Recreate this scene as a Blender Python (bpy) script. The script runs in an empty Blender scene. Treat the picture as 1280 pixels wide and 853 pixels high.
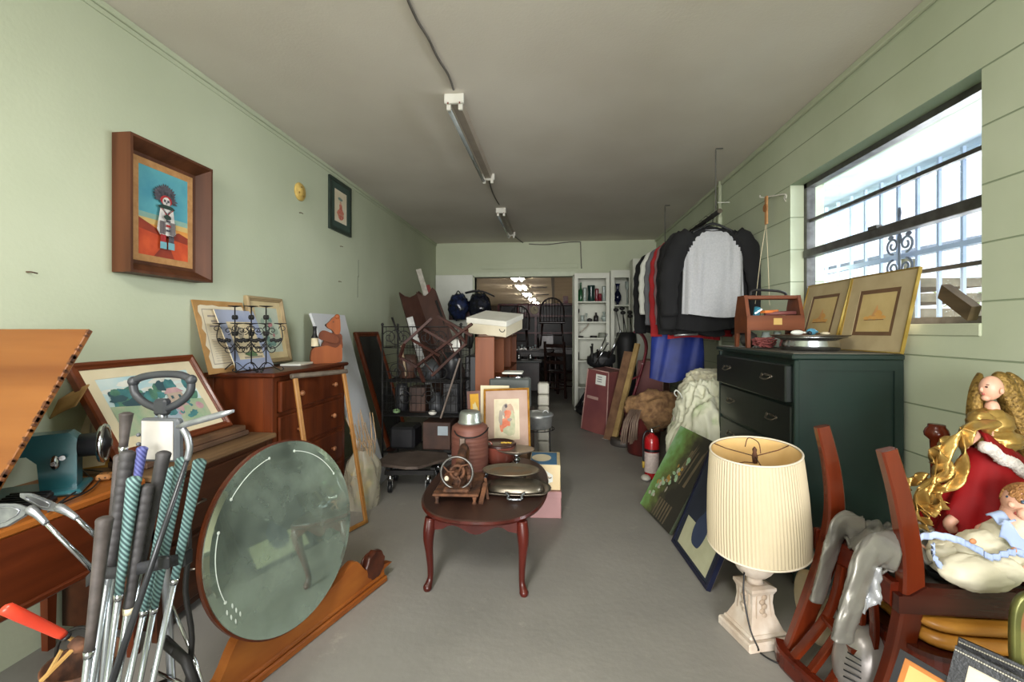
import bpy, bmesh, math, random
from mathutils import Vector, Matrix, noise
PI = math.pi
scene = bpy.context.scene
COL = scene.collection

# ------------------------------------------------------------------ camera
FPX = 560.0
YAW = math.atan(53 / FPX)
CAMZ = 1.12
cam_data = bpy.data.cameras.new('camera')
cam_data.sensor_width = 36
cam_data.lens = FPX / 1280 * 36
cam_data.shift_y = -14.5 / 1280
cam_data.clip_start = 0.02
camera = bpy.data.objects.new('camera', cam_data)
camera.location = (0, 0, CAMZ)
camera.rotation_euler = (PI / 2, 0, YAW)
COL.objects.link(camera)
scene.camera = camera
scene.view_settings.view_transform = 'Standard'
scene.view_settings.look = 'None'
scene.view_settings.gamma = 1
scene.view_settings.use_curve_mapping = False
scene.view_settings.exposure = 0.5

# ------------------------------------------------------------------ sky and light
world = bpy.data.worlds.new('sky')
scene.world = world
world.use_nodes = True
wn = world.node_tree
wn.nodes['Background'].inputs[0].default_value = (0.86, 0.93, 1.0, 1)
wn.nodes['Background'].inputs[1].default_value = 1.5

def area(name, loc, rot, sx, sy, power, color=(1, 1, 1), spread=PI):
    d = bpy.data.lights.new(name, 'AREA')
    d.shape = 'RECTANGLE'; d.size = sx; d.size_y = sy; d.energy = power; d.color = color; d.spread = spread
    o = bpy.data.objects.new(name, d)
    o.location = loc; o.rotation_euler = rot
    COL.objects.link(o)
    return o
# added light through an assumed, unseen opening behind the camera; daylight through the window
area('added_door_light', (-0.1, -7.0, 1.6), (math.radians(90), 0, 0), 5.0, 3.0, 700, (1.0, 0.98, 0.95))
area('daylight_window', (3.4, 2.9, 2.0), (0, math.radians(84), math.radians(8)), 1.6, 3.0, 380, (0.96, 0.98, 1.0))

# ------------------------------------------------------------------ pixel rays onto real planes
S_, C_ = math.sin(YAW), math.cos(YAW)
def ray(px, py):
    u = (px - 640) / FPX
    return Vector((-S_ + C_ * u, C_ + S_ * u, (412 - py) / FPX))
def Tp(px, py, t): return Vector((0, 0, CAMZ)) + ray(px, py) * t
def Xp(px, py, x): r = ray(px, py); return Tp(px, py, x / r.x)
def Yp(px, py, y): r = ray(px, py); return Tp(px, py, y / r.y)
def Zp(px, py, z): r = ray(px, py); return Tp(px, py, (z - CAMZ) / r.z)

# ------------------------------------------------------------------ materials
def lin(h):
    if isinstance(h, str):
        h = h.lstrip('#'); v = [int(h[i:i+2], 16) / 255 for i in (0, 2, 4)]
        return tuple(((c / 12.92) if c <= 0.04045 else ((c + 0.055) / 1.055) ** 2.4) for c in v)
    return h
MATS = {}
def mat(name, c1, c2=None, rough=0.6, metal=0.0, scale=8.0, stretch=(1, 1, 1), bump=0.0, bscale=None, emit=0, alpha=1.0,
        trans=0.0, lo=0.35, hi=0.65, detail=5, kind='noise', coat=0, spec=0.5, sheen=0):
    if name in MATS: return MATS[name]
    m = bpy.data.materials.new(name); m.use_nodes = True
    nt = m.node_tree; b = nt.nodes['Principled BSDF']
    a = lin(c1); c = lin(c2) if c2 else tuple(x * 0.8 for x in a)
    tc = nt.nodes.new('ShaderNodeTexCoord'); mp = nt.nodes.new('ShaderNodeMapping')
    mp.inputs['Scale'].default_value = stretch
    nt.links.new(tc.outputs['Object'], mp.inputs[0])
    if kind == 'wave':
        n = nt.nodes.new('ShaderNodeTexWave'); n.inputs['Scale'].default_value = scale
        n.inputs['Distortion'].default_value = 6; n.inputs['Detail'].default_value = 3; n.inputs['Detail Scale'].default_value = 1.5
    elif kind == 'diag':
        n = nt.nodes.new('ShaderNodeTexWave'); n.inputs['Scale'].default_value = scale; n.bands_direction = 'DIAGONAL'
        n.inputs['Distortion'].default_value = 0.6; n.inputs['Detail Scale'].default_value = 30
    elif kind == 'voronoi':
        n = nt.nodes.new('ShaderNodeTexVoronoi'); n.inputs['Scale'].default_value = scale
    else:
        n = nt.nodes.new('ShaderNodeTexNoise'); n.inputs['Scale'].default_value = scale; n.inputs['Detail'].default_value = detail
    nt.links.new(mp.outputs[0], n.inputs['Vector'])
    r = nt.nodes.new('ShaderNodeValToRGB')
    r.color_ramp.elements[0].position = lo; r.color_ramp.elements[1].position = hi
    r.color_ramp.elements[0].color = (*c, 1); r.color_ramp.elements[1].color = (*a, 1)
    nt.links.new(n.outputs[0], r.inputs[0]); nt.links.new(r.outputs[0], b.inputs['Base Color'])
    b.inputs['Roughness'].default_value = rough; b.inputs['Metallic'].default_value = metal
    b.inputs['Specular IOR Level'].default_value = spec
    if coat: b.inputs['Coat Weight'].default_value = coat; b.inputs['Coat Roughness'].default_value = 0.12
    if sheen: b.inputs['Sheen Weight'].default_value = sheen
    if trans: b.inputs['Transmission Weight'].default_value = trans
    if alpha < 1: b.inputs['Alpha'].default_value = alpha
    if emit:
        b.inputs['Emission Color'].default_value = (*a, 1); b.inputs['Emission Strength'].default_value = emit
    if bump:
        n2 = nt.nodes.new('ShaderNodeTexNoise'); n2.inputs['Scale'].default_value = bscale or scale * 4; n2.inputs['Detail'].default_value = 6
        nt.links.new(mp.outputs[0], n2.inputs['Vector'])
        bp = nt.nodes.new('ShaderNodeBump'); bp.inputs['Strength'].default_value = bump; bp.inputs['Distance'].default_value = 0.01
        nt.links.new(n2.outputs[0], bp.inputs['Height']); nt.links.new(bp.outputs[0], b.inputs['Normal'])
    MATS[name] = m
    return m
def wood(name, c1, c2, rough=0.4, axis='z', scale=5, coat=0.0):
    c1, c2 = (tuple(v * k for v, k in zip(lin(c), (.80, .84, .72))) for c in (c1, c2)); coat *= .5
    st = {'x': (0.25, 3, 3), 'y': (3, 0.25, 3), 'z': (3, 3, 0.25)}[axis]
    return mat(name, c1, c2, rough=rough, scale=scale, stretch=st, lo=0.3, hi=0.72, detail=8, bump=0.06, coat=coat, spec=.32)

# ------------------------------------------------------------------ mesh builder
def frame_mat(origin, xdir, ydir, zdir):
    m = Matrix.Identity(4)
    for i, v in enumerate((xdir, ydir, zdir)):
        m[0][i], m[1][i], m[2][i] = v.x, v.y, v.z
    m.translation = origin
    return m
def loc_rot(loc, rz=0.0, rx=0.0, ry=0.0):
    return Matrix.Translation(Vector(loc)) @ Matrix.Rotation(rz, 4, 'Z') @ Matrix.Rotation(rx, 4, 'X') @ Matrix.Rotation(ry, 4, 'Y')
WM = {}
class MB:
    def __init__(s, M=None):
        s.v = []; s.f = []; s.M = M or Matrix.Identity(4)
    def pt(s, p):
        s.v.append(s.M @ Vector(p)); return len(s.v) - 1
    def face(s, idx, mi=0, smooth=False): s.f.append((tuple(idx), mi, smooth))
    def poly(s, pts, mi=0): s.face([s.pt(p) for p in pts], mi)
    def box(s, lo, hi, mi=0, bevel=0.0, R=None):
        lo = Vector(lo); hi = Vector(hi); c = (lo + hi) / 2; h = (hi - lo) / 2
        h = Vector((abs(h.x), abs(h.y), abs(h.z)))
        b = min(bevel, min(h) * 0.8)
        def T(p): return c + (R @ Vector(p) if R is not None else Vector(p))
        if b <= 0:
            i = [s.pt(T((x * h.x, y * h.y, z * h.z))) for z in (-1, 1) for y in (-1, 1) for x in (-1, 1)]
            for q in ((0, 2, 3, 1), (4, 5, 7, 6), (0, 1, 5, 4), (2, 6, 7, 3), (0, 4, 6, 2), (1, 3, 7, 5)):
                s.face([i[k] for k in q], mi)
            return s
        # chamfered box: 24 vertices
        idx = {}
        for z in (-1, 1):
            for y in (-1, 1):
                for x in (-1, 1):
                    idx[(x, y, z, 0)] = s.pt(T((x * h.x, y * (h.y - b), z * (h.z - b))))
                    idx[(x, y, z, 1)] = s.pt(T((x * (h.x - b), y * h.y, z * (h.z - b))))
                    idx[(x, y, z, 2)] = s.pt(T((x * (h.x - b), y * (h.y - b), z * h.z)))
        for x in (-1, 1): s.face([idx[(x, a, c2, 0)] for a, c2 in ((-1, -1), (1, -1), (1, 1), (-1, 1))][::x], mi)
        for y in (-1, 1): s.face([idx[(a, y, c2, 1)] for a, c2 in ((-1, -1), (-1, 1), (1, 1), (1, -1))][::y], mi)
        for z in (-1, 1): s.face([idx[(a, c2, z, 2)] for a, c2 in ((-1, -1), (1, -1), (1, 1), (-1, 1))][::z], mi)
        for a in (-1, 1):
            for d in (-1, 1):
                s.face([idx[(a, d, -1, 0)], idx[(a, d, 1, 0)], idx[(a, d, 1, 1)], idx[(a, d, -1, 1)]][::a * d], mi)
                s.face([idx[(-1, a, d, 1)], idx[(1, a, d, 1)], idx[(1, a, d, 2)], idx[(-1, a, d, 2)]][::-a * d], mi)
                s.face([idx[(a, -1, d, 2)], idx[(a, 1, d, 2)], idx[(a, 1, d, 0)], idx[(a, -1, d, 0)]][::-a * d], mi)
                for e in (-1, 1):
                    s.face([idx[(a, d, e, 0)], idx[(a, d, e, 1)], idx[(a, d, e, 2)]][::a * d * e], mi)
        return s
    def beam(s, p0, p1, w, d, up=(0, 0, 1), mi=0, taper=1.0):
        p0 = Vector(p0); p1 = Vector(p1); t = (p1 - p0).normalized(); up = Vector(up)
        a = t.cross(up)
        if a.length < 1e-3: a = t.cross(Vector((0, 1, 0.01)))
        a.normalize(); b = t.cross(a).normalized()
        r = []
        for p, k in ((p0, 1), (p1, taper)):
            r.append([s.pt(p + a * (x * w / 2 * k) + b * (y * d / 2 * k)) for x, y in ((-1, -1), (1, -1), (1, 1), (-1, 1))])
        for i in range(4): s.face([r[0][i], r[0][(i+1) % 4], r[1][(i+1) % 4], r[1][i]], mi)
        s.face(r[0][::-1], mi); s.face(r[1], mi)
        return s
    def tube(s, pts, r, n=8, mi=0, closed=False, smooth=True, sx=1.0):
        pts = [Vector(p) for p in pts]; m = len(pts)
        rad = r if isinstance(r, (list, tuple)) else [r] * m
        rings = []; prev = None
        for i, p in enumerate(pts):
            if closed: t = pts[(i+1) % m] - pts[i-1]
            else: t = (pts[min(i+1, m-1)] - pts[max(i-1, 0)])
            t = t.normalized() if t.length > 1e-9 else Vector((0, 0, 1))
            if prev is None:
                a = t.cross(Vector((0, 0, 1)))
                if a.length < 0.05: a = t.cross(Vector((0, 1, 0)))
            else:
                a = prev - t * prev.dot(t)
            a.normalize(); prev = a; b = t.cross(a)
            rings.append([s.pt(p + (a * math.cos(k * 2 * PI / n) * sx + b * math.sin(k * 2 * PI / n)) * rad[i]) for k in range(n)])
        for i in range(m if closed else m - 1):
            A, B = rings[i], rings[(i+1) % m]
            for k in range(n): s.face([A[k], A[(k+1) % n], B[(k+1) % n], B[k]], mi, smooth)
        if not closed: s.face(rings[0][::-1], mi); s.face(rings[-1], mi)
        return s
    def lathe(s, prof, n=24, M=None, mi=0, smooth=True, sy=1.0, cap=True, wob=None):
        M = M or Matrix.Identity(4); rings = []
        for j, (r, z) in enumerate(prof):
            ring = []
            for k in range(n):
                a = k * 2 * PI / n; rr = r * (wob(a, j) if wob else 1)
                ring.append(s.pt(M @ Vector((rr * math.cos(a), rr * math.sin(a) * sy, z))))
            rings.append(ring)
        for j in range(len(prof) - 1):
            for k in range(n): s.face([rings[j][k], rings[j][(k+1) % n], rings[j+1][(k+1) % n], rings[j+1][k]], mi, smooth)
        if cap: s.face(rings[0][::-1], mi); s.face(rings[-1], mi)
        return s
    def prism(s, pts, th, M=None, mi=0, smooth=False):
        M = M or Matrix.Identity(4)
        a = [s.pt(M @ Vector((x, y, -th / 2))) for x, y in pts]; b = [s.pt(M @ Vector((x, y, th / 2))) for x, y in pts]
        n = len(pts)
        s.face(a[::-1], mi); s.face(b, mi)
        for i in range(n): s.face([a[i], a[(i+1) % n], b[(i+1) % n], b[i]], mi, smooth)
        return s
    def ell(s, c, r, n=16, m=10, M=None, mi=0, disp=None):
        M = M or Matrix.Identity(4); c = Vector(c)
        if not hasattr(r, '__len__'): r = (r, r, r)
        rows = []
        for j in range(m + 1):
            th = PI * j / m
            row = []
            for k in range(n if 0 < j < m else 1):
                a = 2 * PI * k / n
                d = Vector((math.sin(th) * math.cos(a), math.sin(th) * math.sin(a), -math.cos(th)))
                f = disp(d) if disp else 1
                row.append(s.pt(M @ (c + Vector((d.x * r[0], d.y * r[1], d.z * r[2])) * f)))
            rows.append(row)
        for j in range(m):
            A, B = rows[j], rows[j+1]
            for k in range(n):
                if len(A) == 1: s.face([A[0], B[(k+1) % n], B[k]], mi, True)
                elif len(B) == 1: s.face([A[k], A[(k+1) % n], B[0]], mi, True)
                else: s.face([A[k], A[(k+1) % n], B[(k+1) % n], B[k]], mi, True)
        return s
    def grid(s, fn, nu, nv, mi=0, smooth=True, mif=None, wrap=False):
        P = [[s.pt(fn(i / nu, j / nv)) for i in range(nu if wrap else nu + 1)] for j in range(nv + 1)]
        w = nu if wrap else nu + 1
        for j in range(nv):
            for i in range(nu):
                i2 = (i + 1) % w
                s.face([P[j][i], P[j][i2], P[j+1][i2], P[j+1][i]], mif((i + .5) / nu, (j + .5) / nv) if mif else mi, smooth)
        return s
    def rings(s, w, h, prof, mi=0):
        R = []
        for ins, z in prof:
            a, b = w / 2 - ins, h / 2 - ins
            R.append([s.pt((x * a, y * b, z)) for x, y in ((-1, -1), (1, -1), (1, 1), (-1, 1))])
        for j in range(len(R) - 1):
            for k in range(4): s.face([R[j][k], R[j][(k+1) % 4], R[j+1][(k+1) % 4], R[j+1][k]], mi)
        return s
    def rect(s, x0, y0, x1, y1, z, mi=0): s.poly([(x0, y0, z), (x1, y0, z), (x1, y1, z), (x0, y1, z)], mi); return s
    def blob(s, cx, cy, rx, ry, z, mi=0, n=14, jag=0.25, seed=0):
        rnd = random.Random(seed + int(cx * 9999) + int(cy * 7777))
        s.poly([(cx + rx * math.cos(k * 2 * PI / n) * (1 + rnd.uniform(-jag, jag)), cy + ry * math.sin(k * 2 * PI / n) * (1 + rnd.uniform(-jag, jag)), z) for k in range(n)], mi)
        return s
    def build(s, name, mats, parent=None, origin=None, mods=None):
        if not isinstance(mats, (list, tuple)): mats = [mats]
        if parent is not None: W = WM[parent]
        else: W = Matrix.Translation(Vector(origin)) if origin is not None else Matrix.Identity(4)
        Wi = W.inverted()
        me = bpy.data.meshes.new(name)
        me.from_pydata([Wi @ p for p in s.v], [], [f[0] for f in s.f])
        for m in mats: me.materials.append(m)
        for p, f in zip(me.polygons, s.f):
            p.material_index = f[1]; p.use_smooth = f[2]
        me.update()
        o = bpy.data.objects.new(name, me); COL.objects.link(o)
        if parent is not None: o.parent = parent
        else: o.matrix_world = W
        WM[o] = W
        return o
def tag(o, label, cat, group=None, kind=None):
    o['label'] = label; o['category'] = cat
    if group: o['group'] = group
    if kind: o['kind'] = kind
    return o
def thing(name, label, cat, loc, rz=0.0, group=None):
    o = bpy.data.objects.new(name, None); COL.objects.link(o)
    o.empty_display_size = 0.05
    o.location = loc; o.rotation_euler = (0, 0, rz)
    WM[o] = Matrix.Translation(Vector(loc)) @ Matrix.Rotation(rz, 4, 'Z')
    return tag(o, label, cat, group)
def solo(mb, name, mats, label, cat, origin, group=None, kind=None):
    return tag(mb.build(name, mats, None, origin), label, cat, group, kind)
def struct(mb, name, mats, origin=None):
    o = mb.build(name, mats, None, origin); o['kind'] = 'structure'; return o
def copy_tree(root, label, loc, rz=0.0):
    r = root.copy(); COL.objects.link(r); r.location = loc; r.rotation_euler = (0, 0, rz); r['label'] = label
    for ch in [o for o in COL.objects if o.parent == root]:
        c = ch.copy(); COL.objects.link(c); c.parent = r
        for g in [o for o in COL.objects if o.parent == ch]:
            d = g.copy(); COL.objects.link(d); d.parent = c
    return r
def arc(c, r, a0, a1, n, ax='xz'):
    c = Vector(c); out = []
    for i in range(n + 1):
        a = a0 + (a1 - a0) * i / n
        u, v = r * math.cos(a), r * math.sin(a)
        out.append(c + (Vector((u, 0, v)) if ax == 'xz' else Vector((0, u, v)) if ax == 'yz' else Vector((u, v, 0))))
    return out
def spiral(c, r0, r1, a0, turns, n, ax='xz', plane=None):
    c = Vector(c); out = []
    for i in range(n + 1):
        q = i / n; a = a0 + turns * 2 * PI * q; r = r0 + (r1 - r0) * q
        u, v = r * math.cos(a), r * math.sin(a)
        if plane: out.append(c + plane[0] * u + plane[1] * v)
        else: out.append(c + (Vector((u, 0, v)) if ax == 'xz' else Vector((0, u, v))))
    return out
def fit_rect(bl, br, tr, tl):
    bl, br, tr, tl = map(Vector, (bl, br, tr, tl))
    c = (bl + br + tr + tl) / 4
    W = (br - bl) + (tr - tl); Hh = (tl - bl) + (tr - br)
    w, h = W.length / 2, Hh.length / 2
    x = W.normalized(); y = (Hh - x * Hh.dot(x)).normalized(); z = x.cross(y)
    return frame_mat(c, x, y, z), w, h
def smooth_path(pts, k=4):
    pts = [Vector(p) for p in pts]; out = []
    for i in range(len(pts) - 1):
        p0 = pts[max(i-1, 0)]; p1 = pts[i]; p2 = pts[i+1]; p3 = pts[min(i+2, len(pts)-1)]
        for j in range(k):
            t = j / k
            out.append(0.5 * ((2*p1) + (p2-p0)*t + (2*p0-5*p1+4*p2-p3)*t*t + (3*p1-p0-3*p2+p3)*t**3))
    out.append(pts[-1]); return out

# ------------------------------------------------------------------ shared materials
GREENWALL = mat('painted_plaster', '#bec4ab', '#b5bca2', rough=0.75, scale=1.6, bump=0.08, bscale=60, detail=6)
CEIL = mat('ceiling_paint', '#dad3c9', '#d0c8bd', rough=0.9, scale=1.2, bump=0.1, bscale=90)
WHITE = mat('white_paint', '#dddfd6', '#d2d4ca', rough=0.55, scale=3)
WHITEM = mat('white_enamel', '#d9d7cf', '#c9c6bc', rough=0.35, scale=9)
BLACKM = mat('black_iron', '#131212', '#1b1918', rough=0.55, scale=20, spec=.35)
BLACKP = mat('black_plastic', '#1c1d20', '#141518', rough=0.4, scale=10)
CHROME = mat('chrome', '#c9ccd0', '#a9adb2', rough=0.18, metal=1.0, scale=14)
STEEL = mat('brushed_steel', '#a9adb3', '#8b9096', rough=0.32, metal=0.9, scale=14)
ALU = mat('dull_aluminium', '#b7b9b8', '#969a9a', rough=0.4, metal=0.75, scale=16)
PEWTER = mat('tarnished_silver', '#8d8578', '#5f574c', rough=0.33, metal=0.85, scale=9)
RUST = mat('rusty_iron', '#7a5138', '#3f2a20', rough=0.75, metal=0.35, scale=18, bump=0.3)
WRED = wood('red_walnut_z', '#7d3a1d', '#4c1f10', axis='z', rough=0.35)
WREDY = wood('red_walnut_y', '#6e3018', '#3f190c', axis='y', rough=0.35)
WREDX = wood('red_walnut_x', '#7d3a1d', '#4c1f10', axis='x', rough=0.35)
WORA = wood('orange_maple', '#c07a3c', '#9a4f22', axis='x', scale=3.5, rough=0.4)
WORAY = wood('orange_maple_y', '#b86d30', '#8c461c', axis='y', scale=3.5, rough=0.4)
WDARK = wood('dark_walnut', '#4e2b1b', '#2c160d', axis='y', rough=0.4)
WMAH = wood('mahogany', '#7a2f16', '#51190b', axis='z', rough=0.25, coat=0.5)
WMAHX = wood('mahogany_rail', '#6a2312', '#43130a', axis='x', rough=0.25, coat=0.5)
WTABLE = wood('worn_cherry_top', '#4a302a', '#352220', axis='y', rough=0.42, coat=0.25)
WCHERRY = wood('cherry_legs', '#5a1d17', '#38100d', axis='z', rough=0.3, coat=0.4)
WPALE = wood('pale_pine', '#c9a06a', '#a97b45', axis='z', rough=0.5)
WGOLD = mat('gilt_frame', '#c99a45', '#a57426', rough=0.35, metal=0.45, scale=20)
CREAM = mat('cream_card', '#e3d6b8', '#d8caa9', rough=0.8, scale=6)
PAPER = mat('aged_paper', '#ddd3bd', '#cfc2a6', rough=0.85, scale=5)
TANMAT = mat('tan_mount', '#b9a184', '#ab9274', rough=0.85, scale=6)
INK = mat('print_ink', '#5b5a62', '#6d6b72', rough=0.8)

# ------------------------------------------------------------------ room
XL, XR, YB, ZC, Y0 = -1.8, 1.48, 6.7, 2.43, -2.0
WY0, WY1, WZ0, WZ1 = 1.706, 2.975, 1.14, 2.03      # window opening
DX0, DX1, DZ = -1.2, 0.27, 1.925                   # doorway to the shop

def concrete():
    m = mat('painted_concrete', '#999690', '#85837e', rough=0.5, scale=1.3, detail=8, bump=0.12, bscale=30, lo=0.3, hi=0.7)
    nt = m.node_tree; b = nt.nodes['Principled BSDF']
    src = b.inputs['Base Color'].links[0].from_socket
    tc = nt.nodes.new('ShaderNodeTexCoord')
    n = nt.nodes.new('ShaderNodeTexNoise'); n.inputs['Scale'].default_value = 5.5; n.inputs['Detail'].default_value = 12; n.inputs['Roughness'].default_value = 0.75
    nt.links.new(tc.outputs['Object'], n.inputs['Vector'])
    r = nt.nodes.new('ShaderNodeValToRGB'); r.color_ramp.elements[0].position = 0.60; r.color_ramp.elements[1].position = 0.72
    r.color_ramp.elements[0].color = (0, 0, 0, 1); r.color_ramp.elements[1].color = (0.55, 0.55, 0.55, 1)
    nt.links.new(n.outputs[0], r.inputs[0])
    mx = nt.nodes.new('ShaderNodeMix'); mx.data_type = 'RGBA'
    nt.links.new(r.outputs[0], mx.inputs[0]); nt.links.new(src, mx.inputs[6]); mx.inputs[7].default_value = (*lin('#b9b3a8'), 1)
    nt.links.new(mx.outputs[2], b.inputs['Base Color'])
    return m
FLOORM = concrete()

def block_wall():
    # painted concrete blocks: 0.203 courses, 0.406 long, joints recessed by bump
    m = mat('painted_block', '#c3cbb2', '#b9c2a7', rough=0.6, scale=2.2)
    nt = m.node_tree; b = nt.nodes['Principled BSDF']
    tc = nt.nodes.new('ShaderNodeTexCoord'); sep = nt.nodes.new('ShaderNodeSeparateXYZ'); com = nt.nodes.new('ShaderNodeCombineXYZ')
    nt.links.new(tc.outputs['Object'], sep.inputs[0])
    nt.links.new(sep.outputs[1], com.inputs[0])
    ad = nt.nodes.new('ShaderNodeMath'); ad.operation = 'ADD'; ad.inputs[1].default_value = 0.0
    nt.links.new(sep.outputs[2], ad.inputs[0]); nt.links.new(ad.outputs[0], com.inputs[1])
    mp = nt.nodes.new('ShaderNodeMapping'); nt.links.new(com.outputs[0], mp.inputs[0])
    mp.inputs['Location'].default_value = (0.08, 0, 0)
    br = nt.nodes.new('ShaderNodeTexBrick')
    br.inputs['Scale'].default_value = 1.0; br.inputs['Brick Width'].default_value = 40; br.offset = 0; br.inputs['Row Height'].default_value = 0.2028
    br.inputs['Mortar Size'].default_value = 0.0035; br.inputs['Mortar Smooth'].default_value = 0.35
    br.inputs['Color1'].default_value = (1, 1, 1, 1); br.inputs['Color2'].default_value = (1, 1, 1, 1); br.inputs['Mortar'].default_value = (0, 0, 0, 1)
    nt.links.new(mp.outputs[0], br.inputs['Vector'])
    n = nt.nodes.new('ShaderNodeTexNoise'); n.inputs['Scale'].default_value = 9; n.inputs['Detail'].default_value = 8
    nt.links.new(tc.outputs['Object'], n.inputs['Vector'])
    mx = nt.nodes.new('ShaderNodeMath'); mx.operation = 'MULTIPLY_ADD'; mx.inputs[1].default_value = 0.25
    nt.links.new(n.outputs[0], mx.inputs[0]); nt.links.new(br.outputs['Color'], mx.inputs[2])
    bp = nt.nodes.new('ShaderNodeBump'); bp.inputs['Strength'].default_value = 0.7; bp.inputs['Distance'].default_value = 0.006
    nt.links.new(mx.outputs[0], bp.inputs['Height']); nt.links.new(bp.outputs[0], b.inputs['Normal'])
    src = b.inputs['Base Color'].links[0].from_socket
    # joints are coloured darker than the block faces
    mc = nt.nodes.new('ShaderNodeMix'); mc.data_type = 'RGBA'
    nt.links.new(br.outputs['Color'], mc.inputs[0]); mc.inputs[6].default_value = (*lin('#8f9c80'), 1)
    nt.links.new(src, mc.inputs[7]); nt.links.new(mc.outputs[2], b.inputs['Base Color'])
    return m
BLOCK = block_wall()

b = MB(); b.box((XL - 0.2, Y0, -0.1), (XR + 0.2, YB + 0.15, 0)); struct(b, 'floor', FLOORM)
b = MB(); b.box((XL - 0.2, Y0, ZC), (XR + 0.2, YB + 0.15, ZC + 0.1)); struct(b, 'ceiling', CEIL)
b = MB(); b.box((XL - 0.2, Y0, 0), (XL, YB + 0.15, ZC)); struct(b, 'wall_left', GREENWALL)
b = MB()
b.box((XR, Y0, 0), (XR + 0.2, WY0, ZC)); b.box((XR, WY1, 0), (XR + 0.2, YB + 0.15, ZC))
b.box((XR, WY0, 0), (XR + 0.2, WY1, WZ0)); b.box((XR, WY0, WZ1), (XR + 0.2, WY1, ZC))
struct(b, 'wall_right', BLOCK)
b = MB()
b.box((XL, YB, 0), (DX0, YB + 0.15, ZC)); b.box((DX1, YB, 0), (XR, YB + 0.15, ZC)); b.box((DX0, YB, DZ), (DX1, YB + 0.15, ZC))
struct(b, 'wall_back', GREENWALL)
b = MB()   # unseen near wall; its opening is assumed, to let the added light in
b.box((XL - 0.2, Y0 - 0.15, 0), (-1.5, Y0, ZC)); b.box((1.3, Y0 - 0.15, 0), (XR + 0.2, Y0, ZC)); b.box((-1.5, Y0 - 0.15, 2.25), (1.3, Y0, ZC + .1))
struct(b, 'wall_front', GREENWALL)
b = MB(); b.box((XL, Y0, ZC - 0.028), (XL + 0.016, YB, ZC), bevel=0.004); b.box((XL, Y0, ZC - 0.05), (XL + 0.006, YB, ZC - 0.03)); struct(b, 'trim_1', GREENWALL)
b = MB(); b.box((XR - 0.022, Y0, ZC - 0.035), (XR, YB, ZC), bevel=0.005); struct(b, 'trim_2', GREENWALL)
b = MB()
b.box((DX0 - 0.07, YB - 0.018, 0), (DX0, YB + 0.16, DZ)); b.box((DX1, YB - 0.018, 0), (DX1 + 0.05, YB + 0.16, DZ)); b.box((DX0 - 0.07, YB - 0.018, DZ - 0.015), (DX1 + 0.05, YB + 0.16, DZ + 0.055))
struct(b, 'trim_3', mat('casing_paint', '#c3cab2', '#b6bea5', rough=0.5))
# plywood patch panel above the doorway
b = MB(); b.box((-1.1, YB - 0.012, 2.03), (0.35, YB, 2.10), bevel=0.003); struct(b, 'trim_4', GREENWALL)
# open door leaf against the back wall
b = MB(); b.box((-1.79, YB - 0.06, 0.01), (DX0 - 0.02, YB - 0.02, 1.94), bevel=0.004); struct(b, 'door_1', WHITE)
# hairline cracks and old nails on the left wall
b = MB()
rn = random.Random(4)
for (px, py, L) in ((448, 325, 0.16), (447, 345, 0.2)):
    p = Xp(px, py, XL)
    pts = [(XL + 0.001, p.y + rn.uniform(-.003, .003), p.z - L * i / 6) for i in range(7)]
    b.tube(pts, 0.0018, 4)
struct(b, 'trim_5', mat('crack_grime', '#5d6654', '#4c5444'))
for i, (px, py, lb) in enumerate(((374, 266, 'small bent nail in the green wall just below the yellow disc'), (425, 308, 'small bent nail in the green wall below the dark green framed picture'),
                    (423, 352, 'rusty nail in the green wall, low above the wooden bear'), (33, 340, 'tiny nail in the bare green wall left of the figure painting'))):
    p = Xp(px, py, XL)
    b = MB(); b.tube([(XL, p.y, p.z), (XL + .015, p.y + .002, p.z), (XL + .017, p.y + .02, p.z - .003)], .0025, 6); solo(b, 'nail', RUST, lb, 'nail', p)

# ---- window_1: aluminium sash in the block opening
AL = mat('aged_window_aluminium', '#6b6a68', '#54524f', rough=0.45, metal=0.6, scale=20)
wx = XR + 0.10
w1 = bpy.data.objects.new('window_1', None); COL.objects.link(w1); w1.location = (wx, (WY0 + WY1) / 2, WZ0); WM[w1] = Matrix.Translation(w1.location); w1['kind'] = 'structure'
b = MB()
b.box((wx - .02, WY0, WZ0), (wx + .03, WY0 + .03, WZ1)); b.box((wx - .02, WY1 - .035, WZ0), (wx + .03, WY1, WZ1))
b.box((wx - .02, WY0, WZ1 - .03), (wx + .03, WY1, WZ1)); b.box((wx - .03, WY0, WZ0), (wx + .03, WY1, WZ0 + .03))
b.build('window_frame', AL, w1)
b = MB(); b.box((wx - .035, WY0 + .02, 1.565), (wx + .02, WY1 - .02, 1.612), bevel=.004); b.box((wx - .045, 2.30, 1.605), (wx - .02, 2.36, 1.622)); b.build('meeting_rail', AL, w1)
b = MB(); b.box((wx - .005, WY0, 1.785), (wx + .012, WY1, 1.803)); b.build('glazing_bar', AL, w1)
b = MB(); b.box((wx - .005, WY0, 1.362), (wx + .012, WY1, 1.378)); b.build('glazing_bar', AL, w1)
GL = bpy.data.materials.new('window_glass'); GL.use_nodes = True
nt = GL.node_tree; bs = nt.nodes['Principled BSDF']; nt.nodes.remove(bs)
g1 = nt.nodes.new('ShaderNodeBsdfTransparent'); g2 = nt.nodes.new('ShaderNodeBsdfGlossy'); g2.inputs['Roughness'].default_value = 0.03
mxs = nt.nodes.new('ShaderNodeMixShader')
g1.inputs[0].default_value = (0.96, 0.98, 0.99, 1)
mxs.inputs[0].default_value = 0.05; nt.links.new(g1.outputs[0], mxs.inputs[1]); nt.links.new(g2.outputs[0], mxs.inputs[2])
nt.links.new(mxs.outputs[0], nt.nodes['Material Output'].inputs[0])
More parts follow.
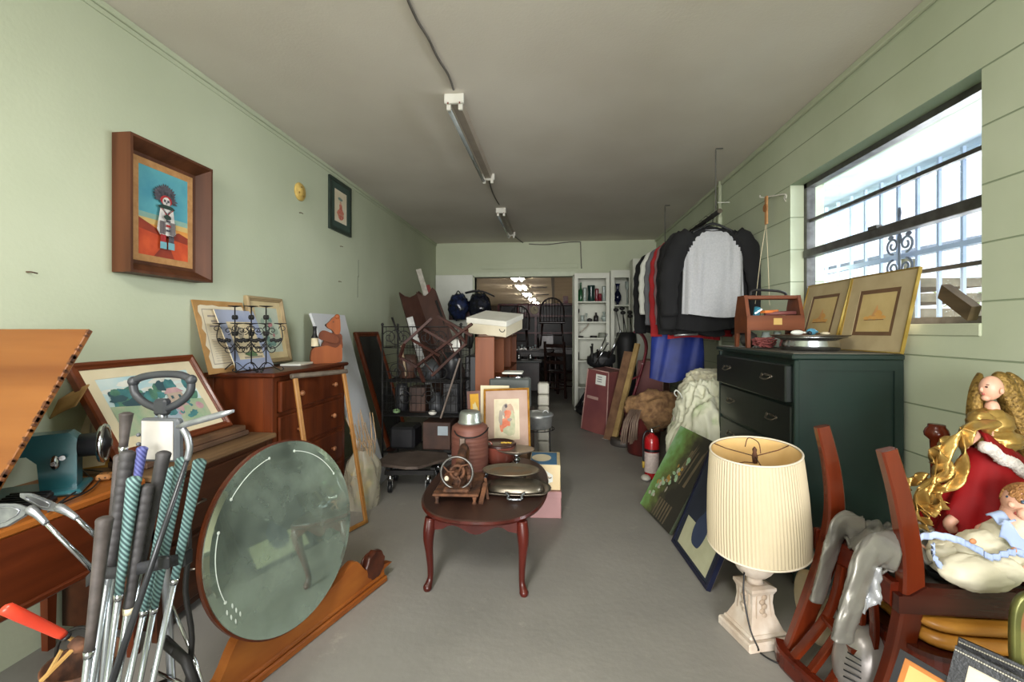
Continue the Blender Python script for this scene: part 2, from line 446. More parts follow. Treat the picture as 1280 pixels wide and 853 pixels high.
b = MB(); b.box((wx, WY0 + .02, 1.60), (wx + .004, WY1 - .03, WZ1 - .02)); b.build('pane', GL, w1)
b = MB(); b.box((wx + .008, WY0 + .02, WZ0 + .02), (wx + .012, WY1 - .03, 1.58)); b.build('pane', GL, w1)
b = MB(); b.box((XR - .006, WY0 - .0, WZ0 - .045), (XR + .09, WY1, WZ0 + .002), bevel=.004); b.build('window_sill', GREENWALL, w1)

# ---- iron security grille outside the window
grille = thing('security_grille', 'pale painted iron bar grille with scrollwork outside the window', 'window grille', (1.80, 2.34, 1.1))
GRM = mat('pale_bar_paint', '#a4b4d2', '#94a6c6', rough=0.5)
gx = 1.80
b = MB()
for z in (1.145, 1.50, 1.88): b.box((gx - .008, 1.60, z - .012), (gx + .008, 3.35, z + .012))
b.build('cross_rail', GRM, grille)
ys = [1.66 + i * 0.125 for i in range(14)]
for y in ys:
    b = MB(); b.box((gx - .007, y - .007, 1.1), (gx + .007, y + .007, 1.93)); b.build('bar', GRM, grille)
DGR = mat('dark_scroll_iron', '#5e6676', '#4b5262', rough=0.5)
b = MB()
cy = 2.50
for s in (-1, 1):
    for zc, zs in ((1.50, 1), (1.50, -1)):
        P = (Vector((0, s, 0)), Vector((0, 0, zs)))
        b.tube(spiral((gx - .02, cy + s * .045, zc + zs * .06), .045, .012, -PI / 2, 1.4, 22, plane=P), .006, 6)
        b.tube(spiral((gx - .02, cy + s * .035, zc + zs * .15), .035, .010, PI, 1.3, 20, plane=P), .005, 6)
        b.ell((gx - .02, cy + s * .06, zc + zs * .105), (.004, .022, .012), 8, 6)
for zs in (-1, 1):
    b.ell((gx - .02, cy, 1.5 + zs * .225), (.006, .014, .03), 8, 6)
    b.ell((gx - .02, cy, 1.5 + zs * .09), (.005, .018, .028), 8, 6)
b.tube([(gx - .02, cy, 1.27), (gx - .02, cy, 1.73)], .007, 6)
b.build('scroll_ornament', DGR, grille)

# ---- outside the window
b = MB(); b.box((XR + .2, -1.9, -.25), (40, 40, -.15)); struct(b, 'ground_side', mat('side_gravel', '#77786a', '#5a5e50', rough=.9, scale=5))
b = MB(); b.box((-14, -20, -.12), (14, Y0 - .15, -.02)); struct(b, 'ground', mat('bounce_gravel', '#cfccc0', '#b5b3a3', rough=0.9, scale=6))  # unseen pale apron added to bounce light in onto the ceiling
b = MB(); b.box((XR + .2, -1, 2.14), (2.35, 6, 2.2)); b.box((2.31, -1, 2.08), (2.36, 6, 2.2)); struct(b, 'trim_6', mat('eave_paint', '#a3afc2', '#8f9bb0', rough=0.6))
shed = thing('lumber_shed', 'open shed stacked with weathered boards seen through the window bars', 'shed', (4.3, 6.9, -.15))
SHW = wood('weathered_board', '#9a8f84', '#6e6760', axis='y', rough=0.8)
b = MB()
for k in range(8): b.box((3.8, 5.1, .45 + k * .16), (4.5, 8.9, .54 + k * .16))
b.build('board_stack', SHW, shed)
b = MB(); b.prism([(3.4, 1.82), (5.1, 2.15), (5.1, 2.23), (3.4, 1.90)], 4.4, frame_mat(Vector((0, 7.0, 0)), Vector((1, 0, 0)), Vector((0, 0, 1)), Vector((0, -1, 0)))); b.build('roof', mat('shed_tin', '#8f97a8', '#7b8496', rough=0.5), shed)
for y in (4.9, 9.1):
    b = MB(); b.box((3.5, y - .05, -.15), (3.6, y + .05, 1.83)); b.build('post', SHW, shed)
FOL = mat('pale_foliage', '#a9b56f', '#6f8447', rough=0.8, scale=9)  # pale yellowish green leaf colour
for i, (x, y, r, lb) in enumerate(((3.6, 3.1, .5, 'low pale green bush just outside the window'), (7.2, 7.2, 1.3, 'tall leafy bush beyond the shed outside the window'))):
    t = thing('bush', lb, 'bush', (x, y, -.15))
    rn = random.Random(i); b = MB()
    for k in range(420):
        d = Vector((rn.gauss(0, 1), rn.gauss(0, 1), rn.gauss(0, 1))).normalized() * r * rn.uniform(.6, 1)
        c = Vector((x, y, r * 1.05)) + d; a = Vector((rn.uniform(-1, 1), rn.uniform(-1, 1), rn.uniform(-1, 1))).normalized() * .09; e = a.orthogonal().normalized() * .025
        b.poly([c - a, c + e, c + a, c - e])
    b.build('foliage', FOL, t)
    b = MB(); b.tube([(x, y, -.15), (x + .05, y, r)], [.06, .03], 8); b.build('stem', SHW, t)

# ---- ceiling lights and cable
FIXW = mat('strip_light_enamel', '#c9c3ba', '#b8b1a7', rough=0.35)
TUBEG = mat('unlit_tube_glass', '#8f9494', '#7c8181', rough=0.15)
def strip_light(x, y0, y1, label):
    t = thing('strip_light', label, 'ceiling light', (x, (y0 + y1) / 2, ZC), 0, 'strip lights along the ceiling')
    b = MB(); b.prism([(-.034, 0), (-.024, -.04), (.024, -.04), (.034, 0)], y1 - y0 - .03, frame_mat(Vector((x, (y0 + y1) / 2, ZC)), Vector((1, 0, 0)), Vector((0, 0, 1)), Vector((0, -1, 0)))); b.build('channel', mat('strip_light_pan', '#a89c8e', '#9b8f82', rough=.4), t)
    for y, s in ((y0, 1), (y1, -1)):
        b = MB(); b.box((x - .055, y - .012, ZC - .055), (x + .055, y + .012, ZC), bevel=.004)
        for sx in (-1, 1): b.box((x + sx * .033 - .012, y - .01 + s * .014, ZC - .085), (x + sx * .033 + .012, y + .01 + s * .014, ZC - .045), bevel=.003)
        b.build('end_cap', WHITEM, t)
        b = MB()
        for sx in (-1, 1): b.box((x + sx * .033 - .004, y - .013, ZC - .06), (x + sx * .033 + .004, y - .0115, ZC - .05))
        b.build('lamp_holder', mat('red_contact', '#7b4038'), t)
    b = MB(); b.tube([(x - .036, y0 + .02, ZC - .068), (x - .036, y1 - .02, ZC - .068)], .0125, 12); b.build('tube', TUBEG, t)
    return t
strip_light(-.555, 2.45, 3.74, 'long bare fluorescent strip light on the ceiling nearest the camera')
nearl = strip_light(-.50, -.95, .30, 'unseen ceiling strip light behind the camera with an added fill lamp')
lamp = area('strip_fill_lamp', (-.50, -.3, ZC - .10), (0, 0, 0), .22, 1.2, 46, (1.0, .96, .90)); lamp.parent = nearl; lamp.location = (0, .02, -.10)  # added lamp for soft overhead fill, under the unseen fixture
strip_light(-.575, 4.80, 6.0, 'smaller looking fluorescent strip light on the ceiling near the back wall')
b = MB(); zc = ZC - .008
pth = [Zp(p[0], p[1], zc) for p in ((505, -12), (512, 5), (523, 28), (535, 47), (547, 72), (560, 93), (567, 112))]
b.tube(smooth_path(pth), .006, 8); solo(b, 'cable', mat('grey_cable', '#6a6560', '#5a5550', rough=.5), 'grey cable running over the ceiling into the near strip light', 'cable', pth[3])
b = MB(); pth = [Zp(p[0], p[1], zc) for p in ((611, 221), (613, 233), (618, 246), (624, 256))]
b.tube(smooth_path(pth), .006, 8); solo(b, 'cable', MATS['grey_cable'], 'short grey cable linking the two ceiling strip lights', 'cable', pth[1])
b = MB(); pth = [Zp(p[0], p[1], zc) for p in ((638, 288), (645, 297), (655, 304))] + [Vector((-.35, YB - .01, 2.395)), Vector((-.1, YB - .01, 2.385)), Vector((.15, YB - .01, 2.41)), Vector((.36, YB - .01, 2.415)), Vector((.385, YB - .012, 2.38)), Vector((.39, YB - .012, 2.2)), Vector((.40, YB - .012, 2.02))]
b.tube(smooth_path(pth), .007, 8); solo(b, 'cable', MATS['grey_cable'], 'grey cable sagging along the top of the back wall', 'cable', pth[3])

# ------------------------------------------------------------------ shop seen through the doorway
SZ = 2.72
b = MB(); b.box((-7, YB + .15, -.1), (1.9, 30, -.001)); struct(b, 'floor_shop', mat('shop_floor', '#8c8a84', '#7a7873', rough=.3, scale=2))
b = MB(); b.box((-7, YB + .15, SZ), (1.9, 30, SZ + .1)); struct(b, 'ceiling_shop', mat('shop_ceiling', '#e2d3b8', '#d6c5a8', rough=.9, scale=1))
b = MB(); b.box((-7, 30, 0), (1.9, 30.2, SZ)); b.box((-7.2, YB + .15, 0), (-7, 30, SZ)); b.box((1.9, YB + .15, 0), (2.0, 30, SZ))
b.box((-7, YB + .15, 0), (XL, YB + .25, SZ)); b.box((XR, YB + .15, 0), (1.9, YB + .25, SZ)); b.box((XL, YB + .15, ZC), (XR, YB + .25, SZ))
struct(b, 'wall_shop', mat('shop_wall', '#6e6254', '#5c5145', rough=.8, scale=1.5))
LIT = mat('lit_tube', '#fff8ee', '#fff6ea', emit=45, rough=.5)
plc = ['nearest', 'second from the front', 'middle', 'fourth from the front', 'farthest']
for i, (px, py) in enumerate(((646, 347), (652, 359.5), (659, 368.5), (665, 374.5), (670, 379))):
    c = Zp(px, py, SZ - .03)
    t = thing('shop_light', 'lit fluorescent fixture, %s in the row beyond the doorway' % plc[i], 'ceiling light', c, 0, 'lit fixtures in the shop beyond')
    b = MB(); b.box((c.x - .22, c.y - .75, SZ - .03), (c.x + .22, c.y + .75, SZ)); b.build('housing', WHITEM, t)
    for sx in (-.1, .1):
        b = MB(); b.tube([(c.x + sx, c.y - .7, SZ - .05), (c.x + sx, c.y + .7, SZ - .05)], .035, 8); b.build('tube', LIT, t)
b = MB(); b.box((-.1, 8, SZ - .05), (.0, 29, SZ)); struct(b, 'trim_7', mat('duct_trim', '#8d8475'))
for i, (px, py) in enumerate(((674, 359), (678, 368))):
    c = Zp(px, py, SZ)
    b = MB(); b.box((c.x - .3, c.y - .15, SZ - .02), (c.x + .3, c.y + .15, SZ)); 
    for k in range(4): b.box((c.x - .28, c.y - .13 + k * .07, SZ - .035), (c.x + .28, c.y - .11 + k * .07, SZ - .02))
    solo(b, 'ceiling_vent', mat('vent_dark', '#4d463c'), ('near', 'far')[i] + ' dark vent in the shop ceiling beyond the doorway', 'vent', c, 'vents in the shop ceiling')
DW = mat('shop_dark_wood', '#2a1712', '#180d0b', rough=.4, scale=12)
RW = mat('shop_red_wood', '#7a1f1c', '#5a1413', rough=.35, scale=12)
GLS = mat('glass_ware', '#c9d2d2', '#9aa4a4', rough=.12, metal=.2)
# red shelf with clocks, far
def box_thing(name, lo, hi, m, label, cat, group=None, bevel=.006):
    b = MB(); b.box(lo, hi, bevel=bevel); return solo(b, name, m, label, cat, ((lo[0] + hi[0]) / 2, (lo[1] + hi[1]) / 2, lo[2]), group)
t = thing('display_shelving', 'tall red wood display shelving in the shop, behind the bow-back chairs', 'shelving', (.2, 12.2, 0))
zs = (.5, 1.0, 1.45, 1.76)
for x in (-1.5, -.5, .6, 1.6):
    b = MB(); b.box((x - .03, 12.0, 0), (x + .03, 12.4, 1.78)); b.build('upright', RW if x < 1.5 else DW, t)
for z in zs:
    b = MB(); b.box((-1.5, 11.95, z), (1.6, 12.4, z + .05)); b.build('shelf', RW, t)
b = MB(); b.box((-1.5, 12.38, 0), (1.6, 12.41, 1.78)); b.build('back_panel', DW, t)
def clock(px, py, Y, w, h, face_m, label):
    c = Yp(px, py, Y); t = thing('mantel_clock', label, 'clock', (c.x, Y, c.z - h / 2), 0, 'clocks on the red shop shelf')
    b = MB(); b.box((c.x - w / 2, Y - .08, c.z - h / 2), (c.x + w / 2, Y + .08, c.z + h / 2), bevel=.02); b.box((c.x - w * .6, Y - .1, c.z - h / 2 - .001), (c.x + w * .6, Y + .1, c.z - h / 2 + .04)); b.build('case', RW, t)
    b = MB(); b.lathe([(w * .33, 0), (w * .33, .01), (w * .28, .02)], 20, frame_mat(Vector((c.x, Y - .08, c.z)), Vector((1, 0, 0)), Vector((0, 0, 1)), Vector((0, -1, 0)))); f = b.build('dial', face_m, t)
    b = MB(); b.box((c.x - .006, Y - .11, c.z), (c.x + .006, Y - .102, c.z + w * .22)); b.box((c.x, Y - .11, c.z - .006), (c.x + w * .16, Y - .102, c.z + .006)); b.build('hand', BLACKM, f)
clock(654, 387, 11.9, .30, .30, WHITEM, 'red mantel clock with white round dial, left one on the shop shelf')
clock(668, 388, 11.9, .34, .30, CREAM, 'red framed clock with cream dial, right one on the shop shelf')
box_thing('picture_box', (.55, 11.9, 1.80), (1.0, 12.1, 2.08), mat('teal_art', '#3f7f8a', '#8fb0a0', scale=6), 'teal patterned panel standing on the right end of the shop shelf', 'panel')
box_thing('picture_box', (.23, 11.9, 1.81), (.36, 12.0, 2.0), mat('pink_art', '#c47a86', '#e0c8c8', scale=9), 'small pink box standing beside the cream-dial clock', 'box')
# bow back chairs standing on dark tables
def bow_chair(px, py, Y, wpx, label, grp):
    c = Yp(px, py, Y); w = wpx * Y / FPX
    t = thing('bow_back_chair', label, 'chair', (c.x, Y, c.z), 0, grp)
    b = MB(); b.box((c.x - w / 2, Y - .42, c.z), (c.x + w / 2, Y + .02, c.z + .035), bevel=.012); b.build('seat', DW, t)
    h = .50; M = []
    bow = [(c.x - w * .46, Y, c.z + .03), (c.x - w * .46, Y + .04, c.z + h * .45)] + [(c.x + w * .46 * math.cos(PI - a * PI / 10), Y + .06 + .03 * math.sin(a * PI / 10), c.z + h * .5 + h * .5 * math.sin(a * PI / 10)) for a in range(11)] + [(c.x + w * .46, Y + .04, c.z + h * .45), (c.x + w * .46, Y, c.z + .03)]
    b = MB(); b.tube(bow, .016, 8); b.build('bow', DW, t)
    for k in range(7):
        q = (k - 3) / 4.0; zt = c.z + h * (.5 + .5 * math.sqrt(1 - q * q))
        b = MB(); b.tube([(c.x + q * w * .42, Y, c.z + .03), (c.x + q * w * .46, Y + .06, zt)], .007, 6); b.build('spindle', DW, t)
    for sx in (-1, 1):
        for yy in (-.36, -.04):
            b = MB(); b.tube([(c.x + sx * w * .36, Y + yy, c.z), (c.x + sx * w * .44, Y + yy * 1.08, c.z - .42)], [.018, .012], 8); b.build('leg', DW, t)
    b = MB(); b.tube([(c.x - w * .4, Y - .2, c.z - .22), (c.x + w * .4, Y - .2, c.z - .22)], .011, 6); b.build('stretcher', DW, t)
    return t
bow_chair(649, 413, 9.2, 27, 'bow-back spindle chair in the shop, left one behind the red clocks', 'bow-back chairs in the shop')
bow_chair(690, 405, 8.6, 32, 'taller bow-back spindle chair in the shop beside the right doorpost', 'bow-back chairs in the shop')
def dark_table(x0, x1, y0, y1, z, label, m=DW):
    t = thing('table', label, 'table', ((x0 + x1) / 2, (y0 + y1) / 2, 0))
    b = MB(); b.box((x0, y0, z - .04), (x1, y1, z), bevel=.01); b.build('tabletop', m, t)
    b = MB(); b.box((x0 + .05, y0 + .05, z - .13), (x1 - .05, y1 - .05, z - .04)); b.build('apron', m, t)
    for x in (x0 + .07, x1 - .07):
        for y in (y0 + .07, y1 - .07):
            b = MB(); b.lathe([(.02, 0), (.03, .05), (.018, .12), (.035, z * .5), (.022, z * .7), (.035, z - .13)], 10, Matrix.Translation((x, y, 0))); b.build('leg', m, t)
    return t
dark_table(-.75, -.02, 8.75, 9.5, .72, 'dark shop table stacked with glassware beyond the doorway')
dark_table(-.05, .62, 8.15, 8.9, .80, 'dark shop table under the taller bow-back chair')
# silver box cabinet and glass bits on the tables
box_thing('display_case', (-.30, 9.0, .722), (-.02, 9.35, 1.02), mat('frosted_case', '#7f7673', '#5f5755', rough=.3), 'pale display case standing on the dark shop table', 'display case')
rn = random.Random(8)
nth = ['leftmost', 'second from the left', 'third from the left', 'middle', 'third from the right', 'second from the right', 'rightmost']
for k in range(7):
    x = -.70 + k * .055; y = 8.83 + (k % 2) * .06; h = rn.uniform(.05, .10)
    b = MB(); b.lathe([(.016, 0), (.005, .02), (.005, h * .5), (.022, h * .7), (.018, h)], 10, Matrix.Translation((x, y, .722))); solo(b, 'glass_goblet', GLS, 'small clear goblet, %s in the row on the dark shop table' % nth[k], 'glass', (x, y, .722), 'goblets on the shop table')
t = thing('sideboard', 'low dark sideboard with pale runner in the shop beyond the doorway', 'sideboard', (-.5, 7.9, 0))
b = MB(); b.box((-.95, 7.7, .06), (-.25, 8.1, .55), bevel=.01); b.build('body', DW, t)
b = MB(); b.box((-.98, 7.67, .55), (-.22, 8.12, .58), bevel=.006); b.build('top', mat('runner_grey', '#6f7272', '#595c5c'), t)
for k in range(2):
    b = MB(); b.box((-.93 + k * .345, 7.69, .10), (-.61 + k * .345, 7.70, .50)); d = b.build('door', DW, t)
    b = MB(); b.ell((-.64 + k * .1, 7.685, .3), .012, 8, 6); b.build('knob', PEWTER, d)
for k, (x, lb) in enumerate(((-.80, 'left'), (-.62, 'middle'), (-.42, 'right'))):
    b = MB(); b.lathe([(.03, 0), (.045, .02), (.05, .05), (.02, .09), (.03, .11)], 14, Matrix.Translation((x, 7.85, .58))); solo(b, 'silver_cup', CHROME, lb + ' silver cup standing on the low shop sideboard', 'cup', (x, 7.85, .58), 'silver cups on the shop sideboard')
def slat_chair(x, y, rz, label):
    t = thing('dining_chair', label, 'chair', (x, y, 0), rz, 'dark dining chairs in the shop')
    R = WM[t]
    b = MB(R); b.box((-.2, -.2, .40), (.2, .2, .43), bevel=.01); b.build('seat', DW, t)
    for sx in (-.18, .18):
        b = MB(R); b.beam((sx, .18, 0), (sx, .24, .92), .035, .03); b.build('back_post', DW, t)
        b = MB(R); b.beam((sx, -.18, 0), (sx, -.18, .40), .035, .035); b.build('leg', DW, t)
    for z in (.55, .68, .82):
        b = MB(R); b.box((-.18, .19 + (z - .4) * .08, z), (.18, .205 + (z - .4) * .08, z + .06), bevel=.004); b.build('slat', DW, t)
    for z in (.15, .25):
        b = MB(R); b.beam((-.18, -.18, z), (.18, -.18, z), .02, .02); b.beam((-.18, .19, z), (.18, .19, z), .02, .02); b.build('stretcher', DW, t)
slat_chair(.12, 7.55, 2.6, 'dark ladder-back chair nearest the right doorpost in the shop')
slat_chair(-.12, 10.3, .4, 'dark ladder-back chair deeper in the shop behind the tables')

# ------------------------------------------------------------------ framed pictures
def framed(name, label, quad, fw, prof_kind, fmat, layers, art, group=None, thick=.02, cat='picture', back=None, glass=False):
    """quad: bl, br, tr, tl corners; layers: list of (width, material) mounts; art: function(mb, w, h) -> material list."""
    M, w, h = fit_rect(*quad)
    t = thing(name, label, cat, M.translation - M.col[1].to_3d() * h / 2, 0, group)
    b = MB(M)
    if prof_kind == 'deep': prof = [(0, -thick), (0, thick), (fw * .18, thick), (fw * .75, -thick * .3), (fw, -thick * .35), (fw, -thick)]
    elif prof_kind == 'flat': prof = [(0, -thick), (0, 0), (fw, 0), (fw, -.006)]
    else: prof = [(0, -thick), (0, .002), (fw * .15, .008), (fw * .5, .010), (fw * .7, .002), (fw * .9, .004), (fw, -.001), (fw, -.006)]
    b.rings(w, h, prof); b.build('frame', fmat, t)
    z = -thick * .35 if prof_kind == 'deep' else -.005
    ins = fw - .002
    for i, (lw, lm) in enumerate(layers):
        b = MB(M); b.rings(w, h, [(ins, z), (ins + lw, z), (ins + lw, z - .0015)]); b.build('mount', lm, t); ins += lw; z -= .0015
    b = MB(M @ Matrix.Translation((0, 0, z))); ms = art(b, w - 2 * ins, h - 2 * ins); b.build('artwork', ms, t)
    b = MB(M); b.box((-w / 2 + .004, -h / 2 + .004, -thick - .003), (w / 2 - .004, h / 2 - .004, -thick)); b.build('backing', back or TANMAT, t)
    return t
def P(name, c1, c2=None, scale=10, rough=.7, **k): return mat(name, c1, c2, scale=scale, rough=rough, **k)
SKYP = P('painted_teal_sky', '#5fa6ae', '#4690a4', 7); 
def art_figure(b, w, h):
    z = [0]
    def n(): z[0] += .0004; return z[0]
    b.rect(-w/2, -h/2, w/2, h/2, 0, 0)
    for k, (y0, y1) in enumerate(((-.22, -.02), (-.22, -.08), (-.22, -.14))): b.rect(-w/2, y0 * h, w/2, y1 * h, n(), 1 + k)
    b.poly([(-w/2, -h/2, n()), (w/2, -h/2, z[0]), (w/2, -.21 * h, z[0]), (w * .3, -.17 * h, z[0]), (.1 * w, -.22 * h, z[0]), (-.12 * w, -.19 * h, z[0]), (-.3 * w, -.14 * h, z[0]), (-w/2, -.09 * h, z[0])], 4)
    b.poly([(-w/2, -h/2, n()), (w/2, -h/2, z[0]), (w/2, -.29 * h, z[0]), (0, -.26 * h, z[0]), (-w/2, -.21 * h, z[0])], 5)
    b.poly([(-.22 * w, -h/2, n()), (.2 * w, -h/2, z[0]), (.10 * w, -.36 * h, z[0]), (-.04 * w, -.36 * h, z[0])], 4)
    rn = random.Random(2)
    for k in range(19):   # feather crown
        a = math.radians(-15 + 210 * k / 18); r = w * rn.uniform(.23, .28); c = (0, .20 * h)
        d = (math.cos(a), math.sin(a)); e = (-d[1] * .020, d[0] * .020)
        b.poly([(c[0] + d[0] * .01, c[1] + d[1] * .01, n()), (c[0] + d[0] * r * .7 + e[0] * .4, c[1] + d[1] * r * .7 + e[1] * .4, z[0]), (c[0] + d[0] * r, c[1] + d[1] * r, z[0]), (c[0] + d[0] * r * .7 - e[0] * .4, c[1] + d[1] * r * .7 - e[1] * .4, z[0])], 6)
    b.blob(0, .17 * h, .12 * w, .06 * h, n(), 7, jag=.05)      # red band
    b.blob(0, .155 * h, .08 * w, .055 * h, n(), 8, jag=.05)    # white face
    for sx in (-1, 1): b.rect(sx * .035 * w - .006, .15 * h, sx * .035 * w + .006, .18 * h, n(), 6)
    b.poly([(-.02 * w, .15 * h, n()), (.02 * w, .15 * h, z[0]), (0, .12 * h, z[0])], 6)
    b.blob(0, .085 * h, .17 * w, .035 * h, n(), 9, jag=.12)    # dark ruff
    b.poly([(-.13 * w, .07 * h, n()), (.13 * w, .07 * h, z[0]), (.19 * w, -.20 * h, z[0]), (.12 * w, -.24 * h, z[0]), (-.14 * w, -.24 * h, z[0]), (-.20 * w, -.18 * h, z[0])], 8)
    for sx in (-1, 1):
        b.poly([(sx * .13 * w, .07 * h, n()), (sx * .10 * w, .07 * h, z[0]), (0, -.02 * h, z[0]), (0, .01 * h, z[0])], 7)
        b.poly([(sx * .10 * w, .075 * h, n()), (sx * .08 * w, .075 * h, z[0]), (0, .0, z[0]), (0, .02 * h, z[0])], 6)
        b.rect(sx * .075 * w - .014, -.34 * h, sx * .075 * w + .014, -.235 * h, n(), 7 if sx < 0 else 6)
        b.rect(sx * .075 * w - .017, -.40 * h, sx * .075 * w + .017, -.32 * h, n(), 10)
        for k in range(4): b.rect(sx * (.05 + .03 * k) * w - .003, -.23 * h, sx * (.05 + .03 * k) * w + .003, -.08 * h, n(), 11)
    for k in range(4): b.rect(-.012, (-.03 - .055 * k) * h, .012, (-.005 - .055 * k) * h, n(), 6 if k % 2 else 7)
    b.blob(-.02 * w, -.03 * h, .07 * w, .03 * h, n(), 9, jag=.3)
    return [SKYP, P('haze_teal', '#8fb3a6'), P('haze_gold', '#d9b873'), P('glow_orange', '#e29a4a'), P('mesa_rust', '#9d3a20', '#7c2c1a'), P('desert_orange', '#d4572a', '#b53f1d', 14),
            P('feather_charcoal', '#2f2c33', '#57545c', 60), P('paint_red', '#a5282a'), P('paint_white', '#e2ddd6', '#bcb8b6', 30), P('ruff_green', '#22382f'), P('paint_aqua', '#7db6c0'), P('fringe_grey', '#6b6264')]
q = [Xp(147, 341, XL + .045), Xp(250, 356, XL + .045), Xp(254, 213, XL + .045), Xp(151, 166, XL + .045)]
q = [Vector((XL + .045, 1.665, 1.355)), Vector((XL + .045, 2.105, 1.355)), Vector((XL + .045, 2.105, 1.925)), Vector((XL + .045, 1.665, 1.925))]
framed('framed_painting', 'deep brown framed painting of a feather-crowned figure in a red desert on the left wall', q, .062, 'deep', wood('frame_walnut', '#6a3d27', '#472513', axis='z', rough=.55), [(.031, P('linen_liner', '#b98a58', '#a87a48', 40))], art_figure, thick=.042)

def art_small_figure(b, w, h):
    b.rect(-w/2, -h/2, w/2, h/2, 0, 0)
    b.blob(0, -.22 * h, .28 * w, .18 * h, .0005, 1, jag=.2); b.blob(0, -.02 * h, .13 * w, .13 * h, .001, 1, jag=.15)
    b.blob(-.02 * w, .13 * h, .08 * w, .05 * h, .0015, 2, jag=.1); b.blob(-.05 * w, .24 * h, .2 * w, .05 * h, .002, 3, jag=.15)
    b.rect(-.02 * w, .12 * h, 0, .3 * h, .0022, 3)
    for k in range(5): b.blob((-.2 + .1 * k) * w, -.25 * h, .03 * w, .03 * h, .0025, 2, jag=.3)
    return [PAPER, P('dress_coral', '#b9594a', '#cf8a74', 40), P('skin_wash', '#d8a98a'), P('parasol_sage', '#7f9285')]
y0, y1 = 3.42, 3.80
framed('framed_print', 'dark green framed print of a lady with a parasol high on the left wall', [Vector((XL + .02, y0, 1.93)), Vector((XL + .02, y1, 1.93)), Vector((XL + .02, y1, 2.36)), Vector((XL + .02, y0, 2.36))], .03, 'flat', P('frame_deep_green', '#28382f', '#1c2822', 12, .4), [(.055, P('mount_green', '#3a4c44', '#33443c'))], art_small_figure, thick=.018)

b = MB(frame_mat(Xp(374, 240, XL), Vector((0, 1, 0)), Vector((0, 0, 1)), Vector((1, 0, 0))))
b.lathe([(.062, 0), (.064, .008), (.058, .016), (.03, .016), (.028, .022), (.012, .022)], 28)
b.ell((.0, .03, .017), (.012, .008, .006), 8, 6, mi=1); b.ell((.02, -.03, .017), (.006, .01, .006), 8, 6, mi=1); b.ell((-.028, -.012, .017), (.006, .008, .006), 8, 6, mi=1)
solo(b, 'ceiling_rose', [mat('yellowed_plastic', '#d8b96a', '#c9a652', rough=.5, scale=30), mat('brown_screw', '#8a6a2c')], 'round yellowed plastic mounting disc on the left wall', 'detector base', Xp(374, 240, XL))

# ------------------------------------------------------------------ chest of drawers (left wall)
def knob(b, p, r, dx, n=12):
    b.lathe([(r * .45, 0), (r * .4, r * .5), (r * .9, r * .9), (r, r * 1.3), (r * .7, r * 1.8), (.001, r * 1.95)], n, frame_mat(Vector(p), Vector((0, 1, 0)), Vector((0, 0, 1)), Vector((dx, 0, 0))))
t = thing('chest_of_drawers', 'reddish wooden chest of four drawers with round knobs against the left green wall', 'chest of drawers', (-1.6, 2.545, 0))
b = MB(); b.box((-1.785, 2.155, .05), (-1.44, 2.935, .875)); b.box((-1.45, 2.155, .0), (-1.425, 2.19, .875), bevel=.003); b.box((-1.45, 2.90, .0), (-1.425, 2.935, .875), bevel=.003)
b.box((-1.475, 2.148, .0), (-1.425, 2.158, .875), bevel=.003); b.box((-1.785, 2.148, .0), (-1.745, 2.158, .875), bevel=.003)
for z in (.05, .235, .455, .655, .70, .855): pass
for z in (.055, .255, .465, .675, .86): b.box((-1.45, 2.18, z - .01), (-1.428, 2.91, z + .01))
b.build('carcass', WRED, t)
b = MB(); b.box((-1.795, 2.13, .873), (-1.405, 2.96, .897), bevel=.008); b.build('top', WREDY, t)
zz = [(.067, .243), (.267, .453), (.477, .663), (.687, .848)]
for k, (a, c) in enumerate(zz):
    b = MB(); b.box((-1.45, 2.20, a), (-1.418 if k != 3 else -1.41, 2.89, c), bevel=.006); d = b.build('drawer', WRED, t)
    for y in (2.36, 2.74):
        b = MB(); knob(b, (-1.416 if k != 3 else -1.408, y, (a + c) / 2), .016, 1); b.build('knob', mat('old_wood_knob', '#a8714b', '#7c4a2d', rough=.35, scale=30), d)

# low dark cabinet
t = thing('low_cabinet', 'low dark wooden cabinet under the leaning landscape print, beside the chest of drawers', 'cabinet', (-1.6, 1.78, 0))
b = MB(); b.box((-1.785, 1.47, .04), (-1.42, 2.125, .575)); b.box((-1.43, 1.47, 0), (-1.41, 1.50, .575)); b.box((-1.43, 2.095, 0), (-1.41, 2.125, .575)); b.build('carcass', WDARK, t)
b = MB(); b.box((-1.79, 1.455, .575), (-1.395, 2.14, .60), bevel=.006); b.build('top', wood('dusty_brown_top', '#8a6a50', '#5e432f', axis='y', rough=.6, coat=0), t)
for a, c in ((.07, .31), (.33, .55)):
    b = MB(); b.box((-1.425, 1.51, a), (-1.405, 2.085, c), bevel=.005); d = b.build('drawer', WDARK, t)
    for y in (1.64, 1.96):
        b = MB(); b.tube([(-1.405, y - .03, (a + c) / 2), (-1.385, y - .025, (a + c) / 2), (-1.385, y + .025, (a + c) / 2), (-1.405, y + .03, (a + c) / 2)], .005, 6); b.build('handle', PEWTER, d)

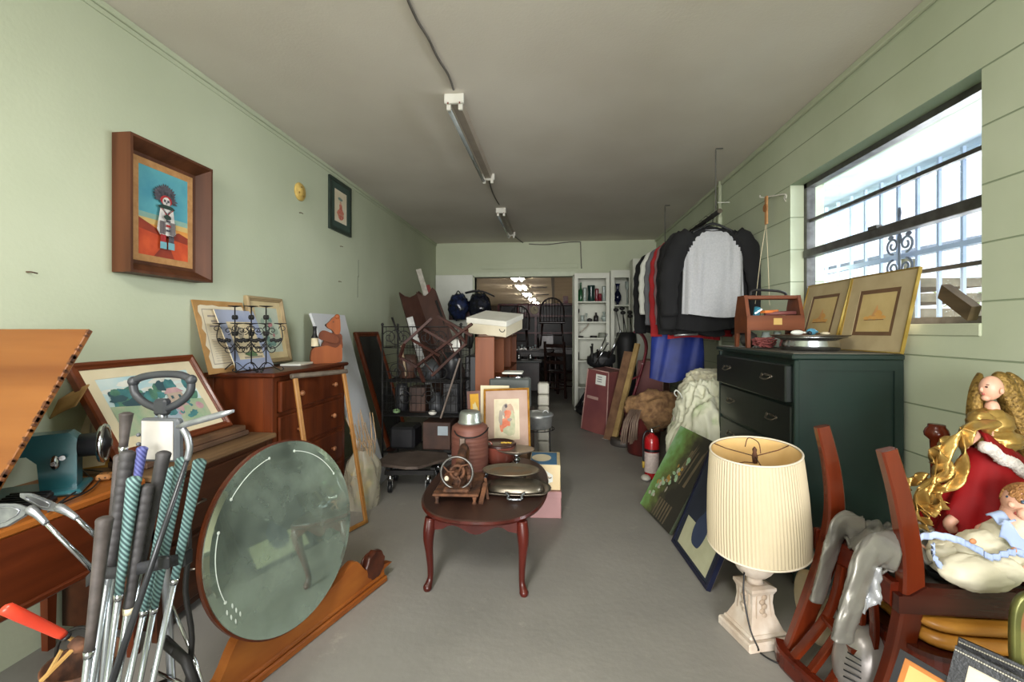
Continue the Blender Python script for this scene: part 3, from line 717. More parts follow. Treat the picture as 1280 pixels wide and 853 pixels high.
# sewing machine table with lid thrown open
t = thing('sewing_table', 'red brown sewing table with its orange wooden lid thrown open at the left edge', 'sewing table', (-1.6, 1.2, 0))
b = MB(); b.box((-1.785, .95, .575), (-1.42, 1.44, .60), bevel=.006); b.build('top', WORAY, t)
b = MB(); b.box((-1.44, .95, .38), (-1.42, 1.43, .575)); b.box((-1.785, .95, .38), (-1.44, .97, .575)); b.box((-1.785, 1.41, .38), (-1.44, 1.43, .575)); b.box((-1.447, .94, .365), (-1.412, 1.44, .385), bevel=.005); b.build('apron', WREDY, t)
for x in (-1.765, -1.44):
    for y in (.965, 1.41):
        b = MB(); b.beam((x, y, .38), (x, y, 0), .035, .035, taper=.7); b.build('leg', WRED, t)
LID = wood('lid_maple', '#a86a38', '#7a431f', axis='x', scale=2.2, rough=.38, coat=.3)
b = MB()
pA, pB = Vector((-1.415, .955, .605)), Vector((-1.415, 1.247, 1.118))
d = (pB - pA); nrm = Vector((0, -d.z, d.y)).normalized()
b.M = frame_mat(pA, Vector((-1, 0, 0)), d.normalized(), Vector((-1, 0, 0)).cross(d.normalized()))
rn = random.Random(1)
L = d.length
b.box((0, 0, -.008), (.375, L, .008), bevel=.002)
for k in range(60):   # chipped veneer along the edge
    y = rn.uniform(.0, L); s = rn.uniform(.004, .012); b.box((-.0035, y, -.009), (.001 + rn.uniform(0, .006), y + s, -.0), mi=1)
b.build('lid', [LID, mat('bare_dark_edge', '#3b2012', '#6e4020', scale=60)], t)
b = MB()
for y, in ((1.335,), (1.348,), (1.362,), (1.325,)): b.box((-1.4205, y, .50), (-1.4185, y + .003, .585))
b.build('scratch', mat('deep_scratch', '#2c120a'), t)

# teal sewing machine on it
TEAL = mat('teal_machine_enamel', '#2f6a72', '#24565f', rough=.3, scale=6, coat=.5)
o = Zp(84, 613, .602); dirx = Vector((-.80, -.60, 0)).normalized()
M = frame_mat(Vector((o.x, o.y, .602)), dirx, Vector((0, 0, 1)), dirx.cross(Vector((0, 0, 1))))
t = thing('sewing_machine', 'teal enamelled electric sewing machine on the table under the open lid', 'sewing machine', (o.x, o.y, .602))
b = MB(M)
arm = [(-.03, .015), (.055, .015), (.062, .10), (.085, .125), (.20, .125), (.205, .05), (.245, .05), (.25, .17), (.235, .185), (-.01, .190), (-.03, .17)]
b.prism(arm, .062); b.build('body', TEAL, t)
b = MB(M); b.box((-.05, 0, -.075), (.26, .016, .075), bevel=.006); b.build('base_plate', TEAL, t)
b = MB(M); WM_ = frame_mat(Vector((-.03, .14, 0)), Vector((0, 0, 1)), Vector((0, 1, 0)), Vector((-1, 0, 0)))
b.lathe([(.030, 0), (.03, .03), (.03, .045), (.060, .05), (.064, .060), (.060, .068), (.052, .064), (.05, .058)], 28, WM_); b.build('hand_wheel', [CHROME], t)
b = MB(M); b.lathe([(.036, .0), (.038, .040), (.050, .052), (.048, .064), (.02, .072), (.012, .08)], 24, WM_); b.build('wheel_hub', BLACKP, t)
b = MB(M); b.ell((.02, .10, -.036), (.012, .024, .006), 12, 8); b.tube([(.02, .10, -.036), (.02, .10, -.055)], .006, 8); b.tube([(.0, .115, -.036), (.0, .115, -.05)], .008, 8); b.build('stitch_dial', CHROME, t)
b = MB(M); b.tube([(.225, .05, 0), (.225, .012, 0)], .006, 8); b.box((.215, .014, -.012), (.24, .018, .012)); b.build('presser_foot', STEEL, t)
b = MB()
for k in range(3): p = Zp(60 + k * 18, 625 - k * 4, .605); 
b.tube(smooth_path([Zp(70, 632, .612), Zp(84, 622, .620), Zp(98, 612, .61), Zp(112, 598, .61), Zp(104, 588, .612), Zp(128, 590, .61)]), .0028, 6)
b.tube(smooth_path([Zp(60, 640, .608), Zp(80, 628, .61), Zp(105, 617, .61), Zp(118, 608, .61), Zp(125, 600, .61)]), .0028, 6)
solo(b, 'machine_cord', BLACKP, 'tangled black cords on the sewing table beside the teal machine', 'cord', Zp(90, 620, .605))
p = Zp(131, 600, .602); b = MB(loc_rot((p.x, p.y, .604), .5)); b.box((-.02, -.02, 0), (.02, .02, .02), bevel=.005)
for k in (-.008, .008): b.box((k - .002, -.0215, .008), (k + .002, -.0195, .012), mi=1); b.box((k - .002, -.004, .0195), (k + .002, .004, .0205), mi=1)
solo(b, 'outlet_block', [mat('tan_bakelite', '#c08a58', '#a9713f', rough=.4), BLACKP], 'small tan power outlet block at the corner of the sewing table', 'power outlet', p)
# dark accessories in front of machine
p = Zp(28, 636, .602)
t = thing('foot_pedal', 'black ribbed foot pedal lying on the sewing table below the teal machine', 'pedal', (p.x, p.y, .602))
b = MB(loc_rot((p.x, p.y, .602), .3)); b.box((-.06, -.045, 0), (.06, .045, .02), bevel=.006); b.build('base', BLACKP, t)
b = MB(loc_rot((p.x, p.y, .615), .3, .18)); b.box((-.055, -.04, 0), (.055, .04, .016), bevel=.005)
for k in range(6): b.box((-.05, -.036 + k * .013, .016), (.05, -.030 + k * .013, .019))
b.build('tread', BLACKP, t)
# framed thing and cardboard behind the machine
def art_plain(b, w, h): b.rect(-w/2, -h/2, w/2, h/2, 0, 0); b.blob(0, 0, w * .25, h * .2, .0006, 1, jag=.4); return [PAPER, P('pale_sketch', '#b9b2a2')]
q = [p - Vector((0, 0, .045)) for p in (Yp(100, 573, 1.50), Yp(150, 566, 1.56), Yp(128, 478, 1.60), Yp(70, 486, 1.55))]
framed('framed_print', 'small gilt framed print tucked between the landscape print and the teal machine', q, .012, 'flat', WGOLD, [(.05, CREAM)], art_plain, thick=.012)
b = MB(); b.grid(lambda u, v: Yp(52 + u * 42 + v * 6, 530 - u * 22 - v * 26, 1.44) + Vector((0, .03 * v, .006 * math.sin(u * 3))), 6, 4)
for o_ in [(0)]: pass
o = solo(b, 'card_flap', mat('brown_card', '#b08a58', '#987040', rough=.85), 'torn brown cardboard flap standing behind the teal sewing machine', 'cardboard', Yp(75, 520, 1.44)); sm = o.modifiers.new('s', 'SOLIDIFY'); sm.thickness = .004

# landscape print leaning on the low cabinet
def art_landscape(b, w, h):
    b.rect(-w/2, -h/2, w/2, h/2, 0, 0)
    rn = random.Random(5); z = .0003
    for k in range(10): b.blob(rn.uniform(-.4, .4) * w, rn.uniform(.15, .42) * h, rn.uniform(.06, .14) * w, .05 * h, z, 1, seed=k); z += .00008
    for k in range(22): b.blob(rn.uniform(-.42, .42) * w, rn.uniform(.0, .26) * h, rn.uniform(.04, .09) * w, rn.uniform(.05, .12) * h, z, 2 + k % 3, seed=k); z += .00008
    b.poly([(-w/2, -h/2, z), (w/2, -h/2, z), (w/2, -.12 * h, z), (.1 * w, -.02 * h, z), (-.2 * w, -.05 * h, z), (-w/2, .02 * h, z)], 5); z += .0002
    b.poly([(-.32 * w, -h/2, z), (.12 * w, -h/2, z), (.16 * w, -.1 * h, z), (.02 * w, -.04 * h, z)], 6); z += .0002
    for k in range(22): b.blob(rn.uniform(-.1, .44) * w, rn.uniform(-.42, -.05) * h, rn.uniform(.02, .06) * w, rn.uniform(.03, .08) * h, z, (7, 2, 5, 7)[k % 4], seed=k); z += .00008
    b.rect(.10 * w, -.12 * h, .28 * w, .08 * h, z, 8)
    b.poly([(.07 * w, .08 * h, z), (.31 * w, .08 * h, z), (.24 * w, .18 * h, z), (.14 * w, .18 * h, z)], 7)
    for x in (.13, .22): b.rect(x * w, -.03 * h, (x + .03) * w, .03 * h, z + .0002, 4)
    return [P('print_sky', '#a9cdd6', '#d4dfdc', 5), P('print_cloud', '#e4e4dc'), P('print_tree_blue', '#4f8a8c', '#3b6d74', 25), P('print_tree_green', '#5d8c74', '#466f60', 25), P('print_shadow', '#3c5a63'), P('print_meadow', '#8fae8e', '#b7b99c', 14), P('print_path', '#b7c0c8', '#9aa9b9'), P('print_pink', '#b98c97', '#c9a6a4', 30), P('print_wall', '#c4b09f')]
q = [Vector((-1.56, 1.50, .662)), Vector((-1.56, 2.105, .655)), Vector((-1.765, 1.97, .995)), Vector((-1.765, 1.43, .985))]
framed('framed_landscape_print', 'large wooden framed print of a blue green wooded landscape leaning above the low cabinet', q, .032, 'mould', wood('frame_redwood', '#8a4426', '#5e2b17', axis='y', rough=.35, coat=.3), [(.045, CREAM)], art_landscape)
b = MB(); b.box((-1.66, 1.52, .602), (-1.50, 2.08, .625), bevel=.004); b.box((-1.65, 1.54, .625), (-1.51, 2.07, .650), bevel=.003, mi=1)
solo(b, 'flat_box', [mat('grey_board', '#5f4634', '#4a3628'), mat('brown_board', '#6a4c34', '#523a26')], 'flat stacked boards under the leaning landscape print', 'box', (-1.58, 1.8, .602))

# ------------------------------------------------------------------ things on the chest of drawers
def art_certificate(b, w, h):
    b.rect(-w/2, -h/2, w/2, h/2, 0, 0)
    # torn parchment sheet with printed lines
    rn = random.Random(9)
    pts = []
    for k in range(12): pts.append((-.42 * w + rn.uniform(-.012, .012), (-.42 + .84 * k / 11) * h, .001))
    for k in range(8): pts.append(((-.38 + .8 * k / 7) * w, .43 * h + rn.uniform(-.006, .006), .001))
    for k in range(12): pts.append((.46 * w + rn.uniform(-.01, .01), (.42 - .84 * k / 11) * h, .001))
    for k in range(8): pts.append(((.42 - .8 * k / 7) * w, -.43 * h + rn.uniform(-.008, .008), .001))
    b.poly(pts[::-1], 1)
    b.rings(w * .76, h * .76, [(0, .0015), (.004, .0015)], 2)
    for k in range(3): b.rect((-.30 + .05 * (k == 1)) * w, (.27 - .07 * k) * h, (.30 - .05 * (k == 1)) * w, (.295 - .07 * k) * h, .0016, 2)
    for k in range(13): b.rect(-.31 * w, (.06 - .033 * k) * h, (.31 - .05 * ((k * 7) % 4)) * w, (.064 - .033 * k) * h, .0016, 2)
    return [mat('kraft_board', '#b48a57', '#a07844', rough=.8), PAPER, P('faded_print', '#9a9088')]
q = [Vector((-1.70, 2.10, .899)), Vector((-1.70, 2.43, .899)), Vector((-1.79, 2.42, 1.275)), Vector((-1.79, 2.03, 1.265))]
M, w, h = fit_rect(*q)
t = thing('parchment_document', 'torn parchment document on kraft board leaning on the wall behind the candle holders', 'document', (-1.72, 2.25, .898))
b = MB(M); b.box((-w/2, -h/2, -.006), (w/2, h/2, 0)); b.build('backing', mat('kraft_board', '#b48a57', '#a07844', rough=.8), t)
b = MB(M @ Matrix.Translation((0, 0, .0005))); ms = art_certificate(b, w, h); b.build('artwork', ms, t)

def art_blue(b, w, h):
    b.rect(-w/2, -h/2, w/2, h/2, 0, 0); b.rect(-.33 * w, -.33 * h, .33 * w, .30 * h, .0004, 1)
    b.blob(.02 * w, -.25 * h, .16 * w, .05 * h, .0008, 2, jag=.4); b.blob(-.1 * w, .12 * h, .1 * w, .1 * h, .0008, 3, jag=.4)
    b.rect(-.2 * w, -.32 * h, .28 * w, -.29 * h, .0009, 3)
    return [P('mount_lavender', '#8f9ab8', '#a3a9bd', 4), P('paper_warm', '#dccba6'), P('sketch_green', '#5d7a52'), P('sketch_grey', '#9b917e')]
q = [Vector((-1.635, 2.20, .905)), Vector((-1.635, 2.49, .905)), Vector((-1.765, 2.47, 1.225)), Vector((-1.765, 2.15, 1.225))]
M, w, h = fit_rect(*q)
t = thing('mounted_print', 'unframed print in a lavender blue mount leaning behind the candle holders', 'picture', (-1.68, 2.34, .9))
b = MB(M); b.box((-w/2, -h/2, -.005), (w/2, h/2, 0)); b.build('backing', CREAM, t)
b = MB(M @ Matrix.Translation((0, 0, .0005))); ms = art_blue(b, w, h); b.build('artwork', ms, t)

def art_flowers(b, w, h):
    b.rect(-w/2, -h/2, w/2, h/2, 0, 0); rn = random.Random(3)
    for k in range(14): b.blob(rn.uniform(-.25, .3) * w, rn.uniform(-.35, .3) * h, .09 * w, .07 * h, .0003 + k * .0001, 1 + k % 2, seed=k)
    for k in range(5): b.blob(rn.uniform(-.1, .2) * w, rn.uniform(-.15, .15) * h, .05 * w, .04 * h, .002 + k * .0001, 3, seed=k)
    return [P('flower_ground', '#b8bfae', '#a9b29f'), P('leaf_teal', '#60807a', '#7a9a8c', 20), P('leaf_pale', '#93a594'), P('bloom_rose', '#b5797e')]
q = [Vector((-1.715, 2.49, .92)), Vector((-1.715, 2.83, .92)), Vector((-1.785, 2.75, 1.315)), Vector((-1.785, 2.40, 1.315))]
framed('framed_flower_print', 'pale wood framed floral print leaning on the wall behind the candle holders', q, .028, 'mould', wood('limed_wood', '#bfa586', '#9b8164', axis='y', rough=.55, coat=0), [(.04, P('mount_straw', '#cdb98d'))], art_flowers)
b = MB(loc_rot((-1.60, 2.66, .899), .15)); b.box((-.06, -.10, 0), (.06, .10, .012), bevel=.002); b.box((-.058, -.098, .002), (.061, .099, .010), mi=1)
solo(b, 'thin_book', [WHITE, PAPER], 'thin white booklet lying flat on the chest of drawers', 'book', (-1.60, 2.66, .899))

def candle_holder(x, y, rz, sc, label):
    t = thing('candle_holder', label, 'candle holder', (x, y, .898), rz, 'black iron candle holders')
    M = WM[t] @ Matrix.Scale(sc, 4)
    b = MB(M)
    for k in range(3):
        a = k * 2 * PI / 3 + .5; d = Vector((math.cos(a), math.sin(a), 0))
        b.tube(smooth_path([Vector((0, 0, .05)), d * .02 + Vector((0, 0, .042)), d * .045 + Vector((0, 0, .018)), d * .07 + Vector((0, 0, .004)), d * .085 + Vector((0, 0, .010)), d * .078 + Vector((0, 0, .02))], 3), .0028, 6)
    b.build('foot', BLACKM, t)
    b = MB(M); b.tube([(0, 0, .04), (0, 0, .335)], .0032, 8); b.lathe([(.002, .335), (.006, .338), (.032, .342), (.033, .345), (.001, .343)], 18)
    for z in (.20, .285): 
        for k in range(4): a = k * PI / 2; b.ell((.008 * math.cos(a), .008 * math.sin(a), z), (.007, .007, .013), 6, 5)
    b.build('stem', BLACKM, t)
    for s in (-1, 1):
        b = MB(M)
        pl = (Vector((s, 0, 0)), Vector((0, 0, 1)))
        def pp(u, v): return Vector((s * u, 0, v))
        b.tube(smooth_path([pp(0, .15), pp(.02, .125), pp(.05, .13), pp(.075, .165), pp(.078, .20), pp(.068, .245)], 4), .0026, 6)
        b.tube(spiral((s * .028, 0, .12), .026, .006, PI * .6, 1.3, 18, plane=pl), .0024, 6)
        b.tube(spiral((s * .03, 0, .215), .020, .005, -PI / 2, -1.2, 16, plane=pl), .0022, 6)
        b.tube(spiral((s * .078, 0, .225), .018, .005, PI, -1.1, 14, plane=pl), .0022, 6)
        for k in range(5): b.ell((s * (.025 + .011 * k), 0, .165 + .004 * math.sin(k * 2)), (.009, .006, .010), 6, 5)
        b.lathe([(.002, .245), (.005, .248), (.030, .252), (.031, .255), (.001, .253)], 16, Matrix.Translation((s * .068, 0, 0)))
        b.build('arm', BLACKM, t)
    return t
candle_holder(-1.655, 2.185, .75, 1.0, 'scrolled black iron candle holder, left of the three on the chest of drawers')
candle_holder(-1.575, 2.20, 1.0, 1.0, 'scrolled black iron candle holder, middle of the three on the chest of drawers')
candle_holder(-1.50, 2.21, .35, 1.0, 'scrolled black iron candle holder, right of the three on the chest of drawers')

# carved wooden bear holding a bottle
c = Vector((-1.50, 2.84, .898))
dx = Vector((.80, .60, 0)).normalized()
M = frame_mat(c, dx, Vector((0, 0, 1)), dx.cross(Vector((0, 0, 1))))
BEARM = wood('bear_wood', '#a85a30', '#8a4423', axis='z', rough=.5, coat=0)
t = thing('wooden_bear', 'carved orange brown wooden bear hugging a small bottle on the chest of drawers', 'figurine', c)
def rounded(pts, k=4): 
    P_ = [Vector((x, y, 0)) for x, y in pts]; n = len(P_); out = []
    for i in range(n):
        p0, p1, p2, p3 = P_[i-1], P_[i], P_[(i+1) % n], P_[(i+2) % n]
        for j in range(k):
            tt = j / k; q = 0.5 * ((2*p1) + (p2-p0)*tt + (2*p0-5*p1+4*p2-p3)*tt*tt + (3*p1-p0-3*p2+p3)*tt**3); out.append((q.x, q.y))
    return out
b = MB(M); b.prism(rounded([(-.095, .005), (-.10, .06), (-.085, .10), (-.04, .11), (0, .115), (.05, .10), (.085, .12), (.09, .03), (.07, .003), (-.03, 0)]), .06, mi=0); b.build('legs', BEARM, t)
b = MB(M); b.prism(rounded([(-.03, .10), (.085, .09), (.092, .15), (.085, .19), (.04, .20), (0, .185), (-.02, .15)]), .045); b.build('torso', wood('bear_dark', '#7a3a1e', '#5a2812', axis='z', rough=.5, coat=0), t)
b = MB(M); b.prism(rounded([(-.005, .255), (.015, .275), (.035, .30), (.06, .315), (.075, .30), (.08, .26), (.078, .20), (.05, .19), (.03, .215), (.0, .235)]), .05); b.ell((.06, .306, .02), (.018, .018, .012), 10, 8); h_ = b.build('head', BEARM, t)
b = MB(M); b.ell((-.004, .25, 0), (.010, .010, .014), 10, 8); b.ell((.035, .272, .026), (.004, .004, .003), 8, 6); b.build('nose', BLACKP, h_)
b = MB(M); b.prism(rounded([(-.055, .165), (-.05, .20), (-.02, .215), (.05, .18), (.07, .15), (.05, .13), (0, .14), (-.03, .15)]), .024, Matrix.Translation((0, 0, .034))); b.build('arm', MATS['bear_dark'], t)
c2 = M @ Vector((-.075, .10, .0))
t = thing('small_bottle', 'small dark bottle with cream label held in the wooden bear\'s arms', 'bottle', c2)
b = MB(Matrix.Translation(c2)); b.lathe([(.020, 0), (.022, .01), (.022, .07), (.014, .085), (.011, .10), (.011, .13), (.013, .132), (.013, .142), (.004, .143)], 18); b.build('glass', BLACKP, t)
b = MB(Matrix.Translation(c2)); b.lathe([(.0225, .012), (.0225, .065)], 18, cap=False); b.build('label', CREAM, t)

# ------------------------------------------------------------------ round mirror on its wooden stand
bd = Vector((.23, .973, 0)).normalized(); lean = math.radians(9)
nv = Vector((bd.y, -bd.x, 0)); up = (Vector((0, 0, math.cos(lean))) - nv * math.sin(lean))
mc = Vector((-.90, 1.45, .428)); M = frame_mat(mc, bd, up, bd.cross(up)); R = .303
t = thing('round_mirror', 'large round dusty mirror with etched edge propped on a carved wooden base on the floor', 'mirror', (mc.x + .05, mc.y, 0))
MIR = bpy.data.materials.new('dusty_mirror_glass'); MIR.use_nodes = True; nt = MIR.node_tree; bs = nt.nodes['Principled BSDF']
tc = nt.nodes.new('ShaderNodeTexCoord'); n = nt.nodes.new('ShaderNodeTexNoise'); n.inputs['Scale'].default_value = 6; n.inputs['Detail'].default_value = 9
nt.links.new(tc.outputs['Object'], n.inputs[0]); r_ = nt.nodes.new('ShaderNodeValToRGB'); r_.color_ramp.elements[0].position = .35; r_.color_ramp.elements[1].position = .7
r_.color_ramp.elements[0].color = (.22, .22, .22, 1); r_.color_ramp.elements[1].color = (.62, .62, .62, 1)
nt.links.new(n.outputs[0], r_.inputs[0]); df = nt.nodes.new('ShaderNodeBsdfDiffuse'); df.inputs[0].default_value = (*lin('#8f9d90'), 1)
bs.inputs['Base Color'].default_value = (*lin('#b9cfc4'), 1); bs.inputs['Metallic'].default_value = 1; bs.inputs['Roughness'].default_value = .04
mx = nt.nodes.new('ShaderNodeMixShader'); nt.links.new(r_.outputs[0], mx.inputs[0]); nt.links.new(bs.outputs[0], mx.inputs[1]); nt.links.new(df.outputs[0], mx.inputs[2]); nt.links.new(mx.outputs[0], nt.nodes['Material Output'].inputs[0])
b = MB(M); b.lathe([(R, -.003), (R, .003), (R - .018, .004), (.001, .0041)], 72, mi=0, smooth=False); b.build('glass', MIR, t)
b = MB(M); b.lathe([(R + .004, -.02), (R + .006, -.004), (R + .001, -.002), (.001, -.003)], 72, smooth=False); b.lathe([(R + .004, -.022), (.001, -.022)], 72, smooth=False)
for a in (.2, 1.2, 2.3, 3.4, 4.4): pass
b.build('backing', WREDY, t)
ETCH = mat('etched_line', '#dfe6df', '#cfd6cf', rough=.9)
b = MB(M)
for a0, a1 in ((.5, 1.35), (1.75, 2.4), (2.75, 3.5)):
    b = MB(M); b.tube(arc((0, 0, .0045), R - .035, a0, a1, 18, 'xy'), .0014, 4); b.build('etching', ETCH, t)
for a in (1.35, 1.75, 2.4, 2.75, .5, 3.5):
    c = Vector(((R - .035) * math.cos(a), (R - .035) * math.sin(a), .0045)); b = MB(M); b.ell(c, (.005, .005, .0006), 8, 4); b.build('etched_dot', ETCH, t)
for a in (3.6, 3.68, 3.76):
    for s in (-1, 1): c = Vector(((R - .035 + s * .01) * math.cos(a), (R - .035 + s * .01) * math.sin(a), .0045)); b = MB(M); b.ell(c, (.003, .008, .0005), 8, 4); b.build('etched_leaf', ETCH, t)
# base: long plinth with upswept ends and a scroll block
BL = .80
bb = Vector((.296, .955, 0)).normalized(); bo = Vector((-.812, 1.945, 0)); Mb = frame_mat(bo, -bb, Vector((0, 0, 1)), (-bb).cross(Vector((0, 0, 1))))
prof = rounded([(.0, .055), (.02, .08), (.07, .085), (.12, .11), (.17, .17), (.22, .165), (.28, .14), (.40, .125), (.52, .135), (.58, .165), (.64, .20), (.69, .17), (.74, .09), (.80, .055)], 3)
prof = prof[:-3] + [(.80, .0), (.0, .0)]
b = MB(Mb @ Matrix.Translation((0, 0, -.045))); b.prism(prof, .035, mi=0); b.build('base_board', WORAY, t)
b = MB(Mb); b.box((-.01, 0, -.075), (.83, .028, .0), bevel=.006); b.box((0, .028, -.068), (.82, .045, -.008), bevel=.005); b.build('plinth', WORAY, t)
b = MB(Mb @ Matrix.Translation((.055, .10, -.045)))
b.lathe([(.055, -.02), (.058, -.01), (.058, .01), (.05, .018), (.045, .012), (.02, .012), (.015, .02), (.001, .02)], 28, wob=lambda a, j: 1 + .06 * math.sin(a * 9)); b.tube(spiral((0, 0, .022), .048, .008, 0, 1.6, 34, plane=(Vector((1, 0, 0)), Vector((0, 1, 0)))), .006, 6)
b.build('scroll', mat('carved_walnut', '#5a2a17', '#35150b', rough=.35, scale=14), t)

# ------------------------------------------------------------------ thin wooden frame, white board, bag
q = [Vector((-1.185, 2.12, 0.012)), Vector((-1.115, 2.44, 0.012)), Vector((-1.20, 2.62, .86)), Vector((-1.375, 2.27, .87))]
M, w, h = fit_rect(*q)
t = thing('open_frame', 'tall empty wooden frame with dark top bar leaning on the chest of drawers', 'frame', (-1.15, 2.28, 0))
for s in (-1, 1):
    b = MB(M); b.box((s * (w/2 - .012) - .013, -h/2, -.008), (s * (w/2 - .012) + .013, h/2, .008), bevel=.004)
    for k in range(5): b.ell((s * (w/2 - .012), -h/2 + .15 + k * .14, .008), .004, 6, 4)
    b.build('stile', wood('frame_oak', '#c08a50', '#9c6430', axis='z', rough=.45), t)
b = MB(M); b.box((-w/2 - .012, h/2 - .01, -.014), (w/2 + .015, h/2 + .016, .014), bevel=.006); b.build('top_bar', mat('weathered_bar', '#6e6152', '#4c4136', scale=18, rough=.6), t)
b = MB(M); b.box((-w/2, -h/2, -.008), (w/2, -h/2 + .022, .008), bevel=.004); b.build('bottom_bar', MATS['frame_oak'], t)

wb = [Vector((-1.242, 2.99, 0)), Vector((-1.262, 3.268, 0)), Vector((-1.755, 3.60, 1.235)), Vector((-1.75, 3.07, 1.235))]
nn = (wb[1] - wb[0]).cross(wb[3] - wb[0]).normalized() * .009
b = MB(); i0 = [b.pt(p - nn) for p in wb]; i1 = [b.pt(p + nn) for p in wb]; b.face(i0[::-1]); b.face(i1)
for k in range(4): b.face([i0[k], i0[(k+1) % 4], i1[(k+1) % 4], i1[k]])
solo(b, 'white_board', mat('white_melamine', '#cfd0d3', '#c6c7cb', rough=.4, scale=2), 'long plain white board leaning against the left wall behind the wooden bear', 'board', (-1.25, 3.1, 0))

bc = Vector((-1.21, 2.74, 0))
t = thing('plastic_bag', 'cloudy plastic bag of yellow bits standing between the empty frame and the white board', 'bag', bc)
b = MB(Matrix.Translation(bc))
def bagf(u, v):
    a = u * 2 * PI; r = (.085 + .02 * math.sin(v * 3)) * (1 - .45 * max(0, v - .75) / .25) * (1 + .09 * math.sin(a * 5 + v * 7) + .05 * math.sin(a * 11))
    return Vector((r * math.cos(a), r * 1.1 * math.sin(a), v * .36))
b.grid(bagf, 40, 18, wrap=True)
b.build('film', mat('cloudy_film', '#cfc9b4', '#bdb59b', rough=.25, alpha=.45, scale=6), t)
b = MB(Matrix.Translation(bc)); rn = random.Random(7)
for k in range(60):
    a = rn.uniform(0, 2 * PI); r = rn.uniform(0, .065); b.ell((r * math.cos(a), r * math.sin(a), rn.uniform(.015, .26)), rn.uniform(.012, .024), 7, 5, mi=k % 3)
o = b.build('contents', [mat('bits_yellow', '#c9b04e', '#a88d33'), mat('bits_straw', '#c9b89a', '#a8916b'), mat('bits_green', '#8f9a60', '#737e48')], t); o['kind'] = 'stuff'
b = MB(Matrix.Translation(bc + Vector((0.02, .0, .30)))); rn = random.Random(3)
for k in range(26):
    a = rn.uniform(0, 6.3); p0 = Vector((.05 * math.cos(a), .05 * math.sin(a), 0)); p1 = p0 + Vector((rn.uniform(-.07, .0), rn.uniform(-.03, .05), rn.uniform(.10, .30)))
    b.tube([p0, (p0 + p1) / 2 + Vector((.012, .01, 0)), p1], .0022, 5)
solo(b, 'raffia_bundle', mat('raffia', '#c4a57e', '#a5845a'), 'tan raffia sticking up out of the cloudy plastic bag', 'raffia', bc + Vector((0, 0, .3)), kind='stuff')

# ------------------------------------------------------------------ golf cart and clubs
t = thing('golf_cart', 'grey handled golf pull cart with white score card holder strapped around the clubs', 'golf cart', (-.74, .98, 0))
hc = Yp(203, 487, 1.0)
def hp(px, py, y=1.0): return Yp(px, py, y)
b = MB()
b.tube(smooth_path([hp(166, 477), hp(180, 471), hp(203, 468), hp(226, 469), hp(239, 475)], 5), .0088, 10)
b.tube(smooth_path([hp(166, 478), hp(169, 492), hp(180, 503), hp(195, 510), hp(203, 512), hp(212, 510), hp(228, 501), hp(238, 489), hp(239, 476)], 4), [.009] * 33, 10)
for p in (hp(167, 477), hp(239, 475)): b.ell(p, .0125, 12, 8)
b.box(hp(203, 508) - Vector((.017, .012, .022)), hp(203, 508) + Vector((.017, .012, .018)), bevel=.006)
b.build('handle', mat('grey_handle_plastic', '#35383c', '#2a2c30', rough=.45), t)
b = MB(); b.tube([hp(203, 512), hp(204, 530), hp(206, 700, 1.02), hp(215, 860, 1.05), Vector((-.70, 1.1, .12))], .010, 10); b.build('shaft', STEEL, t)
b = MB(); c = Yp(203, 550, .985); b.box(c - Vector((.05, .012, .05)), c + Vector((.05, .010, .052)), bevel=.006)
for k in range(3): b.ell(c + Vector((-.048, -.014, -.03 + k * .022)), .005, 8, 6)
h_ = b.build('card_holder', mat('holder_grey', '#5a5e62', '#4a4d51', rough=.4), t)
b = MB(); b.box(c - Vector((.040, .0145, .043)), c + Vector((.040, -.0125, .047))); b.rect
b.build('score_card', mat('score_card_paper', '#b9b5af', '#b0aca4', rough=.7), h_)
# strap ring and lower tubular legs
b = MB(); sp = [Yp(107, 728, .86), Yp(120, 719, .80), Yp(150, 716, .785), Yp(185, 709, .785), Yp(215, 702, .80), Yp(236, 697, .87)]
n_ = len(sp); b.grid(lambda u, v: (lambda P_: P_)(smooth_path(sp, 5)[min(int(u * 25), 25)] + Vector((0, 0, -.011 + .022 * v))), 25, 1)
o = b.build('strap', mat('black_webbing', '#26272a', '#191a1c', rough=.7, scale=80), t); sm = o.modifiers.new('s', 'SOLIDIFY'); sm.thickness = .004
b = MB(); c = Yp(206, 703, .787); b.box(c - Vector((.012, .006, .012)), c + Vector((.012, .004, .012)), bevel=.003); b.build('buckle', BLACKP, t); b = MB(); c = Yp(234, 698, .845); b.box(c - Vector((.006, .012, .014)), c + Vector((.004, .012, .016)), bevel=.003); b.build('buckle', BLACKP, t)
b = MB(); b.tube(smooth_path([Yp(236, 650, 1.05), Yp(236, 690, 1.0), Yp(232, 740, .98), Yp(240, 800, .98), Yp(232, 870, .98)], 4), .006, 8)
b.tube([Yp(205, 800, 1.0), Yp(232, 826, .95), Yp(250, 870, .95)], .011, 8); b.tube([Yp(230, 826, .97), Yp(206, 805, .97)], .009, 8); b.build('lower_arm', BLACKM, t)
b = MB(); b.tube([Yp(213, 752, 1.05), Yp(246, 832, 1.0), Yp(262, 880, 1.0)], .0042, 8); b.tube([Yp(190, 838, 1.05), Yp(250, 866, 1.0)], .0042, 8); b.tube([Yp(200, 802, 1.0), Yp(226, 822, .98)], .004, 8); b.build('spoke', CHROME, t)
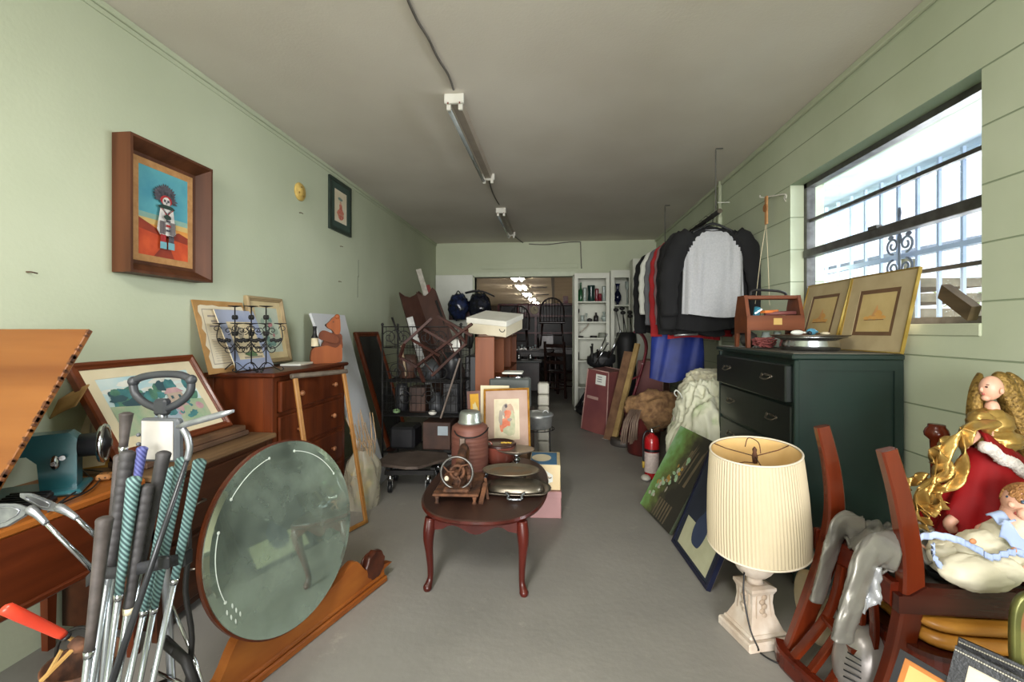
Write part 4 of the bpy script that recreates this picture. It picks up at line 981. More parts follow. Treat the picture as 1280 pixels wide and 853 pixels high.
for sx, lb in ((-1.0, 0), (-.50, 1)):
    b = MB(frame_mat(Vector((sx, 1.02, .115)), Vector((0, 1, 0)), Vector((0, 0, 1)), Vector((1, 0, 0))))
    b.tube([(0.1 * math.cos(k * PI / 16), .1 * math.sin(k * PI / 16), 0) for k in range(32)], .013, 8, closed=True)
    for k in range(6): b.tube([(0, 0, 0), (.1 * math.cos(k * PI / 3), .1 * math.sin(k * PI / 3), 0)], .004, 6)
    b.lathe([(.02, -.02), (.02, .02)], 12); b.build('wheel', BLACKM, t)
b = MB(); b.tube([(-1.0, 1.02, .115), (-.50, 1.02, .115)], .009, 8); b.box((-.86, .80, .02), (-.62, 1.02, .06), bevel=.01); b.build('axle', BLACKM, t)

GRIPT = mat('teal_weave_grip', '#6f8f8c', '#31494b', rough=.7, kind='diag', scale=58, lo=.3, hi=.8)
GRIPK = mat('black_rubber_grip', '#3b393a', '#2c2a2b', rough=.6, scale=40)
GRIPB = mat('brown_rubber_grip', '#4c4542', '#38322f', rough=.6, scale=40)
GRIPN = mat('navy_grip', '#5a5f98', '#3a3e74', rough=.6, kind='diag', scale=58)
SHAFT = mat('shaft_steel', '#b9c0c4', '#9da4a8', rough=.25, metal=.8, scale=5)
SHAFTD = mat('graphite_shaft', '#3d3f42', '#2b2c2f', rough=.3, metal=.4)
# (top px,py, depth), (lower px,py,depth), grip length fraction by px y end, radius, grip material, shaft material, label
clubs = [
 ((158, 517), .90, (150, 590), .0125, GRIPB, SHAFT, 560, 'golf club with a smooth brown grip standing tallest among the strapped clubs', 0, 853, (128, 853)),
 ((160, 566), .84, (128, 730), .0138, GRIPK, SHAFT, 715, 'golf club with a wrapped black grip between the brown and the navy grips', 1, 0, (112, 870)),
 ((178, 560), .93, (150, 700), .0105, GRIPN, SHAFT, 640, 'golf club with the navy blue woven grip', 0, 0, (128, 870)),
 ((168, 598), .78, (148, 740), .0115, GRIPT, SHAFT, 745, 'golf club with the leftmost teal woven grip, in front of the wrapped black ones', 0, 0, (130, 880)),
 ((184, 608), .80, (160, 740), .0125, GRIPK, SHAFT, 762, 'golf club with a ribbed black grip ending lowest in the middle of the bundle', 1, 0, (142, 880)),
 ((205, 566), .83, (178, 706), .0125, GRIPK, SHAFT, 706, 'golf club with a glossy black grip and silver ferrule in the middle of the bundle', 0, 0, (140, 880)),
 ((216, 586), .90, (196, 700), .0105, GRIPT, SHAFT, 765, 'golf club with a teal grip directly right of the glossy black grip', 0, 0, (156, 880)),
 ((228, 574), .88, (205, 700), .0115, GRIPT, SHAFT, 762, 'golf club with a long teal grip running under the strap buckle', 0, 0, (170, 880)),
 ((250, 576), .84, (222, 700), .0115, GRIPT, SHAFT, 725, 'golf club with the rightmost teal woven grip', 0, 0, (185, 880)),
 ((131, 648), .74, (118, 760), .0125, GRIPB, SHAFT, 815, 'golf club with a short brown black grip lowest at the left of the bundle', 0, 0, (104, 880)),
 ((223, 612), .93, (190, 770), .0085, GRIPT, SHAFT, 800, 'golf club whose thin teal grip end shows behind the dark shaft', 0, 0, (150, 880)),
 ((148, 570), .93, (128, 700), .0085, GRIPB, SHAFT, 720, 'golf club with thin brown grip at the back left of the bundle', 0, 0, (118, 880)),
]
def club(px_top, Y, px_low, r, gm, sm_, gy, label, ribs, z_, foot):
    p0 = Yp(px_top[0], px_top[1], Y)
    p2 = Yp(foot[0], foot[1], Y * .96)
    d = (p2 - p0); 
    # extend down to just above the floor
    s = (p0.z - .03) / (p0.z - p2.z); pb = p0 + d * s
    Lg = p0 + d * ((gy - px_top[1]) / (foot[1] - px_top[1]))
    t = thing('golf_club', label, 'golf club', pb, 0, 'golf clubs strapped to the cart')
    ax = (p0 - Lg); L = ax.length; ax.normalize()
    x_ = ax.orthogonal().normalized(); Mg = frame_mat(Lg, x_, ax.cross(x_), ax)
    b = MB(Mg)
    if ribs:
        pr = []; k = 14
        for i in range(k):
            a0 = L * i / k; rr = r * (.72 + .28 * i / k); pr += [(rr * .90, a0), (rr, a0 + L / k * .2), (rr, a0 + L / k * .85)]
        pr += [(r * .95, L), (r * .5, L + .004)]
    else: pr = [(r * .62, 0), (r * .68, L * .2), (r * .82, L * .6), (r, L * .95), (r * 1.08, L * .985), (r * .95, L), (r * .5, L + .003)]
    b.lathe(pr, 14); b.build('grip', gm, t)
    b = MB(); b.tube([Lg, pb], [r * .52, r * .34], 10); b.build('shaft', sm_, t)
    b = MB(Mg); b.lathe([(r * .6, -.012), (r * .72, 0)], 12); b.build('ferrule', CREAM if ribs else CHROME, t)
    b = MB(); b.ell(pb + Vector((.02, -.01, .0)), (.035, .014, .022), 12, 8); b.build('head', STEEL, t)
for c_ in clubs: club(c_[0], c_[1], c_[2], c_[3], c_[4], c_[5], c_[6], c_[7], c_[8], c_[9], c_[10])
# club held head-up: putter (dark shaft) at the right, two irons at the left
def head_up(name_label, hosel, foot, Y0_, Y1_, head_fn, sm_=SHAFTD, r=.0042):
    p0 = Yp(hosel[0], hosel[1], Y0_); p1 = Yp(foot[0], foot[1], Y1_)
    t = thing('golf_club', name_label, 'golf club', p1, 0, 'golf clubs with their heads up')
    b = MB(); b.tube([p0, p1], [r, r * 1.5], 10); b.build('shaft', sm_, t)
    b = MB(); head_fn(b, p0); b.build('head', mat('cast_club_head', '#a4a7ab', '#84878c', rough=.35, metal=.75, scale=30), t)
    return t
def putter_head(b, p):
    b.tube(smooth_path([p, Yp(237, 560, .80), Yp(234, 545, .80), Yp(228, 536, .80)], 4), .006, 8)
    a = Yp(221, 534, .80); e = Yp(292, 514, .80); b.tube([a, a.lerp(e, .15), a.lerp(e, .8), e], [.003, .006, .0065, .003], 10, sx=.8)
head_up('putter with a dark shaft, its long grey head up beside the score card', (234, 575), (140, 853), .80, .72, putter_head)
def iron_head(pts, Y, toe):
    def f(b, p):
        P_ = [Yp(x, y, Y) for x, y in pts]
        c = sum(P_, Vector()) / len(P_); n = Vector((.2, -1, .45)).normalized()
        lo = [q + n * -.004 for q in P_]; hi = [q + n * .004 for q in P_]
        ia = [b.pt(q) for q in lo]; ib = [b.pt(q) for q in hi]; m = len(P_)
        b.face(ia[::-1]); b.face(ib)
        for i in range(m): b.face([ia[i], ia[(i+1) % m], ib[(i+1) % m], ib[i]])
        ring = [c + (q - c) * .62 + n * .0048 for q in P_]; b.tube(ring, .0014, 5, closed=True)
        b.tube(smooth_path([p, Yp(toe[0], toe[1], Y), Yp(toe[2], toe[3], Y)], 4), [.0052, .0055, .006, .0065, .007, .008, .0085, .009, .008], 8)
    return f
head_up('iron with its big cavity-back head up at the far left edge', (58, 655), (122, 718), .80, .86, iron_head([(-14, 634), (0, 630), (22, 630), (38, 636), (32, 645), (10, 658), (-14, 664)], .80, (46, 643, 36, 636)), CHROME, .0038)
head_up('iron with a narrow head up lying over the sewing table edge', (96, 648), (124, 674), .84, .88, iron_head([(27, 617), (40, 617), (62, 626), (74, 632), (72, 640), (56, 638), (36, 627), (27, 622)], .84, (84, 640, 72, 634)), CHROME, .0038)
# red gripped tool
p0, p1 = Yp(-12, 752, .74), Yp(80, 795, .84)
t = thing('red_handled_tool', 'tool with a bright red rubber handle poking in at the bottom left', 'hand tool', p1 - Vector((0, 0, .1)))
ax = (p0 - p1).normalized(); x_ = ax.orthogonal().normalized()
b = MB(frame_mat(p1, x_, ax.cross(x_), ax)); b.lathe([(.008, 0), (.0095, .01), (.0105, .06), (.0115, .10), (.0115, .135), (.006, .14)], 14, sy=.7); b.build('grip', mat('red_rubber', '#d5452b', '#bf3620', rough=.35), t)
b = MB(); q1 = p1 - ax * .045; b.tube([p1, p1 - ax * .008], .009, 8, mi=1); b.tube([p1, q1], .0038, 8); b.build('neck', [WPALE, BLACKP], t)
b = MB(); q = Yp(98, 803, .85); b.tube([q - Vector((.012, 0, .0)), q + Vector((.004, .0, -.008)), q + Vector((.018, .01, -.018))], [.012, .014, .007], 10); b.build('head', RUST, t)
# dark basket hoop and pair of sticks under the table
c = Yp(88, 835, .95)
t = thing('round_basket', 'dark round basket half hidden behind the club shafts at the bottom left', 'basket', (c.x, .98, c.z - .1))
b = MB(Matrix.Translation((c.x, .98, c.z - .1))); b.lathe([(.05, 0), (.065, .03), (.075, .08), (.078, .10), (.073, .10), (.06, .03), (.04, .008)], 26, wob=lambda a, j: 1 + .015 * math.sin(a * 24)); b.build('bowl', RUST, t)
b = MB(Matrix.Translation((c.x, .98, c.z - .1))); b.tube(arc((0, 0, .1), .075, 0, PI, 16, 'xz'), .004, 6); b.build('handle', BLACKM, t)
b = MB(); b.beam(Yp(91, 812, .84), Yp(50, 853, .80), .010, .004); b.beam(Yp(77, 813, .86), Yp(58, 846, .84), .009, .004)
solo(b, 'wooden_tongs', WPALE, 'pale wooden tongs lying below the red handled tool', 'tongs', Yp(60, 850, .80))

# ------------------------------------------------------------------ coffee table and what stands on it
TX, TY, TZ = -.335, 2.29, .335
def sup(a, n=2.6):
    c, s = math.cos(a), math.sin(a)
    return math.copysign(abs(c) ** (2 / n), c), math.copysign(abs(s) ** (2 / n), s)
t = thing('coffee_table', 'dark cherry oval coffee table with curved legs in the middle of the floor', 'coffee table', (TX, TY, 0))
b = MB(Matrix.Translation((TX, TY, 0)))
def ring_(k, z, n=64):
    out = []
    for i in range(n):
        x, y = sup(i * 2 * PI / n); out.append(b.pt((x * .305 * k, y * .485 * k, z)))
    return out
rs = [ring_(.93, TZ - .026), ring_(.985, TZ - .022), ring_(1.0, TZ - .012), ring_(.985, TZ - .004), ring_(.97, TZ)]
for A, B in zip(rs, rs[1:]):
    for i in range(64): b.face([A[i], A[(i+1) % 64], B[(i+1) % 64], B[i]], 1 if A is not rs[3] else 0)
b.face(rs[0][::-1], 1); b.face(rs[-1], 0)
b.build('tabletop', [WTABLE, WCHERRY], t)
def apron(p0, p1):
    p0 = Vector(p0); p1 = Vector(p1); L = (p1 - p0).length; dx = (p1 - p0).normalized()
    M = frame_mat(p0, dx, Vector((0, 0, 1)), dx.cross(Vector((0, 0, 1))))
    n = 20; pts = [(0, 0)] + [(L * i / n, -.045 - .018 * math.cos(i / n * 4 * PI) * (1 if .15 < i / n < .85 else .3)) for i in range(n + 1)] + [(L, 0)]
    b = MB(M); b.prism(pts[::-1], .016); b.build('apron', WCHERRY, t)
lx, ly = .20, .40
za = TZ - .026
for a_, c_ in (((-lx, -ly), (lx, -ly)), ((lx, -ly), (lx, ly)), ((lx, ly), (-lx, ly)), ((-lx, ly), (-lx, -ly))): apron((TX + a_[0], TY + a_[1], za), (TX + c_[0], TY + c_[1], za))
for sx in (-1, 1):
    for sy in (-1, 1):
        o = Vector((TX + sx * lx, TY + sy * ly, 0)); dd = Vector((sx * .6, sy * .8, 0)).normalized()
        path = [(-.004, za), (.004, za - .05), (.007, za - .09), (.003, .17), (-.003, .10), (-.003, .05), (.006, .025), (.012, .012), (.012, 0)]
        rad = [.024, .026, .023, .0175, .014, .0125, .016, .020, .015]
        pts = smooth_path([o + dd * q[0] + Vector((0, 0, q[1])) for q in path], 3)
        rr = []
        for i in range(len(rad) - 1):
            for j in range(3): rr.append(rad[i] + (rad[i+1] - rad[i]) * j / 3)
        rr.append(rad[-1])
        b = MB(); b.tube(pts, rr, 10); b.build('leg', WCHERRY, t)

# antique hand crank sewing machine seen end on
c = Vector((-.445, 2.02, TZ)); t = thing('antique_sewing_machine', 'rusty antique sewing machine with a big bare hand wheel on the coffee table', 'sewing machine', c)
M = Matrix.Translation(c) @ Matrix.Rotation(.05, 4, 'Z')
b = MB(M); b.box((-.105, -.05, .034), (.105, .27, .046), bevel=.006); b.box((-.06, -.035, .046), (.06, .03, .062), bevel=.008); b.build('bed', RUST, t)
for x, y in ((-.085, -.03), (.085, -.03), (-.085, .24), (.085, .24)):
    b = MB(M); b.lathe([(.012, 0), (.007, .01), (.009, .02), (.014, .036)], 10, Matrix.Translation((x, y, 0))); b.build('foot', RUST, t)
b = MB(M); b.tube([(0, .06, .05), (0, .065, .10), (.004, .08, .15), (0, .15, .18), (0, .22, .185), (0, .25, .16), (0, .25, .075)], [.035, .026, .022, .020, .022, .024, .014], 14)
b.tube([(.055, .03, .05), (.052, .05, .10), (.03, .07, .13)], [.012, .010, .012], 8); b.ell((.055, .02, .10), (.014, .01, .014), 10, 8); b.build('arm', RUST, t)
wc = Matrix.Translation((0, .0, .128)) @ Matrix.Rotation(PI / 2, 4, 'X')
b = MB(M @ wc); n = 40; b.tube([(.073 * math.cos(k * 2 * PI / n), .073 * math.sin(k * 2 * PI / n), 0) for k in range(n)], .0058, 10, closed=True); hw = b.build('hand_wheel', mat('worn_steel', '#7d7b78', '#5c5955', rough=.35, metal=.8), t)
b = MB(M @ wc)
for k in range(3):
    a = k * 2 * PI / 3 + .6; b.tube([(.012 * math.cos(a), .012 * math.sin(a), .004), (.04 * math.cos(a + .35), .04 * math.sin(a + .35), 0), (.071 * math.cos(a), .071 * math.sin(a), 0)], [.006, .005, .004], 8)
b.build('spoke', RUST, hw)
b = MB(M @ wc); b.tube([(.030 * math.cos(k * 2 * PI / 24), .030 * math.sin(k * 2 * PI / 24), -.012) for k in range(24)], .008, 8, closed=True); b.lathe([(.014, -.05), (.014, .01), (.009, .018), (.012, .024), (.004, .03)], 14); b.build('hub', RUST, t)
b = MB(M); b.ell((-.045, -.012, .105), (.011, .007, .012), 8, 6); b.build('shuttle_knob', mat('cream_knob', '#d9cbb0'), t)
b = MB(M); b.beam((.115, -.04, .005), (.125, .06, .06), .02, .012); b.beam((.14, .02, .0), (.12, .10, .07), .012, .010); b.build('loose_lever', RUST, t)

# brown cooler jug with silver cup lid
c = Vector((-.47, 2.47, TZ)); t = thing('water_cooler_jug', 'tall brown drum shaped water jug with a silver cup lid on the coffee table', 'cooler jug', c)
JUG = mat('brown_jug_enamel', '#7b4f42', '#6a4036', rough=.55, metal=.2, scale=3, stretch=(1, 1, 30))
b = MB(Matrix.Translation(c)); pr = [(.090, 0), (.100, .008), (.102, .02)]
for k in range(9): pr += [(.102, .02 + .022 * k), (.1035, .026 + .022 * k), (.102, .032 + .022 * k)]
pr += [(.102, .225), (.098, .245), (.082, .258), (.055, .262), (.001, .262)]
b.lathe(pr, 36); b.build('body', JUG, t)
b = MB(Matrix.Translation(c)); b.lathe([(.062, .26), (.066, .264), (.066, .272), (.061, .277), (.059, .315), (.052, .328), (.045, .331), (.001, .331)], 32); b.build('lid', mat('lid_aluminium', '#b3b8b0', '#959c96', rough=.35, metal=.8), t)
b = MB(Matrix.Translation(c)); b.tube(smooth_path([(-.07, -.08, .235), (-.05, -.098, .215), (.0, -.112, .205), (.06, -.1, .21), (.095, -.05, .225), (.105, -.01, .24)], 4), .0035, 6); b.build('bail_handle', BLACKM, t)
b = MB(Matrix.Translation(c)); b.box((-.036, -.115, .15), (-.004, -.098, .205), bevel=.004); b.box((-.03, -.118, .12), (-.012, -.10, .15), bevel=.004); b.build('latch_plate', mat('tarnished_plate', '#857468', '#6a5a50', metal=.6, rough=.4), t)

# brown enamel casserole
c = Vector((-.325, 2.63, TZ)); t = thing('casserole_pot', 'brown lidded casserole pot on the back of the coffee table beside the tall jug', 'pot', c)
POT = mat('brown_pot_glaze', '#6a382e', '#8a4a3c', rough=.3, scale=5, coat=.4)
b = MB(Matrix.Translation(c)); b.lathe([(.070, 0), (.084, .012), (.090, .04), (.092, .09), (.098, .10), (.098, .106), (.088, .106), (.08, .03), (.001, .012)], 32); b.build('bowl', POT, t)
b = MB(Matrix.Translation(c)); b.lathe([(.101, .104), (.102, .112), (.096, .118), (.09, .120), (.086, .112), (.001, .112)], 32); b.tube([(-.098, .0, .105), (-.098, 0, .112)], .005, 6); b.build('rim', mat('dark_brown_glaze', '#3a211b', rough=.3), t)
b = MB(Matrix.Translation(c)); b.tube(arc((-.055, -.06, .115), .02, 0, PI, 10, 'xz'), .005, 8); b.build('handle', POT, t)
b = MB(Matrix.Translation(c)); 
for k in range(5): b.ell((.02 + .012 * k, -.02 + .006 * (k % 2), .12), (.010, .008, .005), 8, 6)
b.build('straw_filling', mat('yellow_straw', '#d8b64e', '#b8902e', scale=50), t)

# silver compote
c = Vector((-.215, 2.56, TZ)); t = thing('compote_dish', 'small silver footed dish with a wide shallow top on the coffee table', 'dish', c)
b = MB(Matrix.Translation(c)); b.lathe([(.042, 0), (.044, .004), (.030, .012), (.012, .02), (.020, .034), (.022, .042), (.012, .055), (.02, .064), (.03, .07), (.001, .072)], 28); b.build('pedestal', CHROME, t)
b = MB(Matrix.Translation(c + Vector((-.01, 0, 0)))); b.lathe([(.02, .068), (.08, .082), (.112, .098), (.115, .102), (.108, .100), (.075, .090), (.001, .084)], 36, sy=.75); b.build('bowl', mat('pewter_pale', '#a99c8c', '#8f8274', rough=.4, metal=.7), t)

# covered silver tray and oval platter on top
c = Vector((-.185, 2.17, TZ)); t = thing('serving_tray', 'tarnished silver serving tray with domed cover and scrolled handle on the coffee table', 'serving tray', c)
Mt = Matrix.Translation(c) @ Matrix.Rotation(.04, 4, 'Z')
b = MB(Mt)
def tr(k, z, n=48, wav=0.0):
    out = []
    for i in range(n):
        x, y = sup(i * 2 * PI / n, 3.2); w_ = 1 + wav * math.cos(i * 2 * PI / n * 8); out.append(b.pt((x * .165 * k * w_, y * .105 * k * w_, z)))
    return out
rs = [tr(.72, .002), tr(.95, .010, wav=.02), tr(1.0, .016, wav=.03), tr(1.0, .020, wav=.03), tr(.9, .014, wav=.015), tr(.75, .010), tr(.74, .008)]
for A, B in zip(rs, rs[1:]):
    for i in range(48): b.face([A[i], A[(i+1) % 48], B[(i+1) % 48], B[i]], 0, True)
b.face(rs[0][::-1]); b.face(rs[-1]); b.build('tray', PEWTER, t)
b = MB(Mt)
rs = [tr(.82, .012), tr(.80, .024), tr(.74, .036), tr(.64, .043), tr(.5, .045)]
for A, B in zip(rs, rs[1:]):
    for i in range(48): b.face([A[i], A[(i+1) % 48], B[(i+1) % 48], B[i]], 0, True)
b.face(rs[-1]); b.face(rs[0][::-1]); b.build('cover', PEWTER, t)
for s in (-1, 1):
    b = MB(Mt); b.tube(smooth_path([(-.038, s * .098, .022), (-.042, s * .112, .03), (-.03, s * .126, .022), (-.032, s * .14, .014), (0, s * .146, .012), (.032, s * .14, .014), (.03, s * .126, .022), (.042, s * .112, .03), (.038, s * .098, .022)], 4), .0055, 8)
    for k in range(5): b.ell((-.024 + .012 * k, s * .145, .013), (.006, .007, .006), 8, 6)
    b.build('handle', STEEL, t)
c = Vector((-.222, 2.29, TZ + .0)); t = thing('oval_platter', 'oval tarnished platter lying on top of the covered serving tray', 'platter', c + Vector((0, 0, .045)))
b = MB(Matrix.Translation(c) @ Matrix.Rotation(.06, 4, 'Z') @ Matrix.Rotation(.02, 4, 'X'))
b.lathe([(.08, .048), (.105, .050), (.142, .062), (.147, .066), (.145, .069), (.138, .067), (.112, .058), (.11, .058)], 48, sy=.66, mi=0, cap=False); b.build('rim', mat('platter_rim', '#938a78', '#7a705f', rough=.4, metal=.75), t)
b = MB(Matrix.Translation(c) @ Matrix.Rotation(.06, 4, 'Z') @ Matrix.Rotation(.02, 4, 'X'))
b.lathe([(.112, .0582), (.09, .054), (.001, .0535)], 48, sy=.66, cap=False); b.lathe([(.08, .048), (.001, .048)], 48, sy=.66, cap=False); b.build('well', mat('platter_brown', '#87694c', '#6f6a5b', rough=.45, metal=.5, scale=10), t)
b = MB(); b.ell(Vector((-.362, 2.335, TZ + .022)), (.017, .014, .016), 12, 8); b.lathe([(.010, 0), (.007, .012)], 10, Matrix.Translation((-.362, 2.335, TZ))); solo(b, 'silver_ball', STEEL, 'small round silver knob lying left of the oval platter', 'knob', (-.362, 2.335, TZ))

# ------------------------------------------------------------------ boxes and framed print behind the table
b = MB(loc_rot((-.05, 2.79, 0), .04)); b.box((-.10, -.13, 0), (.085, .12, .158), bevel=.004); b.box((-.102, -.132, .12), (.087, .122, .160), bevel=.003)
solo(b, 'pink_box', mat('dusty_rose_card', '#a87f7e', '#97706f', rough=.5, scale=4), 'dusty rose cardboard box on the floor beside the coffee table', 'box', (-.05, 2.79, 0))
t = thing('wooden_box', 'cream wooden box with a blue and white top, standing on the pink box', 'box', (-.06, 2.82, .162))
Mx = loc_rot((-.06, 2.82, .162), .0)
b = MB(Mx); b.box((-.09, -.14, 0), (.095, .145, .150), bevel=.002)
for z in (.02, .08): b.box((.0955, -.14, z), (.097, .145, z + .003), mi=1)
b.build('body', [mat('cream_box_wood', '#dcc79c', '#cfb684', rough=.5, scale=3, stretch=(1, 8, 1)), WPALE], t)
b = MB(Mx); b.box((-.085, -.135, .150), (.075, .125, .1515)); b.build('blue_panel', mat('label_blue', '#4d7fa6', '#426f95', rough=.5), t)
b = MB(Mx @ Matrix.Translation((-.02, 0, .152))); b.lathe([(.06, 0), (.06, .0008), (.001, .0008)], 28, sy=1.3, smooth=False); b.build('oval_label', CREAM, t)
b = MB(Mx); b.rect; b.poly([(.002, -.1405, .03), (.05, -.1405, .05), (.05, -.1405, .09), (.002, -.1405, .12)]); sl = b.build('side_label', WHITE, t); b = MB(Mx); b.ell((.03, -.141, .075), (.014, .0008, .008), 10, 6); b.build('label_mark', PEWTER, sl)

def art_geisha(b, w, h):
    b.rect(-w/2, -h/2, w/2, h/2, 0, 0); z = .0005
    for (x, y, rx, ry, m_) in ((-.05, .22, .16, .20, 1), (.12, .15, .18, .25, 4), (-.02, -.08, .26, .12, 2), (.05, .12, .15, .12, 2), (-.2, -.2, .10, .14, 2), (.1, -.3, .25, .12, 3), (.25, -.1, .12, .3, 3), (-.02, .33, .06, .05, 5), (.12, -.02, .1, .04, 1), (-.25, .05, .08, .2, 1)):
        b.blob(x * w, y * h, rx * w, ry * h, z, m_, jag=.22); z += .0002
    return [P('print_ivory', '#d7cdb2', '#c9bea1', 20), P('wash_grey', '#a79c90'), P('robe_vermilion', '#c66b4c', '#d58a6c', 30), P('sage_ferns', '#a5a98a', '#bdb898', 30), P('wash_warm', '#c4a48e'), P('ink_dark', '#5b5254')]
q = [Yp(609, 564, 2.87), Yp(666.5, 563, 2.87), Yp(658.5, 485, 2.98), Yp(600, 487, 2.98)]
framed('framed_print', 'gilt framed small figure print in a mauve mount standing behind the coffee table', q, .014, 'mould', WGOLD, [(.058, P('mount_mauve', '#b49a8c', '#aa8f80')), (.004, CREAM)], art_geisha, thick=.015)
b = MB(); a_ = Yp(600, 490, 3.0); e_ = Yp(636, 483, 3.0); b.box((a_.x, 3.02, .338), (e_.x, 3.03, e_.z), bevel=.001); solo(b, 'card_sheet', CREAM, 'cream card sheet sticking up behind the gilt framed print', 'card', (a_.x, 3, a_.z - .25))
b = MB(); b.box((-.60, 2.83, 0), (-.17, 3.30, .334), bevel=.006); solo(b, 'cardboard_box', mat('dark_brown_card', '#6d5137', '#59412b', rough=.8), 'brown cardboard box on the floor right behind the gilt framed print', 'box', (-.35, 3.16, 0))  # darker brown than the other cardboard
# small frame with yellow picture, left
def art_yellow(b, w, h): b.rect(-w/2, -h/2, w/2, h/2, 0, 0); b.blob(0, .1 * h, .3 * w, .2 * h, .0006, 1, jag=.3); b.rect(-.4 * w, -.4 * h, .4 * w, -.15 * h, .0006, 2); return [P('tag_yellow', '#e0a92c'), P('tag_cream', '#ead9a0'), P('tag_grey', '#8f8670')]
q = [Yp(585, 552, 3.1), Yp(603, 552, 3.1), Yp(603, 488, 3.14), Yp(585, 490, 3.14)]
framed('framed_print', 'small reddish framed picture with a yellow tag, standing left of the gilt framed print', q, .02, 'flat', WRED, [], art_yellow, thick=.02)
b = MB(); a_ = Yp(594, 545, 2.98); e_ = Yp(601, 517, 2.98); b.box((a_.x, 2.97, a_.z), (e_.x, 2.985, e_.z)); solo(b, 'blue_folder', mat('folder_blue', '#3a5f86'), 'slim blue folder wedged at the left edge of the gilt framed print', 'folder', a_)

# briefcase standing on a crate
c = Yp(638, 475, 3.45); 
b = MB(); b.box((-.50, 3.40, 0), (-.16, 3.62, .50), bevel=.005); b.box((-.49, 3.395, .1), (-.17, 3.40, .14)); solo(b, 'storage_crate', mat('dark_crate', '#4b3b30', '#37291f', rough=.7), 'dark storage crate under the grey briefcase', 'crate', (-.33, 3.5, 0))
t = thing('briefcase', 'grey hard shell briefcase standing upright behind the gilt framed print', 'briefcase', (-.33, 3.5, .5))
bl_, br_ = Yp(611, 480, 3.45).x, Yp(663, 480, 3.45).x
zt = Yp(638, 473, 3.45).z
b = MB(); b.box((bl_, 3.44, .502), (br_, 3.50, zt), bevel=.014); b.box((bl_, 3.51, .502), (br_, 3.56, zt), bevel=.014); b.build('shell', mat('grey_shell', '#5a605d', '#4d5350', rough=.45), t)
b = MB(); b.box((bl_ + .006, 3.498, .508), (br_ - .006, 3.512, zt - .005)); b.build('seam', STEEL, t)
b = MB(); b.tube([(-.36, 3.5, zt), (-.36, 3.5, zt + .028), (-.25, 3.5, zt + .028), (-.25, 3.5, zt)], .007, 8); b.build('handle', BLACKP, t)
for x in (bl_ + .05, br_ - .12):
    b = MB(); b.box((x, 3.48, zt - .002), (x + .04, 3.52, zt + .006), bevel=.002); b.build('latch', CHROME, t)
b = MB(); a_ = Yp(628, 470, 3.42); e_ = Yp(653, 467, 3.42); b.box((a_.x, 3.40, zt + .036), (e_.x, 3.56, zt + .050), bevel=.003); solo(b, 'paper_pad', WHITE, 'thin white pad balanced on the briefcase handle', 'pad', (a_.x, 3.48, zt + .03))

# white stacked trays and roaster on a wire stand
cx = -.125; cy = 3.35
t = thing('wire_stand', 'thin black wire stand holding the grey roaster right of the gilt framed print', 'stand', (cx, cy, 0))
b = MB(); z = .38
for zz_ in (z, .16): b.tube([(cx + .125 * math.cos(k * PI / 14), cy + .125 * math.sin(k * PI / 14), zz_) for k in range(28)], .004, 6, closed=True)
b.build('ring', BLACKM, t)
for k in range(4):
    a = k * PI / 2 + PI / 4; b = MB(); b.tube([(cx + .125 * math.cos(a), cy + .125 * math.sin(a), z), (cx + .14 * math.cos(a), cy + .14 * math.sin(a), 0)], .004, 6); b.build('leg', BLACKM, t)
b = MB()
for k in range(5): b.tube([(cx - .11 + k * .055, cy - .10 + .02 * abs(k - 2), z), (cx - .11 + k * .055, cy + .10 - .02 * abs(k - 2), z)], .003, 5)
b.build('grid', BLACKM, t)
c = Vector((cx, cy, .384)); t = thing('roasting_pan', 'grey oval metal roaster with a lid on the black wire stand', 'roaster', c)
b = MB(Matrix.Translation(c)); b.lathe([(.085, 0), (.105, .012), (.112, .09), (.118, .095)], 32); b.build('pan', ALU, t)
b = MB(Matrix.Translation(c)); b.lathe([(.119, .095), (.119, .102), (.108, .112), (.06, .124), (.001, .127)], 32); b.tube(arc((.06, -.05, .12), .02, 0, PI, 8, 'xz'), .004, 6); b.build('lid', ALU, t)
c = Vector((-.13, 3.72, 0)); t = thing('tray_stack', 'stack of white plastic trays behind the grey roaster', 'tray stack', c)
for k in range(7):
    b = MB(Matrix.Translation(c)); b.box((-.005, -.06, .02 + .095 * k), (.085, .06, .110 + .095 * k), bevel=.010); b.build('tray', mat('ivory_plastic', '#b5b2a6', '#a5a194', rough=.5), t)
c = Vector((-.06, 3.80, 0))
# ------------------------------------------------------------------ bookcase with white box on top
bx0, bx1, by0, by1, bz = -.615, -.465, 3.45, 5.5, 1.06
t = thing('bookcase', 'long low orange wood bookcase seen end on, open toward the right', 'bookcase', (-.54, 4.4, 0))
for y in (by0, (by0 + by1) / 2 - .35, (by0 + by1) / 2 + .30, by1 - .02):
    b = MB(); b.box((bx0, y, 0), (bx1, y + .022, bz), bevel=.002); b.build('side_panel', wood('bookcase_wood', '#a0562c', '#7e3f1f', axis='z', scale=3, rough=.45), t)
for z in (.05, .36, .70, bz - .022):
    b = MB(); b.box((bx0 + .01, by0 + .02, z), (bx1 - .003, by1, z + .02)); b.build('shelf', MATS['bookcase_wood'], t)
b = MB(); b.box((bx0, by0 + .02, 0), (bx0 + .008, by1, bz)); b.build('back_panel', MATS['bookcase_wood'], t)
